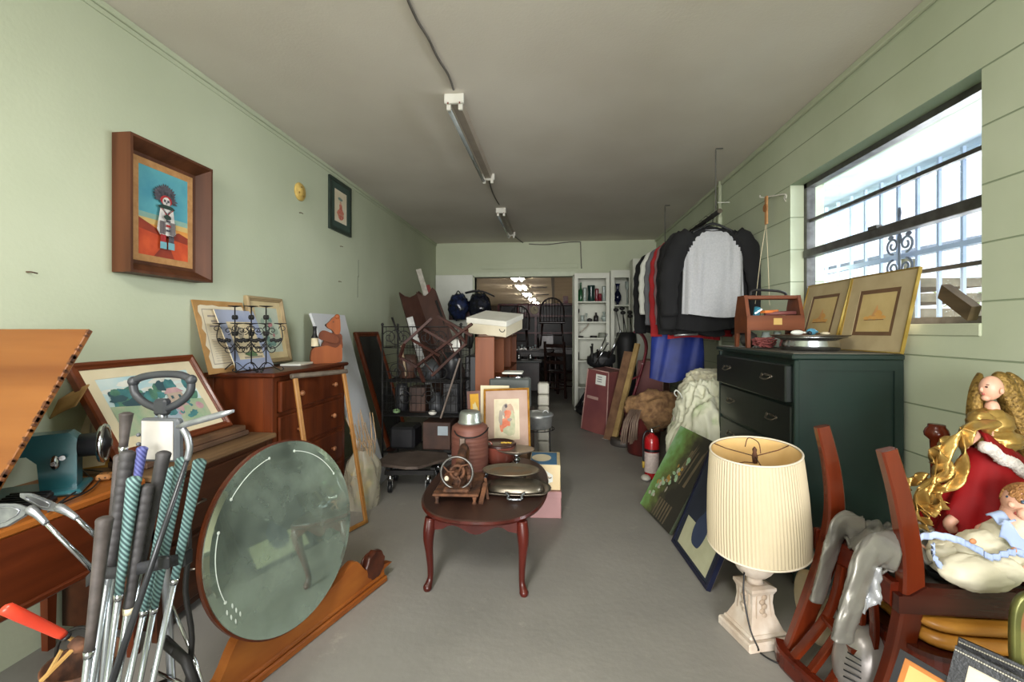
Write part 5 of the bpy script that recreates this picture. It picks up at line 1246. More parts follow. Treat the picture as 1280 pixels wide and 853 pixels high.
# tilted white box
cB = Yp(615, 408, 3.55)
Rb = Matrix.Rotation(-.30, 4, 'Z') @ Matrix.Rotation(.10, 4, 'Y') @ Matrix.Rotation(.20, 4, 'X')
t = thing('storage_box', 'white cardboard box lying tilted on top of the orange bookcase', 'box', (cB.x, cB.y, 1.063))
Mbx = Matrix.Translation(cB + Vector((0, .05, .015))) @ Rb
b = MB(Mbx); b.box((-.17, -.12, -.065), (.17, .22, .055), bevel=.003); b.build('carton', mat('ivory_carton', '#d9d0b8', '#d0c6ac', rough=.7), t)
b = MB(Mbx); b.box((-.176, -.125, .02), (.176, .225, .064), bevel=.003); b.build('lid', mat('white_carton_lid', '#dedcd2', '#d5d2c6', rough=.6), t)
b = MB(Mbx); b.tube(arc((.14, -.127, .0), .022, PI, 2 * PI, 10, 'xz'), .003, 6); b.build('hand_hole', BLACKP, t)
b = MB(); b.box((-.60, 3.5, bz + .001), (-.48, 3.75, bz + .022), bevel=.002); solo(b, 'flat_book', mat('brown_book', '#6a4a34', '#553a28'), 'brown book lying under the tilted white box on the bookcase', 'book', (-.54, 3.6, bz))

# ------------------------------------------------------------------ iron baker's rack full of junk
RY0, RY1, RX0, RX1 = 3.32, 3.66, -1.31, -.70
t = thing('bakers_rack', 'black wrought iron rack crammed with dark junk beside the wooden chest and white board', 'rack', ((RX0 + RX1) / 2, 3.5, 0))
RT = 1.15
for x in (RX0, RX1):
    for y in (RY0, RY1):
        b = MB(); b.tube([(x, y, 0), (x, y, RT)], .0075, 8); b.ell((x, y, RT + .008), .012, 8, 6); b.build('post', BLACKM, t)
for z, w_ in ((RT - .01, .004), (.98, .004), (.72, .005), (.46, .006), (.18, .006)):
    b = MB()
    for p, q_ in (((RX0, RY0), (RX1, RY0)), ((RX0, RY1), (RX1, RY1)), ((RX0, RY0), (RX0, RY1)), ((RX1, RY0), (RX1, RY1))): b.tube([(*p, z), (*q_, z)], w_, 6)
    b.build('rail', BLACKM, t)
b = MB()
for k in range(9):
    x = RX0 + .03 + k * (RX1 - RX0 - .06) / 8; b.tube([(x, RY0, .98), (x, RY0, RT - .01)], .0022, 5)
b.build('top_gallery', BLACKM, t)
b = MB()
for k, x in enumerate((-1.20, -.92)):
    for s in (-1, 1): b.tube(spiral((x + s * .055, RY0 - .004, 1.06), .055, .012, PI / 2 - s * PI / 2, s * 1.4, 26), .0035, 6)
    b.tube([(x + .055 * math.cos(i * PI / 10), RY0 - .006, 1.06 + .055 * math.sin(i * PI / 10)) for i in range(20)], .003, 6, closed=True)
b.build('scroll', BLACKM, t)
for z in (.46, .18, .72):
    b = MB()
    for k in range(13): y = RY0 + (RY1 - RY0) * k / 12; b.tube([(RX0, y, z), (RX1, y, z)], .003, 5)
    b.build('shelf', BLACKM, t)
b = MB()
for k in range(24): x = RX0 + (RX1 - RX0) * k / 23; b.tube([(x, RY1, .46), (x, RY1, 1.0)], .002, 4)
for k in range(10): z = .46 + .054 * k; b.tube([(RX0, RY1, z), (RX1, RY1, z)], .002, 4)
b.build('back_mesh', BLACKM, t)
b = MB()
for k in range(8): z = .50 + .07 * k; b.tube([(RX0, RY0, z), (RX0, RY1, z)], .002, 4); b.tube([(RX1, RY0, z), (RX1, RY1, z)], .002, 4)
b.build('side_mesh', BLACKM, t)
for k, x in enumerate((-1.2, -1.0, -.85)):
    b = MB(); b.tube(spiral((x, RY0 - .003, .80), .07, .012, k, 1.5, 26), .004, 6); b.build('scroll', BLACKM, t)
    b = MB(); b.tube(spiral((x + .06, RY0 - .003, .60), .06, .012, k + 2, -1.5, 26), .004, 6); b.build('scroll', BLACKM, t)
b = MB()
for k in range(17): x = RX0 + (RX1 - RX0) * k / 16; b.tube([(x, RY0 - .012, .50), (x, RY0 - .012, .80)], .0022, 4)
for k in range(6): z = .50 + .06 * k; b.tube([(RX0, RY0 - .012, z), (RX1, RY0 - .012, z)], .0022, 4)
b.build('wire_basket', BLACKM, t)
# junk on its shelves: individual dark bits
rn = random.Random(12)
DM = [mat('junk_black', '#232327', '#17171a', rough=.4), mat('junk_brown', '#4d3226', '#33211a', rough=.6), mat('junk_grey', '#54565a', '#3b3d40', rough=.5, metal=.3)]
lbl = ['dark tin', 'dark jar', 'black canister', 'iron pot', 'dark box', 'brown carton']
b = MB(Matrix.Translation((-1.22, 3.50, .466))); b.lathe([(.05, 0), (.055, .02), (.055, .18), (.045, .20), (.045, .22), (.001, .22)], 20); solo(b, 'canister', DM[0], 'tall black canister on the left end of the iron rack middle shelf', 'canister', (-1.22, 3.50, .466))
b = MB(Matrix.Translation((-1.07, 3.52, .466))); b.box((-.07, -.08, 0), (.06, .08, .20), bevel=.006); solo(b, 'carton', DM[1], 'dark brown carton beside the black canister on the iron rack', 'box', (-1.07, 3.52, .466))
b = MB(Matrix.Translation((-.93, 3.48, .466))); b.lathe([(.04, 0), (.06, .03), (.062, .08), (.03, .12), (.028, .15), (.034, .155), (.001, .155)], 20); solo(b, 'jar', DM[2], 'grey bellied jar in the middle of the iron rack', 'jar', (-.93, 3.48, .466))
b = MB(Matrix.Translation((-.80, 3.5, .466))); b.box((-.06, -.1, 0), (.06, .1, .24), bevel=.008); solo(b, 'carton', DM[0], 'black upright case at the right end of the iron rack middle shelf', 'box', (-.80, 3.5, .466))
for k, (x, s) in enumerate(((-1.18, .19), (-.98, .16), (-.82, .21))):
    b = MB(Matrix.Translation((x, 3.53, .726))); b.lathe([(.05, 0), (.07, .01), (.075, s * .7), (.06, s), (.001, s)] if k != 1 else [(.08, 0), (.082, s * .5), (.05, s * .8), (.001, s)], 18); solo(b, 'iron_pot', DM[(k + 1) % 3], ('left', 'middle', 'right')[k] + ' dark pot on the upper shelf of the iron rack', 'pot', (x, 3.53, .726), 'pots on the iron rack upper shelf')
b = MB(Matrix.Translation((-1.22, 3.38, .466))); b.ell((0, 0, .02), (.03, .02, .018), 10, 8, disp=lambda d: 1 + .25 * noise.noise(d * 5)); solo(b, 'green_ornament', mat('pale_green_bits', '#8fae7c', '#6d8f63'), 'small pale green ornament at the front left of the iron rack shelf', 'ornament', (-1.22, 3.38, .466))
b = MB(Matrix.Translation((-.93, 3.36, .466))); b.lathe([(.02, 0), (.03, .01), (.03, .02), (.018, .032), (.001, .036)], 16); solo(b, 'white_cup', WHITEM, 'small upturned white cup at the front of the iron rack shelf', 'cup', (-.93, 3.36, .466))
c = Yp(571, 432, 3.40); b = MB(); b.lathe([(.045, 0), (.05, .006), (.035, .012), (.001, .008)], 20, frame_mat(Vector((c.x, 3.37, c.z)), Vector((1, 0, 0)), Vector((0, 0, 1)), Vector((0, -1, 0)))); solo(b, 'white_plate', WHITEM, 'small white dish propped at the right side of the iron rack', 'dish', c)
# tangled red brown chair frames thrown on the rack
RB = wood('dull_red_frame', '#4a2620', '#301713', axis='x', rough=.5)
t = thing('broken_chair_frame', 'upturned red brown slatted chair frame jammed diagonally in front of the iron rack', 'chair frame', Yp(530, 470, 3.2))
segs = [((522, 457), (590, 405), .03), ((500, 447), (522, 459), .022), ((540, 470), (582, 430), .024), ((560, 405), (582, 428), .022), ((547, 395), (590, 420), .022), ((505, 430), (540, 398), .022), ((515, 425), (550, 445), .016), ((530, 412), (565, 432), .016), ((500, 447), (505, 430), .018), ((523, 460), (530, 478), .022), ((582, 430), (584, 412), .016)]
for k, (a_, e_, w_) in enumerate(segs):
    b = MB(); b.beam(Yp(*a_, 3.22 - .02 * (k % 3)), Yp(*e_, 3.16 + .03 * (k % 2)), w_, .018); b.build('rail', RB, t)
for k in range(5):
    b = MB(); b.tube([Yp(528 + k * 11, 450 - k * 8, 3.19), Yp(541 + k * 9, 466 - k * 8, 3.2)], .005, 6); b.build('spindle', RB, t)
b = MB(); b.beam(Yp(575, 448, 3.29), Yp(551, 523, 3.29), .018, .012); solo(b, 'wooden_stick', mat('grey_stick', '#6d5f55', '#54473e'), 'grey wooden stick slanting across the front of the iron rack', 'stick', Yp(556, 500, 3.24))
b = MB(); b.beam(Yp(502, 432, 3.42), Yp(508, 470, 3.42), .02, .012); solo(b, 'wooden_stick', mat('pale_worn_stick', '#a99579', '#87745a'), 'short pale stick standing among the dark junk in the iron rack', 'stick', Yp(508, 470, 3.42))
b = MB(); b.tube([Yp(490, 397, 3.5), Yp(500, 425, 3.5)], [.009, .006], 8); solo(b, 'dark_rod', BLACKM, 'short black rod poking up at the top left of the iron rack', 'rod', Yp(500, 425, 3.5))

# brown framed dark panel behind the rack
def art_dark(b, w, h):
    b.rect(-w/2, -h/2, w/2, h/2, 0, 0)
    return [P('dark_glass_panel', '#2a2c2b', '#353836', 5, .15)]
q = [Vector((-1.46, 3.76, .03)), Vector((-1.42, 4.20, .03)), Vector((-1.75, 4.42, 1.09)), Vector((-1.765, 3.95, 1.09))]
framed('old_mirror', 'tall red brown framed dark panel leaning on the wall behind the iron rack', q, .045, 'mould', WRED, [], art_dark, thick=.02)
# carved dark brown boards and white strips standing in the corner
DB = wood('dark_shutter', '#4e3029', '#38201c', axis='z', rough=.5)
def plank(p_bot, p_top, w, th, m, name, label, cat, notch=False, facing=(0.6, -1, 0)):
    p0 = Vector(p_bot); p1 = Vector(p_top); y = (p1 - p0).normalized(); f = Vector(facing); x = y.cross(f).normalized(); 
    if x.x < 0: x = -x
    z = x.cross(y); L = (p1 - p0).length
    M = frame_mat(p0, x, y, z); b = MB(M)
    if notch: pts = [(-w/2, 0), (w/2, 0), (w/2, L * .97), (w * .38, L), (w * .15, L * .975), (-w * .1, L * .962), (-w * .3, L * .975), (-w/2, L * 1.01)]
    else: pts = [(-w/2, 0), (w/2, 0), (w/2, L), (-w/2, L)]
    b.prism(pts, th)
    return solo(b, name, m, label, cat, p_bot)
plank(Vector((-.95, 4.2, .01)), Yp(513, 366, 4.75), .24, .03, DB, 'carved_board', 'dark brown shaped board with curved top, left of the pair in the corner', 'board', True)
plank(Vector((-.70, 4.25, .01)), Yp(532, 363, 4.65), .20, .03, DB, 'carved_board', 'dark brown shaped board with curved top, right of the pair in the corner', 'board', True, (.2, -1, 0))
plank(Vector((-.93, 4.75, .01)), Yp(523, 337, 5.2), .06, .02, mat('chipped_white', '#c4c0b6', '#a49e92', scale=20), 'white_strip', 'narrow chipped white board standing highest in the back left corner', 'board', False, (.5, -1, 0))
plank(Vector((-.80, 4.95, .01)), Yp(534, 357, 5.2), .05, .02, mat('dull_red_strip', '#9a3a34', '#7c2f2c'), 'red_strip', 'narrow red strip leaning beside the chipped white board', 'board', False, (.5, -1, 0))
plank(Vector((-.88, 3.73, .01)), Yp(512, 397, 3.85), .055, .02, mat('scuffed_white', '#b3b3b0', '#8f8f8c', scale=20), 'white_strip', 'short scuffed white slat sticking up out of the iron rack', 'board', False, (.3, -1, 0))
plank(Vector((-.66, 4.35, .01)), Yp(545, 376, 4.6), .02, .02, BLACKM, 'dark_pole', 'thin dark pole standing right of the carved boards', 'pole')

# ------------------------------------------------------------------ dolly with casters in front of the rack
c = Vector((-1.0, 3.12, 0)); t = thing('plant_dolly', 'low grey wooden dolly on black casters in front of the iron rack', 'dolly', c)
M = loc_rot(c, .15)
b = MB(M); pts = [(-.24, -.02), (-.20, .14), (0, .20), (.22, .14), (.25, 0), (.06, -.20), (-.02, -.20), (-.20, -.12)]
b.prism(pts, .018, Matrix.Translation((0, 0, .19))); b.build('platform', mat('grey_brown_board', '#5d5048', '#473b34', rough=.7, scale=9), t)
b = MB(M); b.beam((-.18, -.10, .135), (.16, -.12, .135), .03, .03); b.beam((-.18, .12, .135), (.18, .12, .135), .03, .03); b.beam((-.16, -.1, .15), (-.16, .12, .15), .03, .03); b.beam((.15, -.12, .15), (.15, .12, .15), .03, .03); b.build('frame', BLACKM, t)
for x, y in ((-.14, -.12), (.12, -.14), (-.15, .12), (.16, .12)):
    b = MB(M @ Matrix.Translation((x, y, 0))); b.lathe([(.018, .085), (.022, .10), (.012, .125)], 12); b.box((-.018, -.012, .04), (-.014, .012, .09)); b.box((.014, -.012, .04), (.018, .012, .09)); cs = b.build('caster', CHROME, t)
    b = MB(M @ Matrix.Translation((x, y, .036)) @ Matrix.Rotation(PI / 2, 4, 'Y')); b.lathe([(.02, -.014), (.034, -.012), (.036, 0), (.034, .012), (.02, .014)], 20); b.build('wheel', BLACKP, cs)
b = MB(); b.box((-1.02, 3.40, .186), (-.80, 3.60, .40), bevel=.005); b.poly([(-.90, 3.398, .30), (-.82, 3.398, .30), (-.82, 3.398, .37), (-.90, 3.398, .37)], 1); solo(b, 'carton', [DM[1], mat('pale_blue_label', '#a9b5bd')], 'dark carton with a pale label on the lowest shelf of the iron rack', 'box', (-.91, 3.5, .186))
b = MB(); b.box((-1.28, 3.38, .186), (-1.08, 3.60, .36), bevel=.02); solo(b, 'dark_case', DM[0], 'black case at the left of the lowest shelf of the iron rack', 'case', (-1.18, 3.5, .186))
b = MB(); b.box((-.74, 3.66, 0), (-.64, 4.2, .9), bevel=.01); solo(b, 'tall_case', DM[0], 'tall black case standing between the iron rack and the bookcase', 'case', (-.69, 3.9, 0))

# bags hanging on the open door leaf
b = MB(); a_ = Yp(561, 400, 6.6); e_ = Yp(592, 377, 6.6); b.box((a_.x, 6.60, a_.z), (e_.x, 6.625, e_.z), bevel=.004); b.build; solo(b, 'hook_board', mat('maroon_board', '#4a1a1c', '#371214', rough=.4), 'maroon hook board on the open white door leaf in the back left corner', 'hook board', a_)
def shiny_bag(px, py, Y, rx, rz, m, label, seed, hang=0):
    c = Yp(px, py, Y); t = thing('hanging_bag', label, 'bag', c, 0)
    b = MB(); b.ell(c, (rx, .09, rz), 22, 16, disp=lambda d: 1 + .22 * noise.noise(d * 3 + Vector((seed, 0, 0))) + .09 * noise.noise(d * 9 + Vector((seed, 5, 0)))); b.build('sack', m, t)
    b = MB(); b.tube(smooth_path([c + Vector((-.05, 0, rz * .8)), c + Vector((-.01, .03, rz * 1.25)), c + Vector((.05, 0, rz * .8))] + ([c + Vector((.0, .10, hang))] if hang else []), 4), .008, 6); b.build('strap', BLACKP, t)
shiny_bag(573, 384, 6.40, .15, .19, mat('navy_vinyl', '#27335c', '#16181f', rough=.2, scale=14), 'shiny navy bag hanging on the door leaf, left of the black one', 1)
shiny_bag(599, 384, 6.40, .17, .20, mat('black_vinyl', '#1f2230', '#0e0f12', rough=.18, scale=14), 'shiny black bag hanging beside the doorway, above the tilted white box', 4)
b = MB(); c = Yp(597, 372, 6.3); b.grid(lambda u, v: c + Vector((-.16 + .40 * u, -.1 * v, .05 - .05 * u + .05 * math.sin(u * PI))), 8, 4); o = solo(b, 'cap', BLACKP, 'black cap brim sticking out of the top of the hanging black bag', 'cap', c); sm = o.modifiers.new('s', 'SOLIDIFY'); sm.thickness = .02
shiny_bag(586, 423, 6.56, .07, .15, mat('grey_pouch', '#6a6c6c', '#505252', rough=.5), 'small grey pouch hanging low on the door leaf below the bags', 9, .50)

# ------------------------------------------------------------------ white shelving at the back right
WS = mat('white_shelf_paint', '#d3d5c8', '#c6c8bb', rough=.6, scale=3)
def shelf_unit(x0, x1, yf, yb, ztop, label, shelves, rz=0.0, head=.07):
    c = Vector(((x0 + x1) / 2, yb, 0)); t = thing('shelf_unit', label, 'shelving', c, rz, 'white shelf units at the back')
    M = Matrix.Translation(c) @ Matrix.Rotation(rz, 4, 'Z'); w = (x1 - x0) / 2; d = yf - yb
    for s in (-1, 1):
        b = MB(M); b.box((s * w - .018 * s, d, 0), (s * w, 0, ztop - .003)); b.build('side_panel', WS, t)
    b = MB(M); b.box((-w + .018, -.012, 0), (w - .018, -.001, ztop - .02)); b.build('back_panel', WS, t)
    b = MB(M)
    for s in (-1, 1): b.box((s * w, d - .012, 0), (s * (w - .05), d - .0005, ztop - head))
    b.box((-w, d - .012, ztop - head), (w, d - .0005, ztop + .002)); b.box((-w + .05, d - .012, 0), (w - .05, d - .0005, .08)); b.build('face_frame', WS, t)
    for z in shelves:
        b = MB(M); b.box((-w + .018, d + .005, z), (w - .018, -.012, z + .018)); b.build('shelf', WS, t)
    b = MB(M); b.box((-w + .018, d, ztop - .020), (w - .018, 0, ztop - .001)); b.build('top', WS, t)
    return t
def zat(py, Y): return Yp(735, py, Y).z
sh = [zat(379, 6.4), zat(404, 6.4), zat(424, 6.4), zat(452, 6.4), .3]
xA, xB = Yp(718, 400, 6.3).x, Yp(762, 400, 6.3).x
xC = Yp(790, 400, 6.3).x
shelf_unit(xA, xB, 6.30, 6.66, 1.90, 'white open shelf unit with coloured vases beside the doorway', sh)
shelf_unit(xB + .01, xC, 6.26, 6.66, 1.93, 'narrow white shelf unit with a blue vase right of the coloured vases', [zat(383.5, 6.35), 1.0, .5], head=.10)
b = MB(); xD = Yp(791, 400, 6.0).x; xE = XR - .01; b.box((xD, 6.0, 0), (xE, 6.03, 2.05), bevel=.003); b.box((xD, 6.03, 0), (xD + .02, 6.22, 2.05)); solo(b, 'cupboard_panel', WS, 'tall white cupboard side at the back beside the hanging shirts', 'cupboard', (xD, 6.3, 0))
def vase(px, py_base, h, r, m, label, Y=6.42, kind=0, cat='vase', name='vase'):
    x = Yp(px, 400, Y).x; z = min([s + .0185 for s in sh] + [zat(383.5, 6.35) + .0185, 1.0185, .5185], key=lambda s: abs(s - Yp(px, py_base, Y).z))
    pr = {0: [(r * .7, 0), (r, h * .1), (r * .8, h * .5), (r * 1.0, h * .9), (r * 1.05, h)], 1: [(r * .8, 0), (r, h * .05), (r, h * .6), (r * .4, h * .72), (r * .4, h * .95), (r * .5, h)],
          2: [(r * .5, 0), (r * .3, h * .1), (r * .9, h * .25), (r, h * .42), (r * .7, h * .58), (r * .35, h * .68), (r * .4, h * .85), (r * .65, h)], 3: [(r, 0), (r * .3, h * .08), (r * .25, h * .6), (r * .9, h * .75), (r, h)],
          4: [(r, 0), (r, h * .85), (r * .8, h)], 5: [(r * .8, 0), (r, h * .3), (r * .9, h * .8), (r * .2, h)]}[kind]
    b = MB(Matrix.Translation((x, Y, z))); b.lathe(pr, 18); solo(b, name, m, label, cat, (x, Y, z), 'glass and pottery on the white shelves')
GG = mat('green_glass', '#2f6a3f', '#234f30', rough=.15); CG = mat('clear_glass', '#a8b3ac', '#8f9b94', rough=.12); DG = mat('deep_teal_glass', '#22403a', '#182d2a', rough=.2); RG = mat('red_glass', '#8c2434', '#6a1826', rough=.2)
DK = mat('dark_ware', '#2c2a2a', '#1b1919', rough=.4)
vase(722, 378, .26, .028, GG, 'green glass bottle vase at the far left of the top shelf', kind=1)
vase(726, 378, .28, .026, GG, 'second green glass bottle vase on the top shelf', kind=1, Y=6.50)
vase(731, 378, .20, .026, CG, 'clear glass vase between the green ones and the wide dark vase', kind=0)
vase(739, 377, .23, .052, DG, 'wide dark teal vase in the middle of the top shelf', kind=0)
vase(746, 377, .19, .026, RG, 'dark red vase right of the wide teal vase', kind=0, Y=6.48)
vase(750, 378, .11, .024, RG, 'small red candle glass in front of the clear vases', kind=4, Y=6.36)
vase(755, 378, .22, .026, CG, 'tall clear vase at the right of the top shelf', kind=0)
vase(722.5, 402, .18, .022, DK, 'slim dark candlestick on the second shelf', kind=3, cat='candlestick', name='candlestick')
vase(728, 402, .09, .03, CG, 'small clear glass on the second shelf', kind=0, cat='glass', name='glass_cup')
vase(733, 402, .12, .016, CG, 'thin clear bud vase on the second shelf', kind=3)
vase(737, 403, .05, .04, DK, 'low dark bowl on the second shelf', kind=5, cat='bowl', name='bowl')
vase(745, 403, .13, .035, DK, 'dark stoppered bottle on the second shelf', kind=1, cat='bottle', name='bottle')
vase(755, 402, .14, .045, CG, 'round clear jar at the right of the second shelf', kind=2, cat='jar', name='jar')
vase(724, 423, .025, .06, DK, 'flat dark dish at the left of the third shelf', kind=4, cat='dish', name='dish')
vase(742, 423, .03, .05, DK, 'low dark dish in the middle of the third shelf', kind=4, cat='dish', name='dish')
vase(753, 423, .07, .06, mat('grey_green_tin', '#8d9184', '#757a6e'), 'grey green tin at the right of the third shelf', kind=4, cat='tin', name='tin')
vase(723, 450, .12, .012, DK, 'small dark spike ornament on the fourth shelf', kind=5, cat='ornament', name='ornament')
vase(740, 450, .06, .07, mat('grey_pottery', '#a3a595', '#8b8d7e'), 'grey pottery crock on the fourth shelf', kind=4, cat='crock', name='crock')
vase(772, 381, .30, .052, mat('cobalt_glass', '#191c3c', '#101228', rough=.15), 'dark blue jug vase on the narrow shelf unit', kind=2, Y=6.38)
vase(784, 381, .33, .03, CG, 'tall clear glass candlestick beside the blue jug vase', kind=3, cat='candlestick', name='candlestick', Y=6.38)
b = MB(); b.tube(smooth_path([Yp(725, 416, 6.45), Yp(731, 411, 6.45), Yp(734, 408, 6.45), Yp(736, 404.6, 6.45)], 4), .009, 6); solo(b, 'brass_hook', PEWTER, 'bent metal arm hanging under the second white shelf', 'hook', Yp(730, 410, 6.45))

# golf bag with dark clubs standing in front of the shelves
c = Vector((.93, 5.85, 0)); t = thing('golf_bag', 'tall black golf bag standing in front of the narrow white shelf unit', 'golf bag', c)
ax = Vector((.02, .08, 1)).normalized()
b = MB(loc_rot(c, 0, -.08)); b.lathe([(.10, 0), (.12, .02), (.11, .3), (.12, .7), (.13, .98), (.125, 1.08), (.115, 1.08), (.10, .9), (.001, .88)], 22); b.build('tube', mat('black_nylon', '#1a1a1d', '#111113', rough=.6), t)
b = MB(loc_rot(c, 0, -.08)); b.box((-.09, -.17, .2), (.09, -.10, .6), bevel=.02); b.build('pocket', MATS['black_nylon'], t)
b = MB(loc_rot(c, 0, -.08)); b.tube(smooth_path([(-.12, -.03, .95), (-.19, -.06, .8), (-.19, -.06, .6), (-.12, -.04, .45)], 4), .012, 6); b.build('strap', MATS['black_nylon'], t)
rn = random.Random(21)
cl = ['leftmost', 'second from the left', 'middle', 'second from the right', 'rightmost']
for k in range(5):
    x = .86 + .035 * k; b = MB(); p1 = Vector((x, 5.86, 1.0)); p2 = Vector((x - .05 + rn.uniform(-.03, .08), 5.92, 1.25 + rn.uniform(0, .18))); b.tube([p1, p2], .006, 6); b.ell(p2, (.035, .02, .025), 10, 8)
    solo(b, 'golf_club', BLACKM, 'dark golf club, %s of five in the black golf bag' % cl[k], 'golf club', p1, 'clubs in the black golf bag')
# black tool bag with silver tools lying on the red case
c = Yp(752, 447, 5.35)
t = thing('tripod_bundle', 'bundle of black and chrome tripod stands lying on the left red case', 'tripod', (c.x, 5.35, c.z - .12))
b = MB(); b.ell(c + Vector((.0, .05, -.03)), (.17, .10, .10), 18, 12, disp=lambda d: 1 + .3 * noise.noise(d * 4)); b.build('bag', MATS['black_nylon'], t)
for k in range(7):
    p1 = c + Vector((rn.uniform(-.12, .12), rn.uniform(-.12, -.02), rn.uniform(-.10, 0))); p2 = p1 + Vector((rn.uniform(-.02, .16), rn.uniform(-.05, .05), rn.uniform(.10, .38)))
    b = MB(); b.tube([p1, p2], .009, 6); b.ell(p2, .014, 8, 6); b.build('leg', CHROME if k % 2 else BLACKM, t)

# two tall dusty red cases
DR = mat('dusty_red_case', '#7d4843', '#66383a', rough=.55, scale=3); PK = mat('pale_red_side', '#9a6463', '#885554', rough=.5, scale=3)
def hard_case(c, w, d, h, rz, tilt, label, ml=DR):
    t = thing('hard_case', label, 'case', c, rz, 'dusty red cases at the back right')
    M = WM[t] @ Matrix.Rotation(tilt, 4, 'Y') 
    b = MB(M); b.prism([(-w/2, 0), (w/2, 0), (w * .40, h), (-w * .40, h)], d, frame_mat(Vector((0, 0, 0)), Vector((1, 0, 0)), Vector((0, 0, 1)), Vector((0, -1, 0)))); b.build('body', ml, t)
    b = MB(M)
    for s in (-1, 1):
        b.tube([(-w * .5, s * d/2, 0), (-w * .40, s * d/2, h)], .007, 6); b.tube([(w * .5, s * d/2, 0), (w * .40, s * d/2, h)], .007, 6); b.tube([(-w * .4, s * d/2, h), (w * .4, s * d/2, h)], .007, 6)
    b.build('edging', mat('pale_edging', '#b08d84', '#9a776f'), t)
    return t, M
t, M = hard_case(Vector((.52, 5.02, .004)), .34, .30, .68, -.75, .10, 'tall tapered dusty red case on the floor nearest the doorway')
b = MB(M); b.box((-.02, -.153, .53), (.11, -.151, .64)); 
for k in range(3): b.box((.0, -.155, .56 + k * .025), (.06, -.153, .568 + k * .025), mi=1)
b.build('label', [WHITE, INK], t)
b = MB(M); b.box((-.12, -.153, .36), (.03, -.151, .39)); b.build('tape', mat('tape', '#a98a80'), t)
t, M = hard_case(Vector((1.10, 5.25, .004)), .34, .30, .76, -.45, 0.04, 'pinkish red tall case standing behind the red hand truck', PK)
# leaning boards
plank(Zp(760, 550, .01), Yp(786, 440, 4.80), .10, .02, mat('worn_board', '#7a5a40', '#5f432f', scale=12), 'wooden_plank', 'brown wooden plank leaning between the two red cases', 'plank', False, (-.8, -1, 0))
plank(Zp(767, 553, .01), Yp(797, 430, 4.72), .05, .03, mat('yellow_board', '#a58a58', '#866c40', scale=12), 'wooden_plank', 'yellowish narrow board leaning in front of the brown plank', 'plank', False, (-.8, -1, 0))
# hand truck
t = thing('hand_truck', 'dull red tubular hand truck leaning among the cases at the back right', 'hand truck', Yp(785, 548, 4.6))
HR = mat('dull_red_tube', '#7d2f38', '#61232b', rough=.4)
for off in (0, .16):
    b = MB(); pth = smooth_path([Yp(775, 545, 4.6) + Vector((off * .3, off * 1.2, 0)), Yp(790, 500, 4.7) + Vector((off * .3, off * 1.2, 0)), Yp(805, 450, 4.8) + Vector((off * .3, off * 1.2, 0)), Yp(807, 430, 4.85) + Vector((off * .3, off * 1.2, 0)), Yp(801, 418, 4.9) + Vector((off * .3, off * 1.2, 0)), Yp(792, 415, 4.9) + Vector((off * .3, off * 1.2, 0))], 4)
    b.tube(pth, .013, 8); b.build('side_tube', HR, t)
b = MB()
for (x, y) in ((783, 522), (795, 484), (803, 455)): p = Yp(x, y, 4.68); b.tube([p, p + Vector((.05, .20, 0))], .010, 6)
b.tube([Yp(790, 500, 4.7), Yp(798, 530, 4.66)], .01, 6); b.tube([Yp(775, 480, 4.75), Yp(800, 470, 4.75)], .01, 6); b.build('cross_bar', HR, t)
for off in (0, .26):
    p = Yp(778, 549, 4.62); b = MB(frame_mat(Vector((p.x + off * .3, 4.62 + off, .055)), Vector((0, 1, 0)), Vector((0, 0, 1)), Vector((1, 0, 0)))); b.lathe([(.02, -.02), (.05, -.018), (.055, 0), (.05, .018), (.02, .02)], 20); b.build('wheel', BLACKP, t)
b = MB(); b.lathe([(.12, 0), (.125, .01), (.125, .055), (.115, .065), (.001, .065)], 28, Matrix.Translation(Zp(779, 556, 0) + Vector((0, 0, 0)))); solo(b, 'round_tin', mat('grey_tin', '#55504b', '#433f3b', rough=.5, metal=.4), 'flat round grey tin on the floor in front of the red hand truck', 'tin', Zp(779, 556, 0))
# black fan / leather case on floor left
c = Zp(728, 522, 0); b = MB(); b.ell(c + Vector((.02, .1, .09)), (.10, .16, .085), 16, 10, disp=lambda d: 1 + .2 * noise.noise(d * 3)); solo(b, 'shoulder_bag', MATS['black_nylon'], 'black bag slumped on the floor at the foot of the white shelves', 'bag', c)
b = MB(); b.tube(smooth_path([Zp(720, 512, 0) + Vector((0, 0, .02)), Yp(724, 505, 5.7), Yp(734, 488, 5.6), Yp(744, 470, 5.5)], 4), .022, 8); solo(b, 'vacuum_hose', BLACKP, 'black hose leaning between the doorpost and the red case', 'hose', Zp(720, 512, 0))
b = MB(); b.poly([Zp(752, 548, .002), Zp(760, 550, .002), Zp(768, 546, .002), Zp(761, 545, .002)]); o = solo(b, 'paper_scrap', WHITE, 'scrap of white paper on the floor before the red case', 'paper', Zp(760, 548, 0)); sm = o.modifiers.new('s', 'SOLIDIFY'); sm.thickness = .002

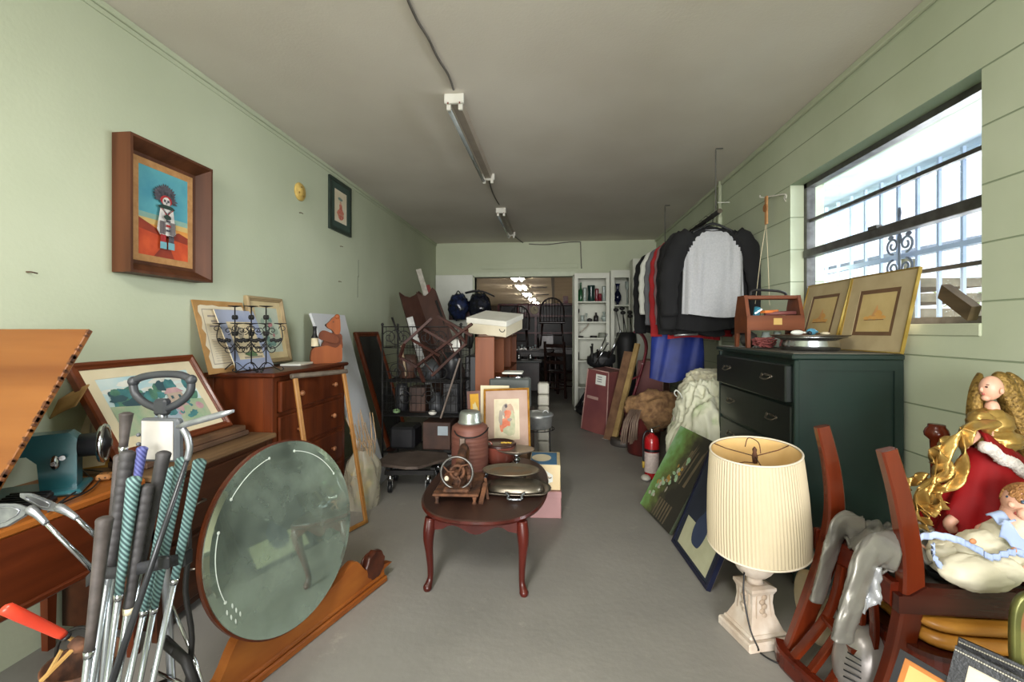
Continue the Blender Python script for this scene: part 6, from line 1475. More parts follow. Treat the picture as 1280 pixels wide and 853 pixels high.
# ------------------------------------------------------------------ maroon tub with sacking, fire extinguisher
c = Vector((.80, 4.15, 0)); t = thing('maroon_tub', 'maroon bin stuffed with brown sacking behind the fire extinguisher', 'bin', c)
b = MB(Matrix.Translation(c)); b.lathe([(.13, 0), (.14, .02), (.165, .36), (.172, .37), (.172, .385), (.155, .385), (.13, .03), (.001, .02)], 28); b.build('tub', mat('maroon_plastic', '#5e231f', '#471a18', rough=.4), t)
SACK = mat('brown_sacking', '#a07c55', '#6f5138', rough=.9, scale=22, bump=.3)
b = MB(); 
def sack(d): return 1 + .28 * noise.noise(d * 2.2 + Vector((3, 1, 0))) + .14 * abs(noise.noise(d * 6)) + .05 * noise.noise(d * 16)
b.ell(Vector((.92, 4.10, .40)), (.27, .2, .17), 44, 30, disp=sack); 
solo(b, 'sacking_heap', SACK, 'crumpled brown sacking piled over the maroon bin', 'sacking', (.9, 4.1, .36))
b = MB(); rn = random.Random(5)
for k in range(26):
    x = rn.uniform(-.04, .05); p0 = Vector((.70 + x, 3.98 + rn.uniform(-.03, .03), .42)); b.tube([p0, p0 + Vector((-.05 + x * .3, -.04, -.10)), p0 + Vector((-.07 + x * .5 + rn.uniform(-.01, .01), -.05, -.24 - rn.uniform(0, .05)))], .005, 5)
solo(b, 'fringe', mat('grey_fringe', '#8d7868', '#6b584b'), 'greyish brown fringe hanging from the sacking beside the extinguisher', 'fringe', (.7, 3.98, .3), kind='stuff')
c = Vector((.73, 3.46, 0)); t = thing('fire_extinguisher', 'small red fire extinguisher with a pale label on the floor by the fabric heap', 'fire extinguisher', c)
b = MB(Matrix.Translation(c)); b.lathe([(.045, 0), (.052, .006), (.054, .02), (.054, .27), (.050, .30), (.036, .32), (.018, .33), (.016, .34)], 30); b.build('cylinder', mat('extinguisher_red', '#b31c22', '#97161b', rough=.25, coat=.5), t)
b = MB(Matrix.Translation(c)); b.lathe([(.0545, .05), (.0545, .20)], 30, cap=False)
b.build('label', mat('pale_label', '#cdbfb8', '#b9a9a4', scale=60, rough=.5), t)
b = MB(Matrix.Translation(c)); b.lathe([(.0548, .205), (.0548, .225)], 30, cap=False); b.build('band', BLACKP, t)
b = MB(Matrix.Translation(c)); b.lathe([(.012, .338), (.014, .345), (.014, .37), (.01, .375)], 14); b.beam((-.01, 0, .372), (.06, .01, .392), .014, .006); b.beam((-.01, 0, .360), (.055, .01, .358), .012, .005); b.ell((0, -.018, .352), (.012, .006, .012), 10, 8); b.build('valve', CHROME, t)
b = MB(Matrix.Translation(c)); b.tube(smooth_path([(-.012, 0, .35), (-.045, -.01, .35), (-.066, -.015, .30), (-.066, -.015, .20), (-.064, -.015, .13)], 4), .007, 8); b.build('hose', BLACKP, t)
b = MB(Matrix.Translation(c)); b.lathe([(.008, .0), (.010, .05)], 10, Matrix.Translation((-.064, -.015, .08))); b.build('nozzle', mat('nozzle_yellow', '#b99b3a'), t)
b = MB(); q = Zp(808, 602, 0); b.ell(q + Vector((0, .02, .02)), (.035, .05, .02), 14, 10); solo(b, 'shoe', WHITEM, 'white shoe toe on the floor beside the fire extinguisher', 'shoe', q)

# ------------------------------------------------------------------ heap of lace and fabric
def mound(c, r, seed, f1, f2, a1=.3, a2=.12, fold=(0, 0, 1), nf=150, mf=110):
    b = MB()
    def dsp(d):
        q = d * f1 + Vector((seed, seed * .7, 0)); w_ = 1 + a1 * noise.noise(q)
        q2 = Vector((d.x * f2, d.y * f2, d.z * f2 * .22)) + Vector((seed, 0, 0)); w_ += a2 * (1 - 2 * abs(noise.noise(q2)))
        q3 = Vector((d.x * f2 * 2.3, d.y * f2 * 2.3, d.z * f2 * .5)) + Vector((0, seed, 0)); w_ += a2 * .35 * (1 - 2 * abs(noise.noise(q3)))
        q4 = Vector((d.x * f2 * 5, d.y * f2 * 5, d.z * f2 * 3)) + Vector((seed, seed, 0)); return w_ + a2 * .10 * (1 - 2 * abs(noise.noise(q4)))
    b.ell(c, r, nf, mf, disp=dsp)
    return b
LACE = mat('ivory_lace', '#d9d5bd', '#c5bfa2', rough=.9, scale=40, bump=.4, bscale=160, sheen=.3)
NET = mat('white_netting', '#dcdacb', '#cfccba', rough=.9, scale=60, bump=.5, bscale=200, alpha=.85)
b = mound(Vector((1.20, 3.42, .66)), (.22, .28, .15), 2, 1.6, 5, .25, .16); solo(b, 'netting_heap', LACE, 'puffy white netting on top of the fabric heap by the green dresser', 'fabric', (1.2, 3.4, .55))
PRINTC = mat('green_print_cotton', '#d4d4bd', '#a9b98c', rough=.9, scale=7, lo=.30, hi=.46, bump=.15)
b = mound(Vector((1.08, 3.18, .36)), (.27, .26, .33), 7, 1.5, 4.5, .25, .14); solo(b, 'printed_cloth', PRINTC, 'ivory cloth with faint green print bundled in the middle of the fabric heap', 'cloth', (1.05, 3.2, 0))
b = MB(); 
def drape(u, v):
    x = .86 + .24 * u - .09 * v * (1 - u); y = 3.30 + .06 * math.sin(u * 9) * v - .10 * v; z = .56 - .55 * v - .03 * u + .03 * math.sin(u * 7)
    return Vector((x, y + .02 * math.sin(u * 22 + v * 3), max(z, .006)))
b.grid(drape, 40, 24); o = solo(b, 'white_skirt', mat('pinkish_white_cloth', '#d3c6be', '#c4b3ab', rough=.9, scale=4), 'pinkish white cloth hanging down to the floor behind the fire extinguisher', 'cloth', (.95, 3.3, 0)); sm = o.modifiers.new('s', 'SOLIDIFY'); sm.thickness = .006
CY = mat('cyan_tarp', '#3aa7d8', '#1f86c0', rough=.4, scale=12, bump=.3)
b = mound(Vector((1.27, 3.10, .46)), (.17, .16, .23), 11, 1.8, 6, .2, .2); solo(b, 'blue_tarp', CY, 'crumpled bright blue tarp wedged between the cloth heap and the dresser', 'tarp', (1.25, 3.08, .2))
b = MB(); b.tube(smooth_path([Yp(846, 496, 3.1), Yp(843, 492, 3.08), Yp(845, 488, 3.08), Yp(850, 492, 3.08), Yp(853, 498, 3.1)], 4), .004, 6); solo(b, 'hanger_hook', WHITE, 'white plastic hanger hook poking out of the ivory cloth', 'hanger', Yp(846, 492, 3.08))
b = MB(); b.box((1.05, 3.45, 0), (1.44, 3.95, .50), bevel=.01); solo(b, 'storage_chest', mat('dark_chest', '#3d342e', '#2b2420'), 'dark chest under the netting behind the fabric heap', 'chest', (1.25, 3.7, 0))

# ------------------------------------------------------------------ clothes rail with shirts
RYN, RYF, RXX, RZZ = 3.28, 4.95, 1.16, 1.955
t = thing('clothes_rail', 'black clothes rail hung from the ceiling by a thin rod', 'clothes rail', (RXX, 4.1, RZZ))
b = MB(); b.tube([(RXX, RYN, RZZ), (RXX, RYF, RZZ)], .017, 12); b.build('rail', BLACKM, t)
b = MB(); b.tube([(RXX, RYN - .004, RZZ), (RXX, RYN - .001, RZZ)], .0175, 12); b.build('end_cap', PEWTER, t)
for y in (3.36, 4.85):
    b = MB(); b.tube([(RXX, y, RZZ), (RXX, y, ZC - .02), (RXX, y, ZC - .004), (RXX + .05, y, ZC - .004)], .0045, 6); b.build('hanger_rod', mat('thin_rod', '#6c6a66', '#55534f', metal=.4), t)
CLB = mat('black_jersey', '#161618', '#101012', rough=.95, scale=5, bump=.05); CLG = mat('heather_grey_jersey', '#b2b3b6', '#a7a8ac', rough=.9, scale=90, bump=.05)
def shirt(y, body, sleeve, label, w=.25, L=.62, zs=0.0, raglan=False, sl_len=.50, sl_out=.10, dx=0.0, name='shirt', rz=0.0, white_yoke=None, seed=0, hang=None):
    top = RZZ - .075 + zs
    t = thing(name, label, 'shirt', (RXX + dx, y, top), rz, 'shirts on the clothes rail')
    M = WM[t]
    rn = random.Random(seed)
    def torso(u, v):
        a = u * 2 * PI
        if v < .12: ww = w * (.34 + .60 * (v / .12) ** .6)
        elif v < .4: ww = w * (.94 - .05 * (v - .12) / .28)
        else: ww = w * (.89 + .06 * (v - .4) / .6)
        dd = (.03 + .03 * min(1, v / .3)) 
        if v < .12: dd = .022 + .02 * v / .12
        c, s = math.cos(a), math.sin(a)
        x = ww * (abs(c) ** .8) * (1 if c > 0 else -1)
        fold = .010 * math.sin(x * 42 + v * 5 + seed) * min(1, v * 2) + .008 * math.sin(x * 90 + seed * 2)
        yy = dd * s + fold * (1 if abs(s) > .3 else .3)
        zz = -L * v - .05 * (abs(x) / w) ** 1.3 * max(0, 1 - v * 2.5) - .015 * math.sin(x * 10 + seed) * v
        if s < 0 and v < .1: zz -= .035 * (1 - (x / (w * .42)) ** 2) * (1 if abs(x) < w * .42 else 0) * (1 - v / .1)
        return Vector((x, yy, zz))
    ms = [body, sleeve]
    def mif(u, v):
        if raglan:
            x = w * math.cos(u * 2 * PI); lim = .065 + .19 * min(1, v / .36) if v < .36 else 9
            return 1 if abs(x) > lim * (w / .25) or v < .035 else 0
        if white_yoke and v < .28: return 1
        return 0
    b = MB(M); b.grid(torso, 56, 40, wrap=True, mif=mif); o = b.build('torso', ms, t)
    for s in (-1, 1):
        so = sl_out
        pth = smooth_path([Vector((s * w * .70, 0, -.055)), Vector((s * (w * .98), 0, -.13)), Vector((s * (w + so * .55), .01, -.30)), Vector((s * (w + so * .8), -.005, -.30 - (sl_len - .26) * .5)), Vector((s * (w + so * .75), 0, -.06 - sl_len))], 6)
        n_ = len(pth); rr = [.055 + .028 * math.sin(min(1, i / n_ * 2.2) * PI / 2) - .040 * max(0, i / n_ - .3) for i in range(n_)]
        rr = [r * (1 + .07 * math.sin(i * 1.7 + seed)) for i, r in enumerate(rr)]
        b = MB(M @ Matrix.Scale(.62, 4, Vector((0, 1, 0)))); b.tube(pth, rr, 14); b.build('sleeve', sleeve, t)
    b = MB(M); b.tube(smooth_path([(-w * .62, 0, -.045), (-w * .25, 0, .0), (0, 0, .018), (w * .25, 0, .0), (w * .62, 0, -.045)], 4), .009, 8); b.tube(smooth_path([(0, 0, .018), (0, 0, .05), (.018, 0, .075), (.0, 0, .095), (-.018, 0, .08)], 4), .0022, 6); b.build('hanger', hang or BLACKP, t)
    return t
shirt(3.42, CLG, CLB, 'grey bodied baseball shirt with black sleeves at the front of the clothes rail', w=.235, L=.66, raglan=True, sl_len=.60, seed=1)
shirt(3.50, CLB, CLB, 'black shirt hanging directly behind the grey and black baseball shirt', w=.24, L=.76, dx=-.02, sl_len=.70, sl_out=.05, seed=2)
shirt(3.64, CLB, CLB, 'second black shirt on the clothes rail', w=.24, L=.78, dx=-.01, sl_len=.74, sl_out=.05, seed=3)
shirt(3.80, mat('mauve_shirt', '#9a7c80', '#86686c', rough=.9), MATS['mauve_shirt'], 'dusty mauve shirt between the black shirts and the red one', w=.24, L=.70, dx=0, sl_len=.66, sl_out=.04, seed=4)
shirt(3.93, mat('red_shirt', '#b52a2e', '#9a2024', rough=.9), MATS['red_shirt'], 'red shirt on the clothes rail', w=.245, L=.84, dx=0, sl_len=.76, sl_out=.05, seed=5)
shirt(4.10, mat('grey_shirt', '#727377', '#5f6064', rough=.9), MATS['grey_shirt'], 'mid grey jacket behind the red shirt', w=.245, L=.74, dx=-.01, sl_len=.66, sl_out=.05, seed=6, name='jacket')
shirt(4.28, mat('charcoal_shirt', '#3b3c40', '#2c2d31', rough=.9), WHITE, 'charcoal jacket with a white yoke and sleeves behind the grey one', w=.25, L=.74, dx=-.02, sl_len=.56, sl_out=.05, white_yoke=True, seed=7, name='jacket')
shirt(4.50, CLB, CLB, 'farthest black shirt on the clothes rail', w=.25, L=.80, dx=-.03, sl_len=.74, sl_out=.05, seed=8)
def hung_cloth(c, w, L, m, label, name, seed, d=.05, cat='trousers'):
    b = MB()
    def f(u, v):
        a = u * 2 * PI; x = w * (abs(math.cos(a)) ** .8) * (1 if math.cos(a) > 0 else -1) * (.92 + .12 * v); 
        y = d * math.sin(a) * (1 + .5 * v) + .012 * math.sin(x * 34 + seed + v * 3) + .004 * math.sin(x * 90 + v * 8)
        return Vector(c) + Vector((x, y, -L * v - .02 * math.sin(x * 16 + seed) * v))
    b.grid(f, 64, 22, wrap=True); return solo(b, name, m, label, cat, Vector(c) - Vector((0, 0, L)))
BLU = mat('royal_blue_satin', '#24388c', '#182768', rough=.6, scale=4)
hung_cloth((1.045, 3.95, 1.13), .225, .44, BLU, 'royal blue satin trousers hanging below the shirts', 'satin_trousers', 3)
hung_cloth((1.12, 3.64, 1.22), .20, .14, mat('black_knit', '#1c1c1f', '#121214', rough=.9), 'black knitted hem hanging under the baseball shirt', 'black_sweater', 6, cat='sweater')
b = MB(); b.tube([(.94, 3.64, 1.075), (1.12, 3.64, 1.085)], .011, 8); solo(b, 'trouser_hanger', ALU, 'silver trouser hanger bar below the black sweater', 'hanger', (1.03, 3.64, 1.075))
for k, (x, c_, lb) in enumerate(((1.05, 'red_shirt', 'red trouser leg hanging behind the baseball shirt hem'), (1.28, 'mauve_shirt', 'mauve cloth strip hanging behind the baseball shirt hem'))):
    hung_cloth((x, 3.72 + .05 * k, 1.30), .045, .22, MATS[c_], lb, 'hanging_cloth', k, .02, 'cloth')

# conduit and hooks on the right wall
p = Xp(900, 290, XR - .02)
t = thing('conduit', 'green painted vertical pipe on the right wall behind the shirts', 'pipe', (XR - .02, p.y, .6))
b = MB(); b.tube([(XR - .02, p.y, .0), (XR - .02, p.y, ZC)], .016, 12); b.build('pipe', GREENWALL, t)
b = MB(); b.tube([(XR - .02, p.y, 2.05), (XR - .02, p.y, 2.12)], .020, 12); b.build('coupling', GREENWALL, t)
b = MB(); b.tube([(XR - .02, p.y + .12, 1.0), (XR - .02, p.y + .12, 2.36)], .006, 8); solo(b, 'thin_pipe', GREENWALL, 'thin painted pipe running beside the vertical conduit', 'pipe', (XR - .02, p.y + .12, 1.0))
p = Xp(912, 253, XR); b = MB(); b.tube([(XR, p.y, p.z), (XR - .10, p.y, p.z)], .004, 6); solo(b, 'wall_peg', WHITE, 'short white peg sticking out of the right wall beside the conduit', 'peg', p)
p = Xp(957, 244, XR - .05)
t = thing('wall_bracket', 'white wire bracket on the right wall above the toolbox', 'bracket', (XR, p.y, p.z))
b = MB(); a_ = Xp(982, 243, XR - .003); e_ = Xp(951, 247, XR - .06); b.tube(smooth_path([a_ + Vector((0, 0, -.03)), a_, a_.lerp(e_, .5), e_, e_ + Vector((-.004, 0, .015))], 3), .0045, 6); b.tube(smooth_path([a_, a_ + Vector((0, .02, -.02)), a_ + Vector((0, .0, -.045))], 3), .003, 6); b.build('arm', WHITEM, t)
c = Xp(958, 262, XR - .06)
t = thing('wooden_pulley', 'pale wooden clothes pulley with strings hanging from the white bracket', 'pulley', c - Vector((0, 0, .1)))
b = MB(); b.box(c - Vector((.006, .016, .10)), c + Vector((.006, .016, .09)), bevel=.003); b.build('body', mat('pale_beech', '#c9996a', '#b3814f', rough=.5), t)
b = MB(frame_mat(c + Vector((-.008, 0, .01)), Vector((0, 1, 0)), Vector((0, 0, 1)), Vector((1, 0, 0)))); b.lathe([(.026, -.004), (.028, 0), (.026, .004), (.001, .004)], 20); b.build('wheel', mat('beech_dark', '#a8703f', rough=.5), t)
for k, (px, py) in enumerate(((944, 380), (962, 382))):
    e_ = Xp(px, py, XR - .06); b = MB(); b.tube([c + Vector((0, .004, -.09)), c.lerp(e_, .5) + Vector((0, .002, 0)), e_], .0022, 5); b.build('string', CREAM, t)

# ------------------------------------------------------------------ green dresser
DGN = mat('dark_green_paint', '#102a23', '#0b201a', rough=.48, scale=4, coat=.15, bump=.05)
DGK = mat('black_green_front', '#111c18', '#0b1310', rough=.42, scale=4, coat=.2, bump=.05)
gx0, gx1, gy0, gy1, gz = 1.02, 1.455, 2.02, 2.905, 1.02
t = thing('green_dresser', 'tall dark green painted chest of drawers under the window', 'dresser', ((gx0 + gx1) / 2, (gy0 + gy1) / 2, 0))
b = MB(); b.box((gx0 + .012, gy0 + .008, .05), (gx1, gy1, gz - .03))
b.box((gx0 + .01, gy0, .03), (gx0 + .05, gy0 + .01, gz - .03)); b.box((gx1 - .035, gy0, .03), (gx1, gy0 + .01, gz - .03)); b.box((gx0 + .05, gy0, gz - .075), (gx1 - .035, gy0 + .01, gz - .03)); b.box((gx0 + .05, gy0, .03), (gx1 - .035, gy0 + .01, .10))
b.rings; b.build('carcass', DGN, t)
b = MB(); b.box((gx0 + .002, gy0 - .003, .04), (gx0 + .022, gy0 + .02, gz - .03), bevel=.004); b.box((gx0 + .002, gy1 - .02, .04), (gx0 + .022, gy1, gz - .03)); b.build('corner_post', DGN, t)
b = MB(); b.box((gx0 - .012, gy0 - .012, gz - .03), (gx1, gy1 + .01, gz - .004), bevel=.006); b.box((gx0 - .008, gy0 - .008, gz - .006), (gx1, gy1 + .005, gz), bevel=.002, mi=1); b.build('top', [DGN, mat('dusty_top', '#5c574c', '#474238', rough=.7)], t)
zz = [(.80, .965, .022), (.60, .785, .0), (.41, .585, .0), (.22, .395, .0), (.06, .205, .0)]
for k, (a, c, out) in enumerate(zz):
    b = MB(); b.box((gx0 - out, gy0 + .03, a), (gx0 + .03, gy1 - .03, c), bevel=.005); d = b.build('drawer', DGK, t)
    for y in (gy0 + .20, gy1 - .20):
        b = MB(); zc = (a + c) / 2 + .02; x = gx0 - out
        b.tube(smooth_path([(x, y - .045, zc), (x - .014, y - .035, zc - .012), (x - .018, y, zc - .016), (x - .014, y + .035, zc - .012), (x, y + .045, zc)], 3), .0035, 6)
        for s in (-1, 1): b.ell((x - .002, y + s * .045, zc), (.003, .012, .010), 8, 6)
        b.ell((x - .002, y, zc + .004), (.002, .03, .006), 8, 6); b.build('handle', PEWTER, d)
for y in (gy0 + .03, gy1 - .04):
    for x in (gx0 + .04, gx1 - .04):
        b = MB(); b.lathe([(.018, 0), (.03, .02), (.022, .05)], 12, Matrix.Translation((x, y, 0))); b.build('foot', DGK, t)

# wooden tool caddy
ex0, ex1, ey = 1.04, 1.315, 2.60
t = thing('tool_caddy', 'reddish wooden tool caddy with carry bar at the back of the green dresser', 'tool caddy', ((ex0 + ex1) / 2, ey, gz))
CAD = wood('caddy_wood', '#86492f', '#693724', axis='x', rough=.5, coat=.1)
for s, x in ((-1, ex0), (1, ex1)):
    b = MB(); b.prism([(-.085, 0), (-.065, 0), (-.055, .08), (.055, .08), (.065, 0), (.085, 0), (.085, .16), (.045, .285), (-.045, .285), (-.085, .16)], .018, frame_mat(Vector((x, ey, gz + .001)), Vector((0, 1, 0)), Vector((0, 0, 1)), Vector((1, 0, 0)))); b.build('end_panel', CAD, t)
b = MB(); b.box((ex0, ey - .086, gz + .10), (ex1, ey - .074, gz + .175)); b.box((ex0, ey + .074, gz + .10), (ex1, ey + .086, gz + .175)); b.box((ex0, ey - .08, gz + .095), (ex1, ey + .08, gz + .107)); b.build('tray', CAD, t)
b = MB(); b.box((ex0, ey - .045, gz + .265), (ex1, ey + .045, gz + .285), bevel=.003); b.build('carry_bar', CAD, t)
b = MB(); b.tube(smooth_path([(ex0 + .04, ey, gz + .285), (ex0 + .05, ey, gz + .315), (ex0 + .10, ey, gz + .318), (ex1 - .09, ey, gz + .312), (ex1 - .05, ey, gz + .300), (ex1 - .045, ey, gz + .285)], 3), .007, 8); b.build('handle', BLACKM, t)
b = MB(); b.box((ex0 + .125, ey - .0885, gz + .125), (ex0 + .168, ey - .0865, gz + .16)); b.build('label', mat('tan_label', '#c9a764', '#bb9955'), t)
b = MB(); b.tube([(ex0 + .10, ey - .04, gz + .185), (ex1 - .02, ey - .05, gz + .19)], .011, 8); solo(b, 'dark_tool', DR if 'DR' in globals() else BLACKM, 'dark round tool handle lying across the wooden caddy tray', 'tool', (1.2, ey, gz + .18))
b = MB(); b.tube([(ex0 + .055, ey - .03, gz + .15), (ex0 + .06, ey - .05, gz + .22)], .016, 10); solo(b, 'blue_bottle', mat('teal_plastic', '#2f7d94'), 'small blue bottle in the left end of the wooden caddy', 'bottle', (ex0 + .055, ey - .03, gz + .11))
b = MB(); b.beam((ex0 + .08, ey - .06, gz + .195), (ex0 + .17, ey - .02, gz + .20), .03, .014); solo(b, 'orange_cutter', mat('orange_plastic', '#d0722f'), 'orange handled cutter in the wooden caddy', 'tool', (ex0 + .1, ey - .04, gz + .19))
b = MB(); b.beam((ex0 + .04, ey - .06, gz + .185), (ex0 + .075, ey - .065, gz + .21), .012, .008); solo(b, 'pliers', CHROME, 'small silver pliers tip at the left end of the wooden caddy', 'pliers', (ex0 + .05, ey - .06, gz + .18))
# red cord clump and jars under the caddy
c = Vector((1.10, 2.47, gz)); b = MB(); rn = random.Random(17)
for k in range(24):
    p = [c + Vector((rn.uniform(-.055, .055), rn.uniform(-.03, .035), rn.uniform(.005, .055))) for _ in range(4)]; b.tube(smooth_path(p, 4), .0042, 5)
solo(b, 'cord_tangle', mat('faded_red_cord', '#8a4642', '#6a3230', rough=.7), 'tangle of faded red cord on the green dresser beside the metal pan', 'cord', c)
b = MB(); b.ell(Vector((1.075, 2.60, gz + .045)), (.045, .04, .042), 12, 10, disp=lambda d: 1 + .3 * noise.noise(d * 4)); solo(b, 'dark_net_ball', mat('dark_net', '#33302c'), 'dark crumpled bundle under the wooden caddy', 'bundle', (1.075, 2.6, gz))
for k, x in enumerate((1.165, 1.225)):
    b = MB(Matrix.Translation((x, 2.60, gz + .001))); b.lathe([(.022, 0), (.025, .004), (.025, .06), (.018, .072), (.018, .085), (.014, .085), (.014, .07), (.02, .06), (.02, .006), (.001, .005)], 16); solo(b, 'glass_jar', CG, ('left', 'right')[k] + ' clear glass jar under the wooden caddy', 'jar', (x, 2.6, gz), 'jars under the caddy')
# metal pan with odds and ends
c = Vector((1.215, 2.27, gz + .001)); t = thing('metal_pan', 'polished round metal warming pan with wide rim on the green dresser', 'pan', c)
b = MB(Matrix.Translation(c)); b.lathe([(.115, 0), (.122, .006), (.124, .025), (.118, .045), (.120, .052), (.150, .060), (.152, .064), (.118, .066), (.10, .055), (.001, .052)], 40); b.build('body', CHROME, t)
b = MB(Matrix.Translation(c)); b.lathe([(.118, .066), (.150, .0645), (.163, .070), (.163, .073), (.14, .071), (.115, .069)], 40, cap=False); b.build('rim', PEWTER, t)
for k, (dx, dy, s, m, nm, lb) in enumerate(((-.07, -.03, (.03, .012, .012), WHITE, 'tube', 'white squeeze tube lying at the left of the metal pan'), (.01, .0, (.03, .014, .016), mat('blue_wrap', '#5f9cb8', '#3f7f9c'), 'blue_packet', 'blue plastic packet on the metal pan'),
        (-.035, .03, (.035, .010, .009), WHITE, 'tube', 'second white tube at the back of the metal pan'), (.06, -.02, (.03, .02, .008), CREAM, 'cloth_scrap', 'cream scrap lying at the right of the metal pan'), (-.02, -.04, (.012, .010, .010), BLACKP, 'bottle_cap', 'small black bottle cap on the metal pan'))):  # the small black piece is a bottle cap
    b = MB(loc_rot(c + Vector((dx, dy, .072 + s[2])), .4 * k)); b.ell((0, 0, 0), s, 12, 8); b.tube([(s[0] * .8, 0, 0), (s[0] * 1.25, 0, 0)], s[1] * .4, 8); solo(b, nm, m, lb, 'odds and ends', c + Vector((dx, dy, .07)))

# two framed prints leaning on the window
def art_ship(b, w, h):
    b.rect(-w/2, -h/2, w/2, h/2, 0, 0); b.rings(w, h, [(.0, .0004), (w * .0, .0004)])
    for k in range(5): b.blob((-.25 + .12 * k) * w, (-.14 + .02 * (k % 2)) * h, .09 * w, .05 * h, .0005 + k * .0001, 1, jag=.4, seed=k)
    b.poly([(-.1 * w, -.1 * h, .0014), (.12 * w, -.1 * h, .0014), (.02 * w, .2 * h, .0014)], 2); b.blob(.1 * w, -.05 * h, .1 * w, .1 * h, .0016, 1, jag=.3); b.rect(-.3 * w, -.2 * h, .28 * w, -.185 * h, .0017, 3)
    return [P('aged_print_paper', '#c9b27c', '#bda56e'), P('ochre_wash', '#c98f45', '#d8a85f'), P('pale_orange', '#d5a066'), P('line_sepia', '#8a5a34')]
MNT = P('straw_mount', '#b5a47f', '#aa9873'); BRN = P('brown_inner_mount', '#6e5238', '#614731')
GOLDT = mat('thin_gold_frame', '#b79a4c', '#9a7e37', rough=.3, metal=.6)
q = [Vector((1.385, 2.385, gz + .003)), Vector((1.400, 1.995, gz + .003)), Vector((1.476, 1.935, 1.375)), Vector((1.462, 2.325, 1.372))]
framed('framed_print', 'gold framed ship print leaning on the window, larger and nearer of the two', q, .005, 'flat', GOLDT, [(.072, MNT), (.018, BRN)], art_ship, thick=.014)
q = [Vector((1.385, 2.80, gz + .003)), Vector((1.385, 2.425, gz + .003)), Vector((1.472, 2.335, 1.372)), Vector((1.472, 2.72, 1.368))]
framed('framed_print', 'gold framed ship print leaning on the window directly behind the metal pan', q, .005, 'flat', GOLDT, [(.066, MNT), (.016, BRN)], art_ship, thick=.014)
# wood block in the window
p0, p1 = Xp(1180, 364, 1.52), Xp(1218, 392, 1.50)
b = MB(); b.beam(p0, p1, .03, .058, (0, .4, 1)); solo(b, 'wood_block', wood('weathered_block', '#75604a', '#4d3d2e', axis='y', rough=.8, coat=0), 'weathered block of wood propped slanting in the window corner', 'wood block', p1)

# ------------------------------------------------------------------ table lamp on the floor
lc = Vector((.728, 1.715, 0)); t = thing('table_lamp', 'cream pleated table lamp with white carved urn base standing on the floor', 'lamp', lc)
LW = mat('chalk_white_base', '#d3c8ba', '#bba996', rough=.7, scale=14, bump=.15)
ML = Matrix.Translation(lc) @ Matrix.Rotation(.28, 4, 'Z')
b = MB(ML); b.box((-.088, -.088, 0), (.088, .088, .035), bevel=.006); b.box((-.075, -.075, .035), (.075, .075, .05), bevel=.006); b.build('plinth', LW, t)
b = MB(ML)
pr = [(.066, .05), (.060, .065), (.046, .10), (.041, .14), (.043, .17), (.050, .185), (.050, .195), (.035, .20)]
R_ = []
for r, z in pr: R_.append([b.pt((x * r, y * r, z)) for x, y in ((-1, -1), (1, -1), (1, 1), (-1, 1))])
for A, B in zip(R_, R_[1:]):
    for i in range(4): b.face([A[i], A[(i+1) % 4], B[(i+1) % 4], B[i]])
b.face(R_[-1]); b.build('pedestal', LW, t)
for k in range(4):
    b = MB(ML @ Matrix.Rotation(k * PI / 2, 4, 'Z'))
    b.tube([(-.030, -.047, .085), (.030, -.047, .085), (.026, -.043, .175), (-.026, -.043, .175), (-.030, -.047, .085)], .0022, 5)
    for j in range(5): b.ell((.004 * (-1) ** j, -.045, .10 + .016 * j), (.012, .004, .010), 8, 6)
    b.build('relief', mat('relief_dull_white', '#c7b8a6', '#a8947f', rough=.8), t)  # relief in a darker white than the rest of the base
b = MB(ML); b.lathe([(.030, .20), (.026, .21), (.026, .218), (.042, .228), (.058, .245), (.066, .262), (.068, .28), (.060, .292), (.03, .298)], 32, wob=lambda a, j: 1 + (.05 * abs(math.sin(a * 6)) if 3 <= j <= 7 else 0)); b.build('urn', LW, t)
b = MB(ML); b.tube([(0, 0, .29), (0, 0, .60)], .007, 8); b.lathe([(.016, .36), (.016, .43)], 12); b.build('stem', PEWTER, t)
MS = Matrix.Translation(lc + Vector((.008, -.01, .345))) @ Matrix.Rotation(.10, 4, 'X') @ Matrix.Rotation(-.075, 4, 'Y')
SH = mat('pleated_cream_fabric', '#c9bb9f', '#c0b294', rough=.85, scale=3, trans=0.0)
nt = SH.node_tree; bsn = nt.nodes['Principled BSDF']; bsn.inputs['Subsurface Weight'].default_value = 0.0
b = MB(MS); n = 180
pr = [(.167, 0), (.166, .09), (.160, .2), (.151, .30), (.146, .345)]
Rr = []
for r, z in pr: Rr.append([b.pt(((r + (.0012 if k % 2 else -.0012)) * math.cos(k * 2 * PI / n), (r + (.0012 if k % 2 else -.0012)) * math.sin(k * 2 * PI / n), z + .004 * math.sin(k * 2 * PI / n * 3) * (z < .01))) for k in range(n)])
for A, B in zip(Rr, Rr[1:]):
    for k in range(n): b.face([A[k], A[(k+1) % n], B[(k+1) % n], B[k]])
b.build('shade', SH, t)
b = MB(MS); b.lathe([(.162, .002), (.142, .343)], 60, cap=False); b.build('shade_lining', mat('warm_lining', '#e2c084', '#d9b372', rough=.8), t)
for r, z in ((.167, .0), (.1455, .346)):
    b = MB(MS); b.tube([(r * math.cos(k * PI / 36), r * math.sin(k * PI / 36), z) for k in range(72)], .0035, 6, closed=True); b.build('binding', mat('cream_binding', '#ddd3bf', '#d1c6b0', rough=.7), t)
b = MB(MS)
for k in range(3): a = k * 2 * PI / 3 + .3; b.tube([(0, 0, .325), (.10 * math.cos(a), .10 * math.sin(a), .332), (.144 * math.cos(a), .144 * math.sin(a), .342)], .002, 5)
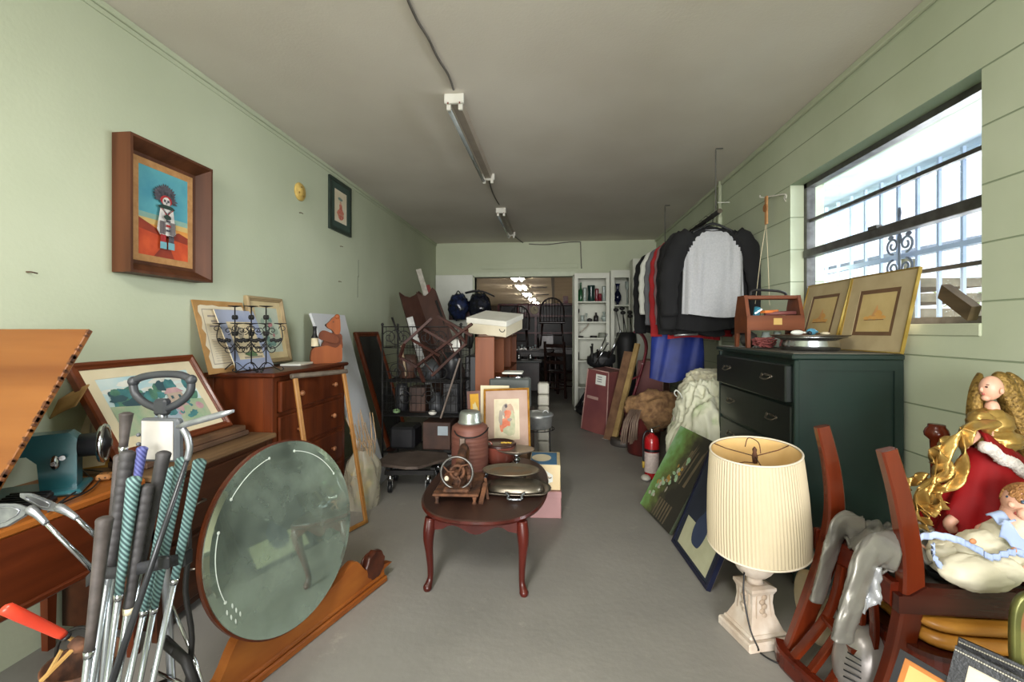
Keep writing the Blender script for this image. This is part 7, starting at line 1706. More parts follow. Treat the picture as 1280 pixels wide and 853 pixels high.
b.lathe([(.008, .30), (.010, .325), (.006, .34), (.008, .35), (.002, .36)], 12); b.tube(smooth_path([(0, 0, .30), (-.04, .03, .29), (-.05, .03, .25)], 3), .002, 5); b.tube(smooth_path([(.02, .0, .335), (.03, .04, .36), (.0, .05, .375), (-.02, .03, .35)], 4), .0018, 5); b.build('spider', RUST, t)
b = MB(); b.tube(smooth_path([lc + Vector((-.055, -.05, .255)), lc + Vector((-.062, -.062, .18)), lc + Vector((-.052, -.09, .08)), lc + Vector((-.03, -.105, .02)), Zp(940, 808, .006), Zp(958, 822, .005), Zp(975, 830, .006), Zp(990, 832, .006)], 4), .003, 6); b.build('cord', BLACKP, t)

# ------------------------------------------------------------------ pictures leaning by the dresser
def art_swamp(b, w, h):
    b.rect(-w/2, -h/2, w/2, h/2, 0, 0); rn = random.Random(31); z = .0004
    for k in range(9): 
        x = rn.uniform(.0, .4) * w; b.poly([(x, -.05 * h, z), (x + .012, -.05 * h, z), (x + .05, .32 * h + k * .008, z), (x + .035, .32 * h, z)], 3); z += .00005
    for k in range(6):
        x = (-.1 + k * .07) * w; b.poly([(x, -.48 * h, z), (x + .012, -.48 * h, z), (x + .02, -.28 * h, z), (x + .004, -.28 * h, z)], 3); z += .00005
    for k in range(34):
        q = rn.uniform(0, 1); b.blob((-.30 + .42 * q + rn.uniform(-.09, .09)) * w, (-.30 + .50 * q + rn.uniform(-.1, .1)) * h, rn.uniform(.02, .05) * w, rn.uniform(.015, .035) * h, z, (4, 5, 6, 4)[k % 4], n=7, seed=k); z += .00004
    SW = P('swamp_green', '#6f9a58', '#55803f', 5); nt = SW.node_tree; bs_ = nt.nodes['Principled BSDF']
    if 'swamp_mix' not in nt.nodes:
        tc = nt.nodes.new('ShaderNodeTexCoord'); tc.name = 'swamp_mix'; sp = nt.nodes.new('ShaderNodeSeparateXYZ'); nt.links.new(tc.outputs['Generated'], sp.inputs[0])
        nz = nt.nodes.new('ShaderNodeTexNoise'); nz.inputs['Scale'].default_value = 7; nz.inputs['Detail'].default_value = 6; nt.links.new(tc.outputs['Generated'], nz.inputs[0])
        m1 = nt.nodes.new('ShaderNodeMath'); m1.operation = 'MULTIPLY_ADD'; m1.inputs[1].default_value = .55; nt.links.new(nz.outputs[0], m1.inputs[0]); nt.links.new(sp.outputs[1], m1.inputs[2])
        m2 = nt.nodes.new('ShaderNodeMath'); m2.operation = 'MULTIPLY_ADD'; m2.inputs[1].default_value = .12; nt.links.new(sp.outputs[2], m2.inputs[0]); nt.links.new(m1.outputs[0], m2.inputs[2])
        rp = nt.nodes.new('ShaderNodeValToRGB'); e = rp.color_ramp.elements; e[0].position = .50; e[0].color = (*lin('#2c2a22'), 1); e[1].position = .97; e[1].color = (*lin('#8fb58a'), 1)
        for p_, c_ in ((.60, '#3f3d2c'), (.72, '#62703a'), (.84, '#6f9a55')): x = e.new(p_); x.color = (*lin(c_), 1)
        m3 = nt.nodes.new('ShaderNodeMath'); m3.operation = 'DIVIDE'; m3.inputs[1].default_value = 1.4; nt.links.new(m2.outputs[0], m3.inputs[0]); nt.links.new(m3.outputs[0], rp.inputs[0]); nt.links.new(rp.outputs[0], bs_.inputs['Base Color'])
    return [SW, P('swamp_moss', '#7f9a4f', '#9a9550', 12), P('swamp_dark', '#2a2a20', '#39372a', 7), P('swamp_bark', '#5c5140', '#6b5f48', 20), P('leaf_mint', '#7fa37c', '#a9c4a0', 20), P('bloom_pale', '#b9b0a4', '#8f8a78', 20), P('ochre_fleck', '#b08a3f')]
def canvas(name, label, q, th, edge, art):
    M, w, h = fit_rect(*q); t = thing(name, label, 'painting', M.translation - M.col[1].to_3d() * h / 2)
    b = MB(M); b.box((-w/2, -h/2, -th), (w/2, h/2, -.001), bevel=.001); b.build('stretcher', edge, t)
    b = MB(M); ms = art(b, w - .002, h - .002); b.build('painted_face', ms, t); return t
q = [Vector((.545, 2.90, .012)), Vector((.625, 2.463, .012)), Vector((.875, 2.58, .495)), Vector((.80, 2.97, .505))]
canvas('unframed_painting', 'unframed painting of a dark mossy swamp with blossoms leaning by the fabric heap', q, .018, mat('canvas_edge', '#57604a', '#3c4434'), art_swamp)
def art_blank(b, w, h): b.rect(-w/2, -h/2, w/2, h/2, 0, 0); return [P('dark_board_face', '#3b352e', '#2d2823')]
q = [Vector((.650, 2.445, .012)), Vector((.690, 2.06, .012)), Vector((.93, 2.17, .47)), Vector((.885, 2.545, .485))]
canvas('unframed_board', 'board with a chipped orange edge standing between the swamp painting and the navy picture', q, .028, mat('orange_chipped_edge', '#b06a42', '#8e4c2c', scale=40), art_blank)
def art_vase(b, w, h):
    b.rect(-w/2, -h/2, w/2, h/2, 0, 0); b.rect(-.40 * w, -.47 * h, .42 * w, -.18 * h, .0006, 1)
    pts = rounded([(-.02, -.36), (.06, -.34), (.10, -.22), (.10, -.10), (.05, -.03), (.02, .01), (-.04, .01), (-.06, -.05), (-.12, -.14), (-.13, -.25), (-.09, -.34)], 3)
    b.poly([(x * w * 1.3, y * h, .0012) for x, y in pts], 2)
    for k in range(9): b.blob((.02 + .03 * math.sin(k * 2)) * w, (.05 + .022 * k) * h, .012 * w, .010 * h, .0014 + k * .0001, 3, jag=.5)
    return [P('navy_print', '#232a3a', '#1d2330'), P('pale_sage', '#b9b99a', '#acac8c'), P('vase_slate', '#2b3752', '#34405a'), P('white_blossom', '#a9b0b4')]
q = [Vector((.612, 2.425, .006)), Vector((.645, 1.975, .006)), Vector((.845, 2.0, .50)), Vector((.815, 2.45, .50))]
framed('framed_print', 'navy framed print of a slate blue vase on pale sage, leaning behind the lamp', q, .016, 'flat', mat('navy_frame', '#1b2038', '#141829', rough=.3), [], art_vase, thick=.02)

# ------------------------------------------------------------------ two dining chairs stacked seat to seat
def swept(name, pts, w, d, m, parent, up=(0, 1, 0), k=5, taper=None):
    P_ = smooth_path(pts, k); b = MB(); prev = None; n = len(P_)
    up = Vector(up)
    for i, p in enumerate(P_):
        tt = (P_[min(i+1, n-1)] - P_[max(i-1, 0)]).normalized(); a = tt.cross(up).normalized(); c = tt.cross(a).normalized()
        s = taper(i / (n - 1)) if taper else 1
        r = [b.pt(p + a * (x * w / 2 * s) + c * (y * d / 2 * s)) for x, y in ((-.8, -1), (.8, -1), (1, -.7), (1, .7), (.8, 1), (-.8, 1), (-1, .7), (-1, -.7))]
        if prev:
            for q in range(8): b.face([prev[q], prev[(q+1) % 8], r[(q+1) % 8], r[q]])
        else: b.face(r[::-1])
        prev = r
    b.face(prev); return b.build(name, m, parent)
t = thing('dining_chair', 'mahogany dining chair turned upside down, its legs in the air beside the green dresser', 'chair', (1.08, 1.44, 0.0), 0)
FY, NY = 1.58, 1.30
far = [Yp(1027, 533, FY), Yp(1039, 585, FY), Yp(1043, 640, FY), Yp(1035, 690, FY), Yp(1016, 745, FY), Yp(995, 800, FY), Yp(984, 824, FY)]
swept('rear_post', far, .052, .036, WMAH, t, taper=lambda q: .80 + .35 * min(q * 2, 1) - .25 * max(0, q - .5) * 2)
near = [Yp(1108, 562, NY), Yp(1124, 620, NY), Yp(1136, 690, NY), Yp(1136, 750, NY), Yp(1124, 812, NY), Yp(1108, 860, NY), Yp(1088, 905, NY)]
swept('rear_post', near, .050, .036, WMAH, t, taper=lambda q: .84 + .30 * min(q * 2, 1) - .20 * max(0, q - .5) * 2)
a_, e_ = far[-1], near[-1]; a_ = Vector((a_.x, a_.y, .035)); e_ = Vector((e_.x, e_.y, .035))
swept('crest_rail', [a_ + Vector((-.01, .03, .0)), a_ + Vector((-.02, -.02, -.004)), (a_ + e_) / 2 + Vector((-.03, 0, .0)), e_ + Vector((-.02, .02, -.004)), e_ + Vector((-.01, -.03, .0))], .03, .062, WMAHX, t, up=(0, 0, 1))
rz_ = .405; rx_ = .915
swept('rear_seat_rail', [Vector((rx_ - .02, FY, rz_)), Vector((rx_ - .005, FY - .08, rz_ + .005)), Vector((rx_, (FY + NY) / 2, rz_ + .012)), Vector((rx_ - .005, NY + .08, rz_ + .005)), Vector((rx_ - .0, NY, rz_))], .07, .028, WMAHX, t, up=(1, 0, 0))
for k in range(4):
    q = (k + .5) / 4; yt = NY + .05 + (FY - NY - .10) * q; yb = NY + .02 + (FY - NY - .04) * q
    top = Vector((rx_ - .01, yt, rz_ - .03)); bot = Vector((a_.x + (e_.x - a_.x) * (1 - q) - .02, yb, .05))
    mid = (top + bot) / 2 + Vector((.035, 0, 0)); swept('back_slat', [top, mid, bot], .014, .026 + .006 * (k % 2), WMAH, t, up=(0, 1, 0))
b = MB(); b.beam((rx_ - .06, 1.36, .20), (rx_ - .05, 1.52, .20), .03, .014); b.build('lyre_tie', WMAH, t)
sx1 = 1.33
b = MB()   # near side rail with its cut-out bracket, far rail and front rail
pts = [(0, 0), (0, .045), (.03, .046), (.07, .072), (.42, .068), (.42, 0)]
b.prism(pts, .024, frame_mat(Vector((.905, NY - .015, .370)), Vector((1, 0, 0)), Vector((0, 0, 1)), Vector((0, -1, 0)))); b.build('side_rail', wood('dark_mahogany_rail', '#4a1d15', '#33110c', axis='x', rough=.25, coat=.4), t)
b = MB(); b.box((.88, 1.60, .370), (1.32, 1.625, .445), bevel=.004); b.build('side_rail', WMAHX, t)
b = MB(); b.box((sx1 - .02, NY, .370), (sx1 + .005, 1.62, .442), bevel=.004); b.build('front_rail', WMAHX, t)
b = MB(); b.box((.925, NY, .385), (sx1 - .02, 1.60, .398)); b.build('seat_underside', mat('dusty_webbing', '#8b8579', '#6e695f', rough=.9, scale=30), t)
for (x, y) in ((1.288, 1.645), (1.31, 1.29)):
    b = MB(Matrix.Translation((x, y, .37))); b.lathe([(.024, 0), (.024, .06), (.019, .075), (.022, .085), (.0165, .12), (.0155, .24), (.0175, .35), (.0185, .375), (.032, .388), (.034, .40), (.030, .412), (.024, .420), (.023, .428), (.001, .428)], 20); b.build('front_leg', WMAH, t)

t = thing('dining_chair', 'mahogany dining chair standing upright under the upside down one', 'chair', (1.14, 1.44, 0))
b = MB(); pts = []
for i in range(48):
    x, y = sup(i * 2 * PI / 48, 5); pts.append((1.16 + x * .235, 1.42 + y * .195))
b.prism(pts, .055, Matrix.Translation((0, 0, .25))); b.build('seat_rail', WMAHX, t)
b = MB(); b.prism([(1.16 + (x - 1.16) * 1.02, 1.42 + (y - 1.42) * 1.02) for x, y in pts], .012, Matrix.Translation((0, 0, .283))); b.build('seat_moulding', MATS['dark_mahogany_rail'], t)
for x, y in ((.97, 1.27), (1.36, 1.27), (.97, 1.58), (1.36, 1.58)):
    b = MB(); b.beam((x, y, .225), (x + (.0), y, 0), .055, .05, (0, 1, 0), taper=.6); b.build('leg', WMAH, t)
GC = mat('gold_vinyl', '#c08838', '#a06a24', rough=.38, scale=10, bump=.1)
def cushion(x0, x1, y0, y1, z0, z1, label, tl):
    b = MB(loc_rot(((x0 + x1) / 2, (y0 + y1) / 2, (z0 + z1) / 2), 0, 0, tl)); b.M = b.M
    rs = []
    for k, (s, z) in enumerate(((.90, -1), (.975, -.7), (1, 0), (.975, .7), (.90, 1))):
        ring = []
        for i in range(48): x, y = sup(i * 2 * PI / 48, 6); ring.append(b.pt((x * (x1 - x0) / 2 * s, y * (y1 - y0) / 2 * s, z * (z1 - z0) / 2)))
        rs.append(ring)
    for A, B in zip(rs, rs[1:]):
        for i in range(48): b.face([A[i], A[(i+1) % 48], B[(i+1) % 48], B[i]], 0, True)
    b.face(rs[0][::-1]); b.face(rs[-1]); solo(b, 'seat_cushion', GC, label, 'cushion', ((x0 + x1) / 2, (y0 + y1) / 2, z0), 'gold seat cushions between the chairs')
cushion(.955, 1.37, 1.235, 1.60, .292, .330, 'gold vinyl seat cushion lying on the upright chair, lower of the two', 0)
cushion(.955, 1.36, 1.24, 1.60, .336, .362, 'gold vinyl seat cushion under the upside down chair, upper of the two', 0)

b = MB(frame_mat(Vector((.90, 1.66, .15)), Vector((0, 1, 0)), Vector((0, 0, 1)), Vector((1, 0, 0)))); b.lathe([(.10, -.012), (.115, -.004), (.115, .004), (.10, .010), (.03, .012), (.001, .012)], 36); solo(b, 'round_plate', CREAM, 'pale round plate standing on edge behind the upside down chair by the lamp', 'plate', (.90, 1.66, .03))
# ------------------------------------------------------------------ silver jacket over the rail
SIL = mat('silver_cloth', '#8a877f', '#74716b', rough=.36, metal=.4, scale=5, bump=.12, bscale=14)
t = thing('silver_jacket', 'shiny silver jacket draped over the upside down chair, both sleeves hanging', 'jacket', (.92, 1.45, .45))
def sleeve(path, r0, r1, seed):
    P_ = smooth_path(path, 8); n_ = len(P_); b = MB(); rings = []
    for i, p in enumerate(P_):
        tt = (P_[min(i+1, n_-1)] - P_[max(i-1, 0)]).normalized(); a = tt.cross(Vector((.55, -.8, .1))).normalized(); c = tt.cross(a)
        q = i / (n_ - 1); r = r0 + (r1 - r0) * q; ring = []
        for k in range(28):
            al = k * 2 * PI / 28; f = 1 + .3 * noise.noise(Vector((math.cos(al) * 1.6, math.sin(al) * 1.6, q * 5 + seed))) + .17 * (1 - 2 * abs(noise.noise(Vector((math.cos(al) * 2.2 + q * 3, q * 12, seed + math.sin(al) * 2)))))
            ring.append(b.pt(p + a * (math.cos(al) * r * f) + c * (math.sin(al) * r * .34 * f)))
        rings.append(ring)
    for A, B in zip(rings, rings[1:]):
        for k in range(28): b.face([A[k], A[(k+1) % 28], B[(k+1) % 28], B[k]], 0, True)
    b.face(rings[0][::-1]); b.face(rings[-1]); b.build('sleeve', SIL, t)
sleeve([Yp(1078, 664, 1.50), Yp(1052, 660, 1.50), Yp(1040, 685, 1.50), Yp(1030, 722, 1.50), Yp(1020, 752, 1.50)], .042, .032, 1)
sleeve([Yp(1118, 690, 1.30), Yp(1096, 686, 1.28), Yp(1080, 706, 1.26), Yp(1068, 745, 1.25), Yp(1060, 775, 1.25), Yp(1052, 800, 1.25)], .046, .042, 5)
b = MB()
def jb(u, v):
    p = Yp(1048, 656, 1.54).lerp(Yp(1090, 700, 1.30), v).lerp(Vector((1.16, 1.60 - .26 * v, .452)), u); p.z = .452 + .028 * math.sin(u * PI) + .03 * noise.noise(Vector((u * 4, v * 4, 1))) + .018 * (1 - 2 * abs(noise.noise(Vector((u * 7 + v * 4, v * 3, 4)))))
    return p
b.grid(jb, 40, 30); o = b.build('body', SIL, t); sm = o.modifiers.new('s', 'SOLIDIFY'); sm.thickness = .006
b = MB(); b.grid(lambda u, v: Yp(1068, 706, 1.27).lerp(Yp(1098, 716, 1.27), u) + Vector((0, -.01 * math.sin(u * 9), -.10 * v - .02 * math.sin(u * 5) )) + Vector((.0, .012 * noise.noise(Vector((u * 5, v * 5, 0))), 0)), 20, 14); o = b.build('lining', mat('silver_lining', '#c4c6c9', '#adafb3', rough=.25, metal=.6, bump=.2, bscale=20), t); sm = o.modifiers.new('s', 'SOLIDIFY'); sm.thickness = .005

# dish on the chair underside
c = Zp(1176, 722, .402); t = thing('soap_dish', 'small dark grey oval dish lying on the upside down chair seat', 'dish', c)
b = MB(Matrix.Translation((c.x, c.y, .400))); b.lathe([(.02, 0), (.03, .004), (.038, .022), (.041, .024), (.036, .022), (.026, .008), (.001, .007)], 26, sy=.75); b.build('bowl', mat('dark_grey_ware', '#55585c', '#46494d', rough=.3), t)
b = MB(Matrix.Translation((c.x, c.y, .400))); b.beam((.035, 0, .02), (.06, -.012, .018), .035, .004); b.build('handle', MATS['dark_grey_ware'], t)

# ------------------------------------------------------------------ baby doll
SKIN = mat('doll_skin', '#e2b29a', '#d9a48b', rough=.45, scale=6); BCL = mat('doll_cream_cloth', '#d9d3bd', '#cdc6ad', rough=.9, scale=12, bump=.1); BBL = mat('doll_blue_trim', '#a9b8d8', '#97a8cc', rough=.85); HAIRB = mat('doll_ginger_hair', '#b58350', '#8f6236', rough=.7, scale=60, bump=.4)
def skin(name, joints, edges, m, parent, sub=2, faces=None):
    W = WM[parent].inverted(); me = bpy.data.meshes.new(name); me.from_pydata([W @ Vector(j[0]) for j in joints], edges, []); me.materials.append(m)
    o = bpy.data.objects.new(name, me); COL.objects.link(o); o.parent = parent; WM[o] = WM[parent]
    mod = o.modifiers.new('skin', 'SKIN'); mod.use_smooth_shade = True
    for i, j in enumerate(joints):
        v = me.skin_vertices[0].data[i]; r = j[1]; v.radius = (r, r) if not isinstance(r, tuple) else r
    me.skin_vertices[0].data[0].use_root = True
    s_ = o.modifiers.new('sub', 'SUBSURF'); s_.levels = sub; s_.render_levels = sub
    return o
D = lambda px, py, y=1.31: Yp(px, py, y)
t = thing('baby_doll', 'baby doll in a cream and pale blue romper lying on the upside down chair', 'doll', D(1215, 738))
# body: one continuous figure from legs to neck and head
J = [(D(1232, 700), .040), (D(1258, 676), .038), (D(1270, 655), .030), (D(1282, 636), .050), (D(1292, 626), .045),
     (D(1205, 702), .034), (D(1180, 698, 1.33), .028), (D(1166, 700, 1.35), .022), (D(1150, 686, 1.37), .015), (D(1143, 678, 1.38), .010),
     (D(1214, 714, 1.285), .030), (D(1200, 716, 1.285), .026),
     (D(1262, 706, 1.27), .030), (D(1268, 718, 1.25), .020), (D(1278, 716, 1.24), .014),
     (D(1244, 660, 1.37), .026), (D(1222, 668, 1.37), .020)]
E_ = [(0, 1), (1, 2), (2, 3), (3, 4), (0, 5), (5, 6), (6, 7), (7, 8), (8, 9), (0, 10), (10, 11), (1, 12), (12, 13), (13, 14), (1, 15), (15, 16)]
skin('body', J, E_, SKIN, t)
b = MB()
def romper(c, r, seed): b.ell(c, r, 30, 22, disp=lambda d: 1 + .10 * noise.noise(d * 2.5 + Vector((seed, 0, 0))) + .07 * (1 - 2 * abs(noise.noise(d * 5 + Vector((0, seed, 0))))))
romper(D(1236, 696, 1.31), (.085, .062, .066), 1); romper(D(1200, 700, 1.33), (.075, .055, .050), 2); romper(D(1222, 716, 1.27), (.085, .050, .042), 3); romper(D(1264, 676, 1.31), (.062, .055, .055), 5); romper(D(1250, 712, 1.26), (.050, .036, .036), 7); romper(D(1180, 694, 1.34), (.035, .04, .038), 8)
b.build('romper', BCL, t)
b = MB()
def band(pts, w, out=.004):
    P_ = smooth_path(pts, 6); n_ = len(P_)
    b.grid(lambda u, v: P_[min(int(round(u * (n_ - 1))), n_ - 1)] + Vector((0, -out - .004 * math.sin(u * 40), (v - .5) * w)), n_ - 1, 3)
band([D(1146, 672, 1.30), D(1166, 669, 1.275), D(1190, 673, 1.262), D(1208, 680, 1.255), D(1226, 690, 1.245)], .018)
band([D(1228, 692, 1.243), D(1240, 697, 1.240), D(1256, 692, 1.240), D(1270, 690, 1.235), D(1284, 694, 1.235)], .016)
band([D(1164, 682, 1.285), D(1166, 694, 1.280), D(1174, 707, 1.275), D(1180, 714, 1.275)], .020)
o = b.build('blue_trim', BBL, t); sm = o.modifiers.new('s', 'SOLIDIFY'); sm.thickness = .004
b = MB()
b.grid(lambda u, v: D(1250, 648, 1.27).lerp(D(1284, 676, 1.24), u) + Vector((-.01 * v, -.008, -.045 * v + .008 * math.sin(u * 7))), 12, 6); b.grid(lambda u, v: D(1246, 640, 1.30).lerp(D(1268, 652, 1.26), u) + Vector((-.03 * v, -.006, -.01 * v + .006 * math.sin(u * 7))), 10, 5); o = b.build('collar', BBL, t); sm = o.modifiers.new('s', 'SOLIDIFY'); sm.thickness = .005
for px, py in ((1216, 677), (1268, 688)):
    b = MB(); b.ell(D(px, py, 1.238), (.008, .005, .007), 10, 8); b.build('button', mat('orange_button', '#cf8a5c'), t)
hc_ = D(1286, 630, 1.31)
b = MB(); b.ell(hc_, (.052, .050, .052), 26, 20, disp=lambda d: 1 + .06 * max(0, -d.x) * max(0, -d.z + .3) - .03 * max(0, d.z)); b.ell(hc_ + Vector((-.052, -.012, .0)), (.008, .007, .008), 10, 8); b.ell(hc_ + Vector((-.038, -.032, -.016)), (.018, .014, .016), 12, 8)
b.ell(hc_ + Vector((.0, -.050, .002)), (.010, .006, .013), 10, 8); b.build('head', SKIN, t)
b = MB(); b.ell(hc_ + Vector((-.041, -.030, .014)), (.006, .004, .005), 10, 8); b.ell(hc_ + Vector((-.046, .004, .014)), (.004, .006, .005), 10, 8); b.build('eye', mat('doll_eye', '#3f5468', rough=.1), t)
b = MB(); b.ell(hc_ + Vector((-.047, -.020, -.020)), (.006, .006, .0045), 10, 8); b.build('lips', mat('doll_lips', '#c4605a'), t)
b = MB(); rn = random.Random(44)
for k in range(70):
    d = Vector((rn.gauss(.0, .7), rn.gauss(0, .8), abs(rn.gauss(.9, .4)))).normalized(); c = hc_ + d * .050; b.tube(spiral(c, .012, .004, rn.uniform(0, 6), 1.1, 9, plane=(d.orthogonal().normalized(), d.cross(d.orthogonal()).normalized())), .0035, 5)
b.build('hair', HAIRB, t)
def tiny_hand(base, direction, side, parent, s=1.0, m=SKIN):
    direction = Vector(direction).normalized(); side = Vector(side).normalized(); up_ = direction.cross(side)
    b = MB(frame_mat(base, direction, side, up_) @ Matrix.Scale(s, 4)); b.ell((.010, 0, 0), (.014, .011, .006), 12, 8)
    for k, (yy, L_) in enumerate(((-.0085, .013), (-.003, .017), (.003, .016), (.0085, .012))): b.tube([(.018, yy, 0), (.018 + L_ * .5, yy * 1.15, -.001), (.018 + L_ * .9, yy * 1.2, -.006)], [.0032, .0030, .0024], 7)
    b.tube([(.006, -.009, 0), (.012, -.016, -.002), (.019, -.018, -.005)], [.0035, .0032, .0026], 7); b.build('hand', m, parent)
tiny_hand(D(1274, 717, 1.245), (.8, -.3, .5), (.3, .2, -.8), t, 1.1); tiny_hand(D(1222, 668, 1.37), (-.9, -.2, -.2), (0, .9, .3), t, 1.0)

# ------------------------------------------------------------------ angel doll
AY = 1.47
A = lambda px, py, y=AY: Yp(px, py, y)
t = thing('angel_doll', 'angel doll in a red velvet gown and gold bodice with tall gilded wings', 'doll', A(1222, 668))
AS = mat('porcelain_skin', '#dcab93', '#d3a088', rough=.4)
hd = A(1239, 486); nk = A(1240, 512); ch = A(1240, 535); wa = A(1238, 560); hp_ = A(1230, 600)
skin('body', [(ch, .034), (nk, .018), (A(1240, 500), .016), (wa, .030), (hp_, .04), (A(1228, 535, AY - .03), .018), (A(1216, 548, AY - .06), .012), (A(1208, 556, AY - .07), .009)], [(0, 1), (1, 2), (0, 3), (3, 4), (0, 5), (5, 6), (6, 7)], AS, t)
b = MB()
b.ell(hd, (.028, .025, .038), 26, 20, disp=lambda d: 1 - .16 * max(0, -d.z) * max(0, d.x + .3) - .05 * max(0, -d.z)); b.ell(hd + Vector((-.027, -.002, -.003)), (.006, .004, .008), 10, 8); b.ell(hd + Vector((-.017, -.003, -.028)), (.011, .011, .009), 10, 8); b.ell(hd + Vector((.004, -.028, -.004)), (.006, .004, .009), 10, 8); b.build('head', AS, t)
b = MB(); b.ell(hd + Vector((-.0235, -.012, .006)), (.003, .004, .003), 8, 6); b.ell(hd + Vector((-.022, -.014, .013)), (.004, .004, .0012), 8, 6); b.build('eye', mat('painted_eye', '#4a3028'), t)
b = MB(); b.ell(hd + Vector((-.0255, -.004, -.016)), (.0028, .004, .0026), 8, 6); b.build('lips', MATS['doll_lips'], t)
GOLDC = mat('gold_lame', '#c9a662', '#9a7638', rough=.28, metal=.7, scale=10, bump=.2, bscale=24)
b = MB(); cr = lambda d: 1 + .14 * noise.noise(d * 3) + .10 * (1 - 2 * abs(noise.noise(d * 6)))
b.ell(A(1237, 530), (.052, .045, .045), 36, 26, disp=cr); b.ell(A(1245, 550, AY - .01), (.055, .050, .035), 36, 26, disp=cr); b.ell(A(1226, 527, AY - .02), (.030, .03, .030), 26, 18, disp=cr); b.build('bodice', GOLDC, t)
RV = mat('red_velvet', '#a5080f', '#780409', rough=.65, scale=5, spec=.25)
b = MB(); cT = A(1238, 560); cB_ = A(1222, 668)
def skirt(u, v):
    a = u * 2 * PI; c = cT.lerp(cB_, v); r = .045 + .085 * v ** .8; f = 1 + (.10 * math.sin(a * 7 + v * 2) + .05 * math.sin(a * 13)) * v
    return c + Vector((r * 1.12 * f * math.cos(a), r * .8 * f * math.sin(a), 0))
b.grid(skirt, 80, 26, wrap=True); b.build('gown', RV, t)
b = MB()
for k in range(14): 
    a = PI * .9 + k * PI * 1.15 / 13; p = skirt(a / (2 * PI), 1.0); b.ell(p + Vector((0, -.004, .006)), (.016, .014, .013), 10, 8, disp=lambda d: 1 + .25 * noise.noise(d * 7 + p * 90))
b.build('gown_trim', mat('white_fur', '#e3dcd5', '#cfc6bd', rough=1, scale=70, bump=.6, bscale=200, sheen=.5), t)
def cape(u, v):
    p0 = A(1222, 534, AY - .045).lerp(A(1268, 566, AY - .02), u); d = Vector((-.01 + .012 * u, -.032 * math.sin(v * PI * .7), -.050 * v)); return p0 + d + Vector((0, 0, .004 * math.sin(u * 12)))
b = MB(); b.grid(cape, 20, 10); o = b.build('cape', RV, t); sm = o.modifiers.new('s', 'SOLIDIFY'); sm.thickness = .008
b = MB()
for k in range(16):
    p = cape(k / 15, 1.0); b.ell(p + Vector((0, -.008, 0)), (.015, .017, .017), 12, 9, disp=lambda d: 1 + .25 * noise.noise(d * 6 + p * 80))
b.build('cape_trim', MATS['white_fur'], t)
WING = mat('gilded_wing', '#8d7037', '#5c451c', rough=.45, metal=.55, kind='voronoi', scale=90, bump=.6, bscale=90, lo=.1, hi=.6)
def wing(pts_px, y, tilt, name='wing'):
    P_ = [Vector(A(x, y_, y)) for x, y_ in pts_px]; xs = rounded([(p.x, p.z) for p in P_], 4); cx_ = sum(p[0] for p in xs) / len(xs); cz_ = sum(p[1] for p in xs) / len(xs)
    b = MB(); n_ = len(xs); rings = []
    for s, dy in ((1, 0), (.97, -.008), (.8, -.016), (.5, -.022), (.2, -.024)): rings.append([b.pt((cx_ + (x - cx_) * s, y + dy + tilt * (x - cx_), cz_ + (z_ - cz_) * s)) for x, z_ in xs])
    back = [b.pt((x, y + .008 + tilt * (x - cx_), z_)) for x, z_ in xs]
    for A_, B_ in zip(rings, rings[1:]):
        for i in range(n_): b.face([A_[i], A_[(i+1) % n_], B_[(i+1) % n_], B_[i]], 0, True)
    b.face(rings[-1], 0, True); b.face(back[::-1])
    for i in range(n_): b.face([back[i], back[(i+1) % n_], rings[0][(i+1) % n_], rings[0][i]])
    b.build(name, WING, t)
wing([(1229, 468), (1222, 471), (1213, 485), (1208, 505), (1207, 522), (1211, 535), (1220, 538), (1228, 520), (1233, 495)], 1.505, .3)
wing([(1250, 465), (1243, 472), (1245, 488), (1254, 510), (1262, 535), (1272, 565), (1283, 580), (1288, 560), (1282, 530), (1276, 500), (1266, 475), (1258, 467)], 1.50, -.1)
wing([(1262, 466), (1262, 480), (1270, 510), (1278, 550), (1290, 590), (1300, 560), (1292, 510), (1280, 480), (1270, 469)], 1.54, -.1)
tiny_hand(A(1212, 548, AY - .065), (-.5, -.1, -.85), (.2, .9, 0), t, 1.15, AS)
b = MB(); b.tube(smooth_path([A(1190, 662, 1.42), A(1186, 655, 1.41), A(1192, 648, 1.41)], 4), [.014] * 9, 8); b.build('foot', AS, t)
# gold ribbon garland
t = thing('gold_ribbon', 'crumpled gold foil ribbon trailing from the angel doll over the chair leg', 'ribbon', A(1150, 650, 1.40))
def ribbon(pts, w, seed):
    P_ = smooth_path(pts, 8); n_ = len(P_); b = MB()
    def f(u, v):
        i = min(int(v * (n_ - 1)), n_ - 1); p = P_[i]; tt = (P_[min(i+1, n_-1)] - P_[max(i-1, 0)]).normalized(); a = tt.cross(Vector((.3, -1, .2))).normalized(); c = tt.cross(a)
        return p + a * ((u - .5) * w * (1 + .35 * math.sin(v * 17 + seed))) + c * (.014 * math.sin(u * 5 + v * 15 + seed) + .003 * noise.noise(Vector((u * 4, v * 22, seed))))
    b.grid(f, 8, n_ - 1); o = b.build('strand', GOLDC, t); sm = o.modifiers.new('s', 'SOLIDIFY'); sm.thickness = .002
ribbon([A(1246, 535, 1.40), A(1226, 532, 1.39), A(1208, 536, 1.385), A(1196, 550, 1.385), A(1182, 570, 1.385), A(1172, 592, 1.385), A(1164, 615, 1.385), A(1168, 632, 1.385)], .032, 1)
ribbon([A(1212, 538, 1.375), A(1205, 555, 1.375), A(1206, 575, 1.375), A(1200, 595, 1.375), A(1182, 610, 1.375), A(1170, 620, 1.375), A(1176, 640, 1.375)], .028, 3)
ribbon([A(1172, 560, 1.39), A(1185, 585, 1.385), A(1168, 602, 1.38), A(1150, 625, 1.375), A(1146, 650, 1.375)], .030, 6)
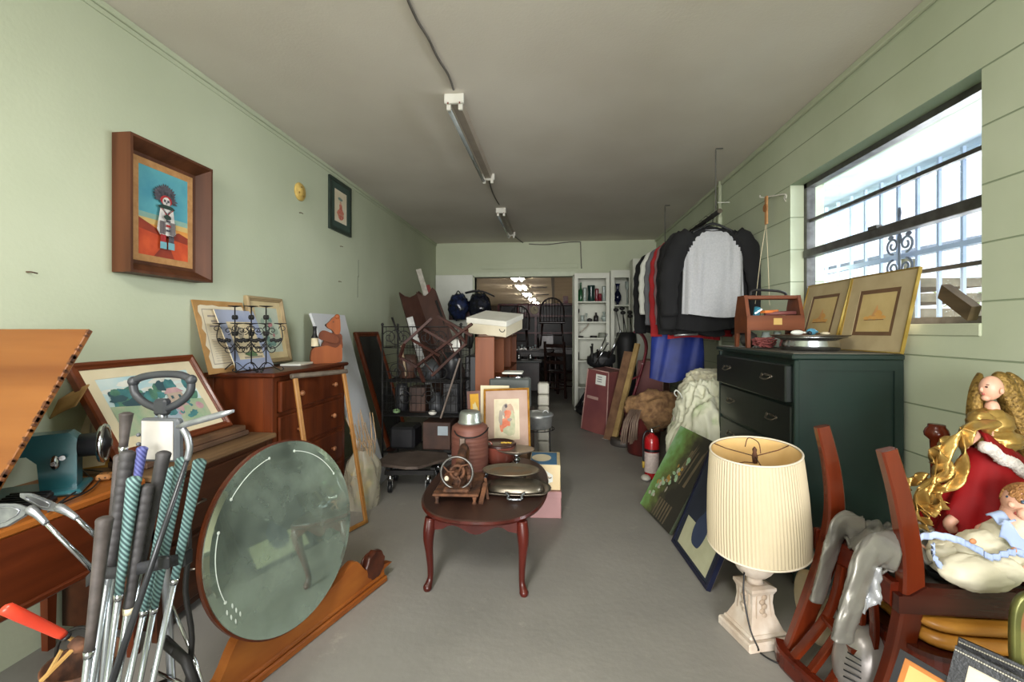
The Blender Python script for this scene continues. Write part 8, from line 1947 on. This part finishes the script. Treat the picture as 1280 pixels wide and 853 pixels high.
ribbon([A(1178, 610, 1.37), A(1160, 612, 1.37), A(1155, 630, 1.37), A(1168, 638, 1.37), A(1176, 625, 1.37)], .030, 9)
ribbon([A(1160, 596, 1.42), A(1145, 600, 1.42), A(1132, 606, 1.42), A(1128, 616, 1.42)], .024, 12)
ribbon([A(1160, 640, 1.36), A(1158, 652, 1.36), A(1154, 662, 1.36)], .02, 15)
ribbon([A(1192, 548, 1.40), A(1180, 556, 1.40), A(1170, 566, 1.40), A(1166, 580, 1.40)], .024, 18)

# ------------------------------------------------------------------ under the chairs and at the bottom edge
c = Vector((.93, 1.47, 0)); cc = Yp(1090, 838, 1.36)
t = thing('fan_heater', 'round silver grey fan heater with black vents under the chairs', 'heater', (cc.x, 1.42, 0))
b = MB(); b.ell(Vector((cc.x + .01, 1.40, .13)), (.085, .075, .125), 28, 20); b.box((cc.x - .05, 1.34, 0), (cc.x + .07, 1.46, .03), bevel=.01); b.build('housing', mat('silver_plastic', '#a19c98', '#8b8582', rough=.3, metal=.4), t)
b = MB()
for k in range(11): a = -1.0 + k * .17; b.tube([(cc.x + .01 + .087 * math.cos(PI + a * .75) * 1.0, 1.40 + .077 * math.sin(PI + .55), .13 + .11 * math.sin(a)), (cc.x + .01 - .055, 1.40 - .066, .13 + .11 * math.sin(a) - .004)], .0022, 5)
b.build('vent', BLACKP, t)
def art_amber(b, w, h): b.rect(-w/2, -h/2, w/2, h/2, 0, 0); b.blob(0, 0, .3 * w, .3 * h, .0005, 1, jag=.3); return [P('amber_paper', '#d5ad6c', '#cba05c'), P('amber_pale', '#dcbf88')]
BF = mat('black_lacquer', '#1c1b22', '#131217', rough=.3); 
q = [Yp(1094, 900, 1.10), Yp(1190, 960, 1.02), Yp(1218, 868, 1.04), Yp(1127, 810, 1.14)]
framed('framed_print', 'thin black framed amber toned picture at the bottom edge, left of the beaded leather frames', q, .012, 'flat', BF, [(.012, P('orange_bevel', '#b9722c'))], art_amber, thick=.012)
def art_cream(b, w, h): b.rect(-w/2, -h/2, w/2, h/2, 0, 0); b.blob(0, 0, .25 * w, .2 * h, .0005, 1, jag=.3); return [P('cream_photo', '#dccfb4', '#d2c4a6'), P('photo_wash', '#c4b698')]
LEA = mat('black_leather', '#25272b', '#1b1c20', rough=.4, scale=50, bump=.2)
def beads(t, q, n, off):
    M, w, h = fit_rect(*q); b = MB(M)
    for k in range(n): b.ell((-w/2 + w * (k + .5) / n, h/2 - off, .004), .0022, 6, 5)
    b.build('bead_row', mat('pearl_bead', '#b9b4a6', rough=.3), t)
q = [Yp(1172, 890, 1.06), Yp(1290, 955, .97), Yp(1312, 868, .99), Yp(1196, 806, 1.085)]
t = framed('framed_photo', 'black leather photo frame with a beaded edge, front one at the bottom right corner', q, .026, 'flat', LEA, [], art_cream, thick=.02); beads(t, q, 34, .008)
q = [Yp(1180, 880, 1.11), Yp(1296, 935, 1.02), Yp(1316, 852, 1.04), Yp(1203, 797, 1.125)]
t = framed('framed_photo', 'black leather beaded photo frame standing directly behind the front one', q, .026, 'flat', LEA, [], art_cream, thick=.02); beads(t, q, 34, .008)
t = thing('metal_tray', 'olive green metal tray with ribbed rounded rim at the right edge', 'tray', Yp(1290, 850, 1.08))
GT = mat('olive_brass', '#848449', '#66683a', rough=.35, metal=.5, scale=12)
cx_, cz_ = Yp(1310, 800, 1.10).x, Yp(1305, 800, 1.10).z
M = frame_mat(Vector((cx_, 1.10, cz_)), Vector((1, 0, 0)), Vector((0, 0, 1)), Vector((0, -1, 0)))
b = MB(M); out = []
def tray_ring(k, z, n=56): return [b.pt((sup(i * 2 * PI / n, 3.5)[0] * .072 * k, sup(i * 2 * PI / n, 3.5)[1] * .105 * k, z)) for i in range(n)]
rs = [tray_ring(1, -.01), tray_ring(1, 0), tray_ring(.97, .006), tray_ring(.93, .001), tray_ring(.89, .006), tray_ring(.85, .0), tray_ring(.81, .004), tray_ring(.76, -.004)]
for A_, B_ in zip(rs, rs[1:]):
    for i in range(56): b.face([A_[i], A_[(i+1) % 56], B_[(i+1) % 56], B_[i]], 0, True)
b.face(rs[0][::-1]); b.build('rim', GT, t)
b = MB(M); r_ = tray_ring(.765, -.0042); b.face(r_); b.build('center_panel', mat('green_inlay', '#5f8a45', '#8a5a3a', rough=.3, scale=14), t)
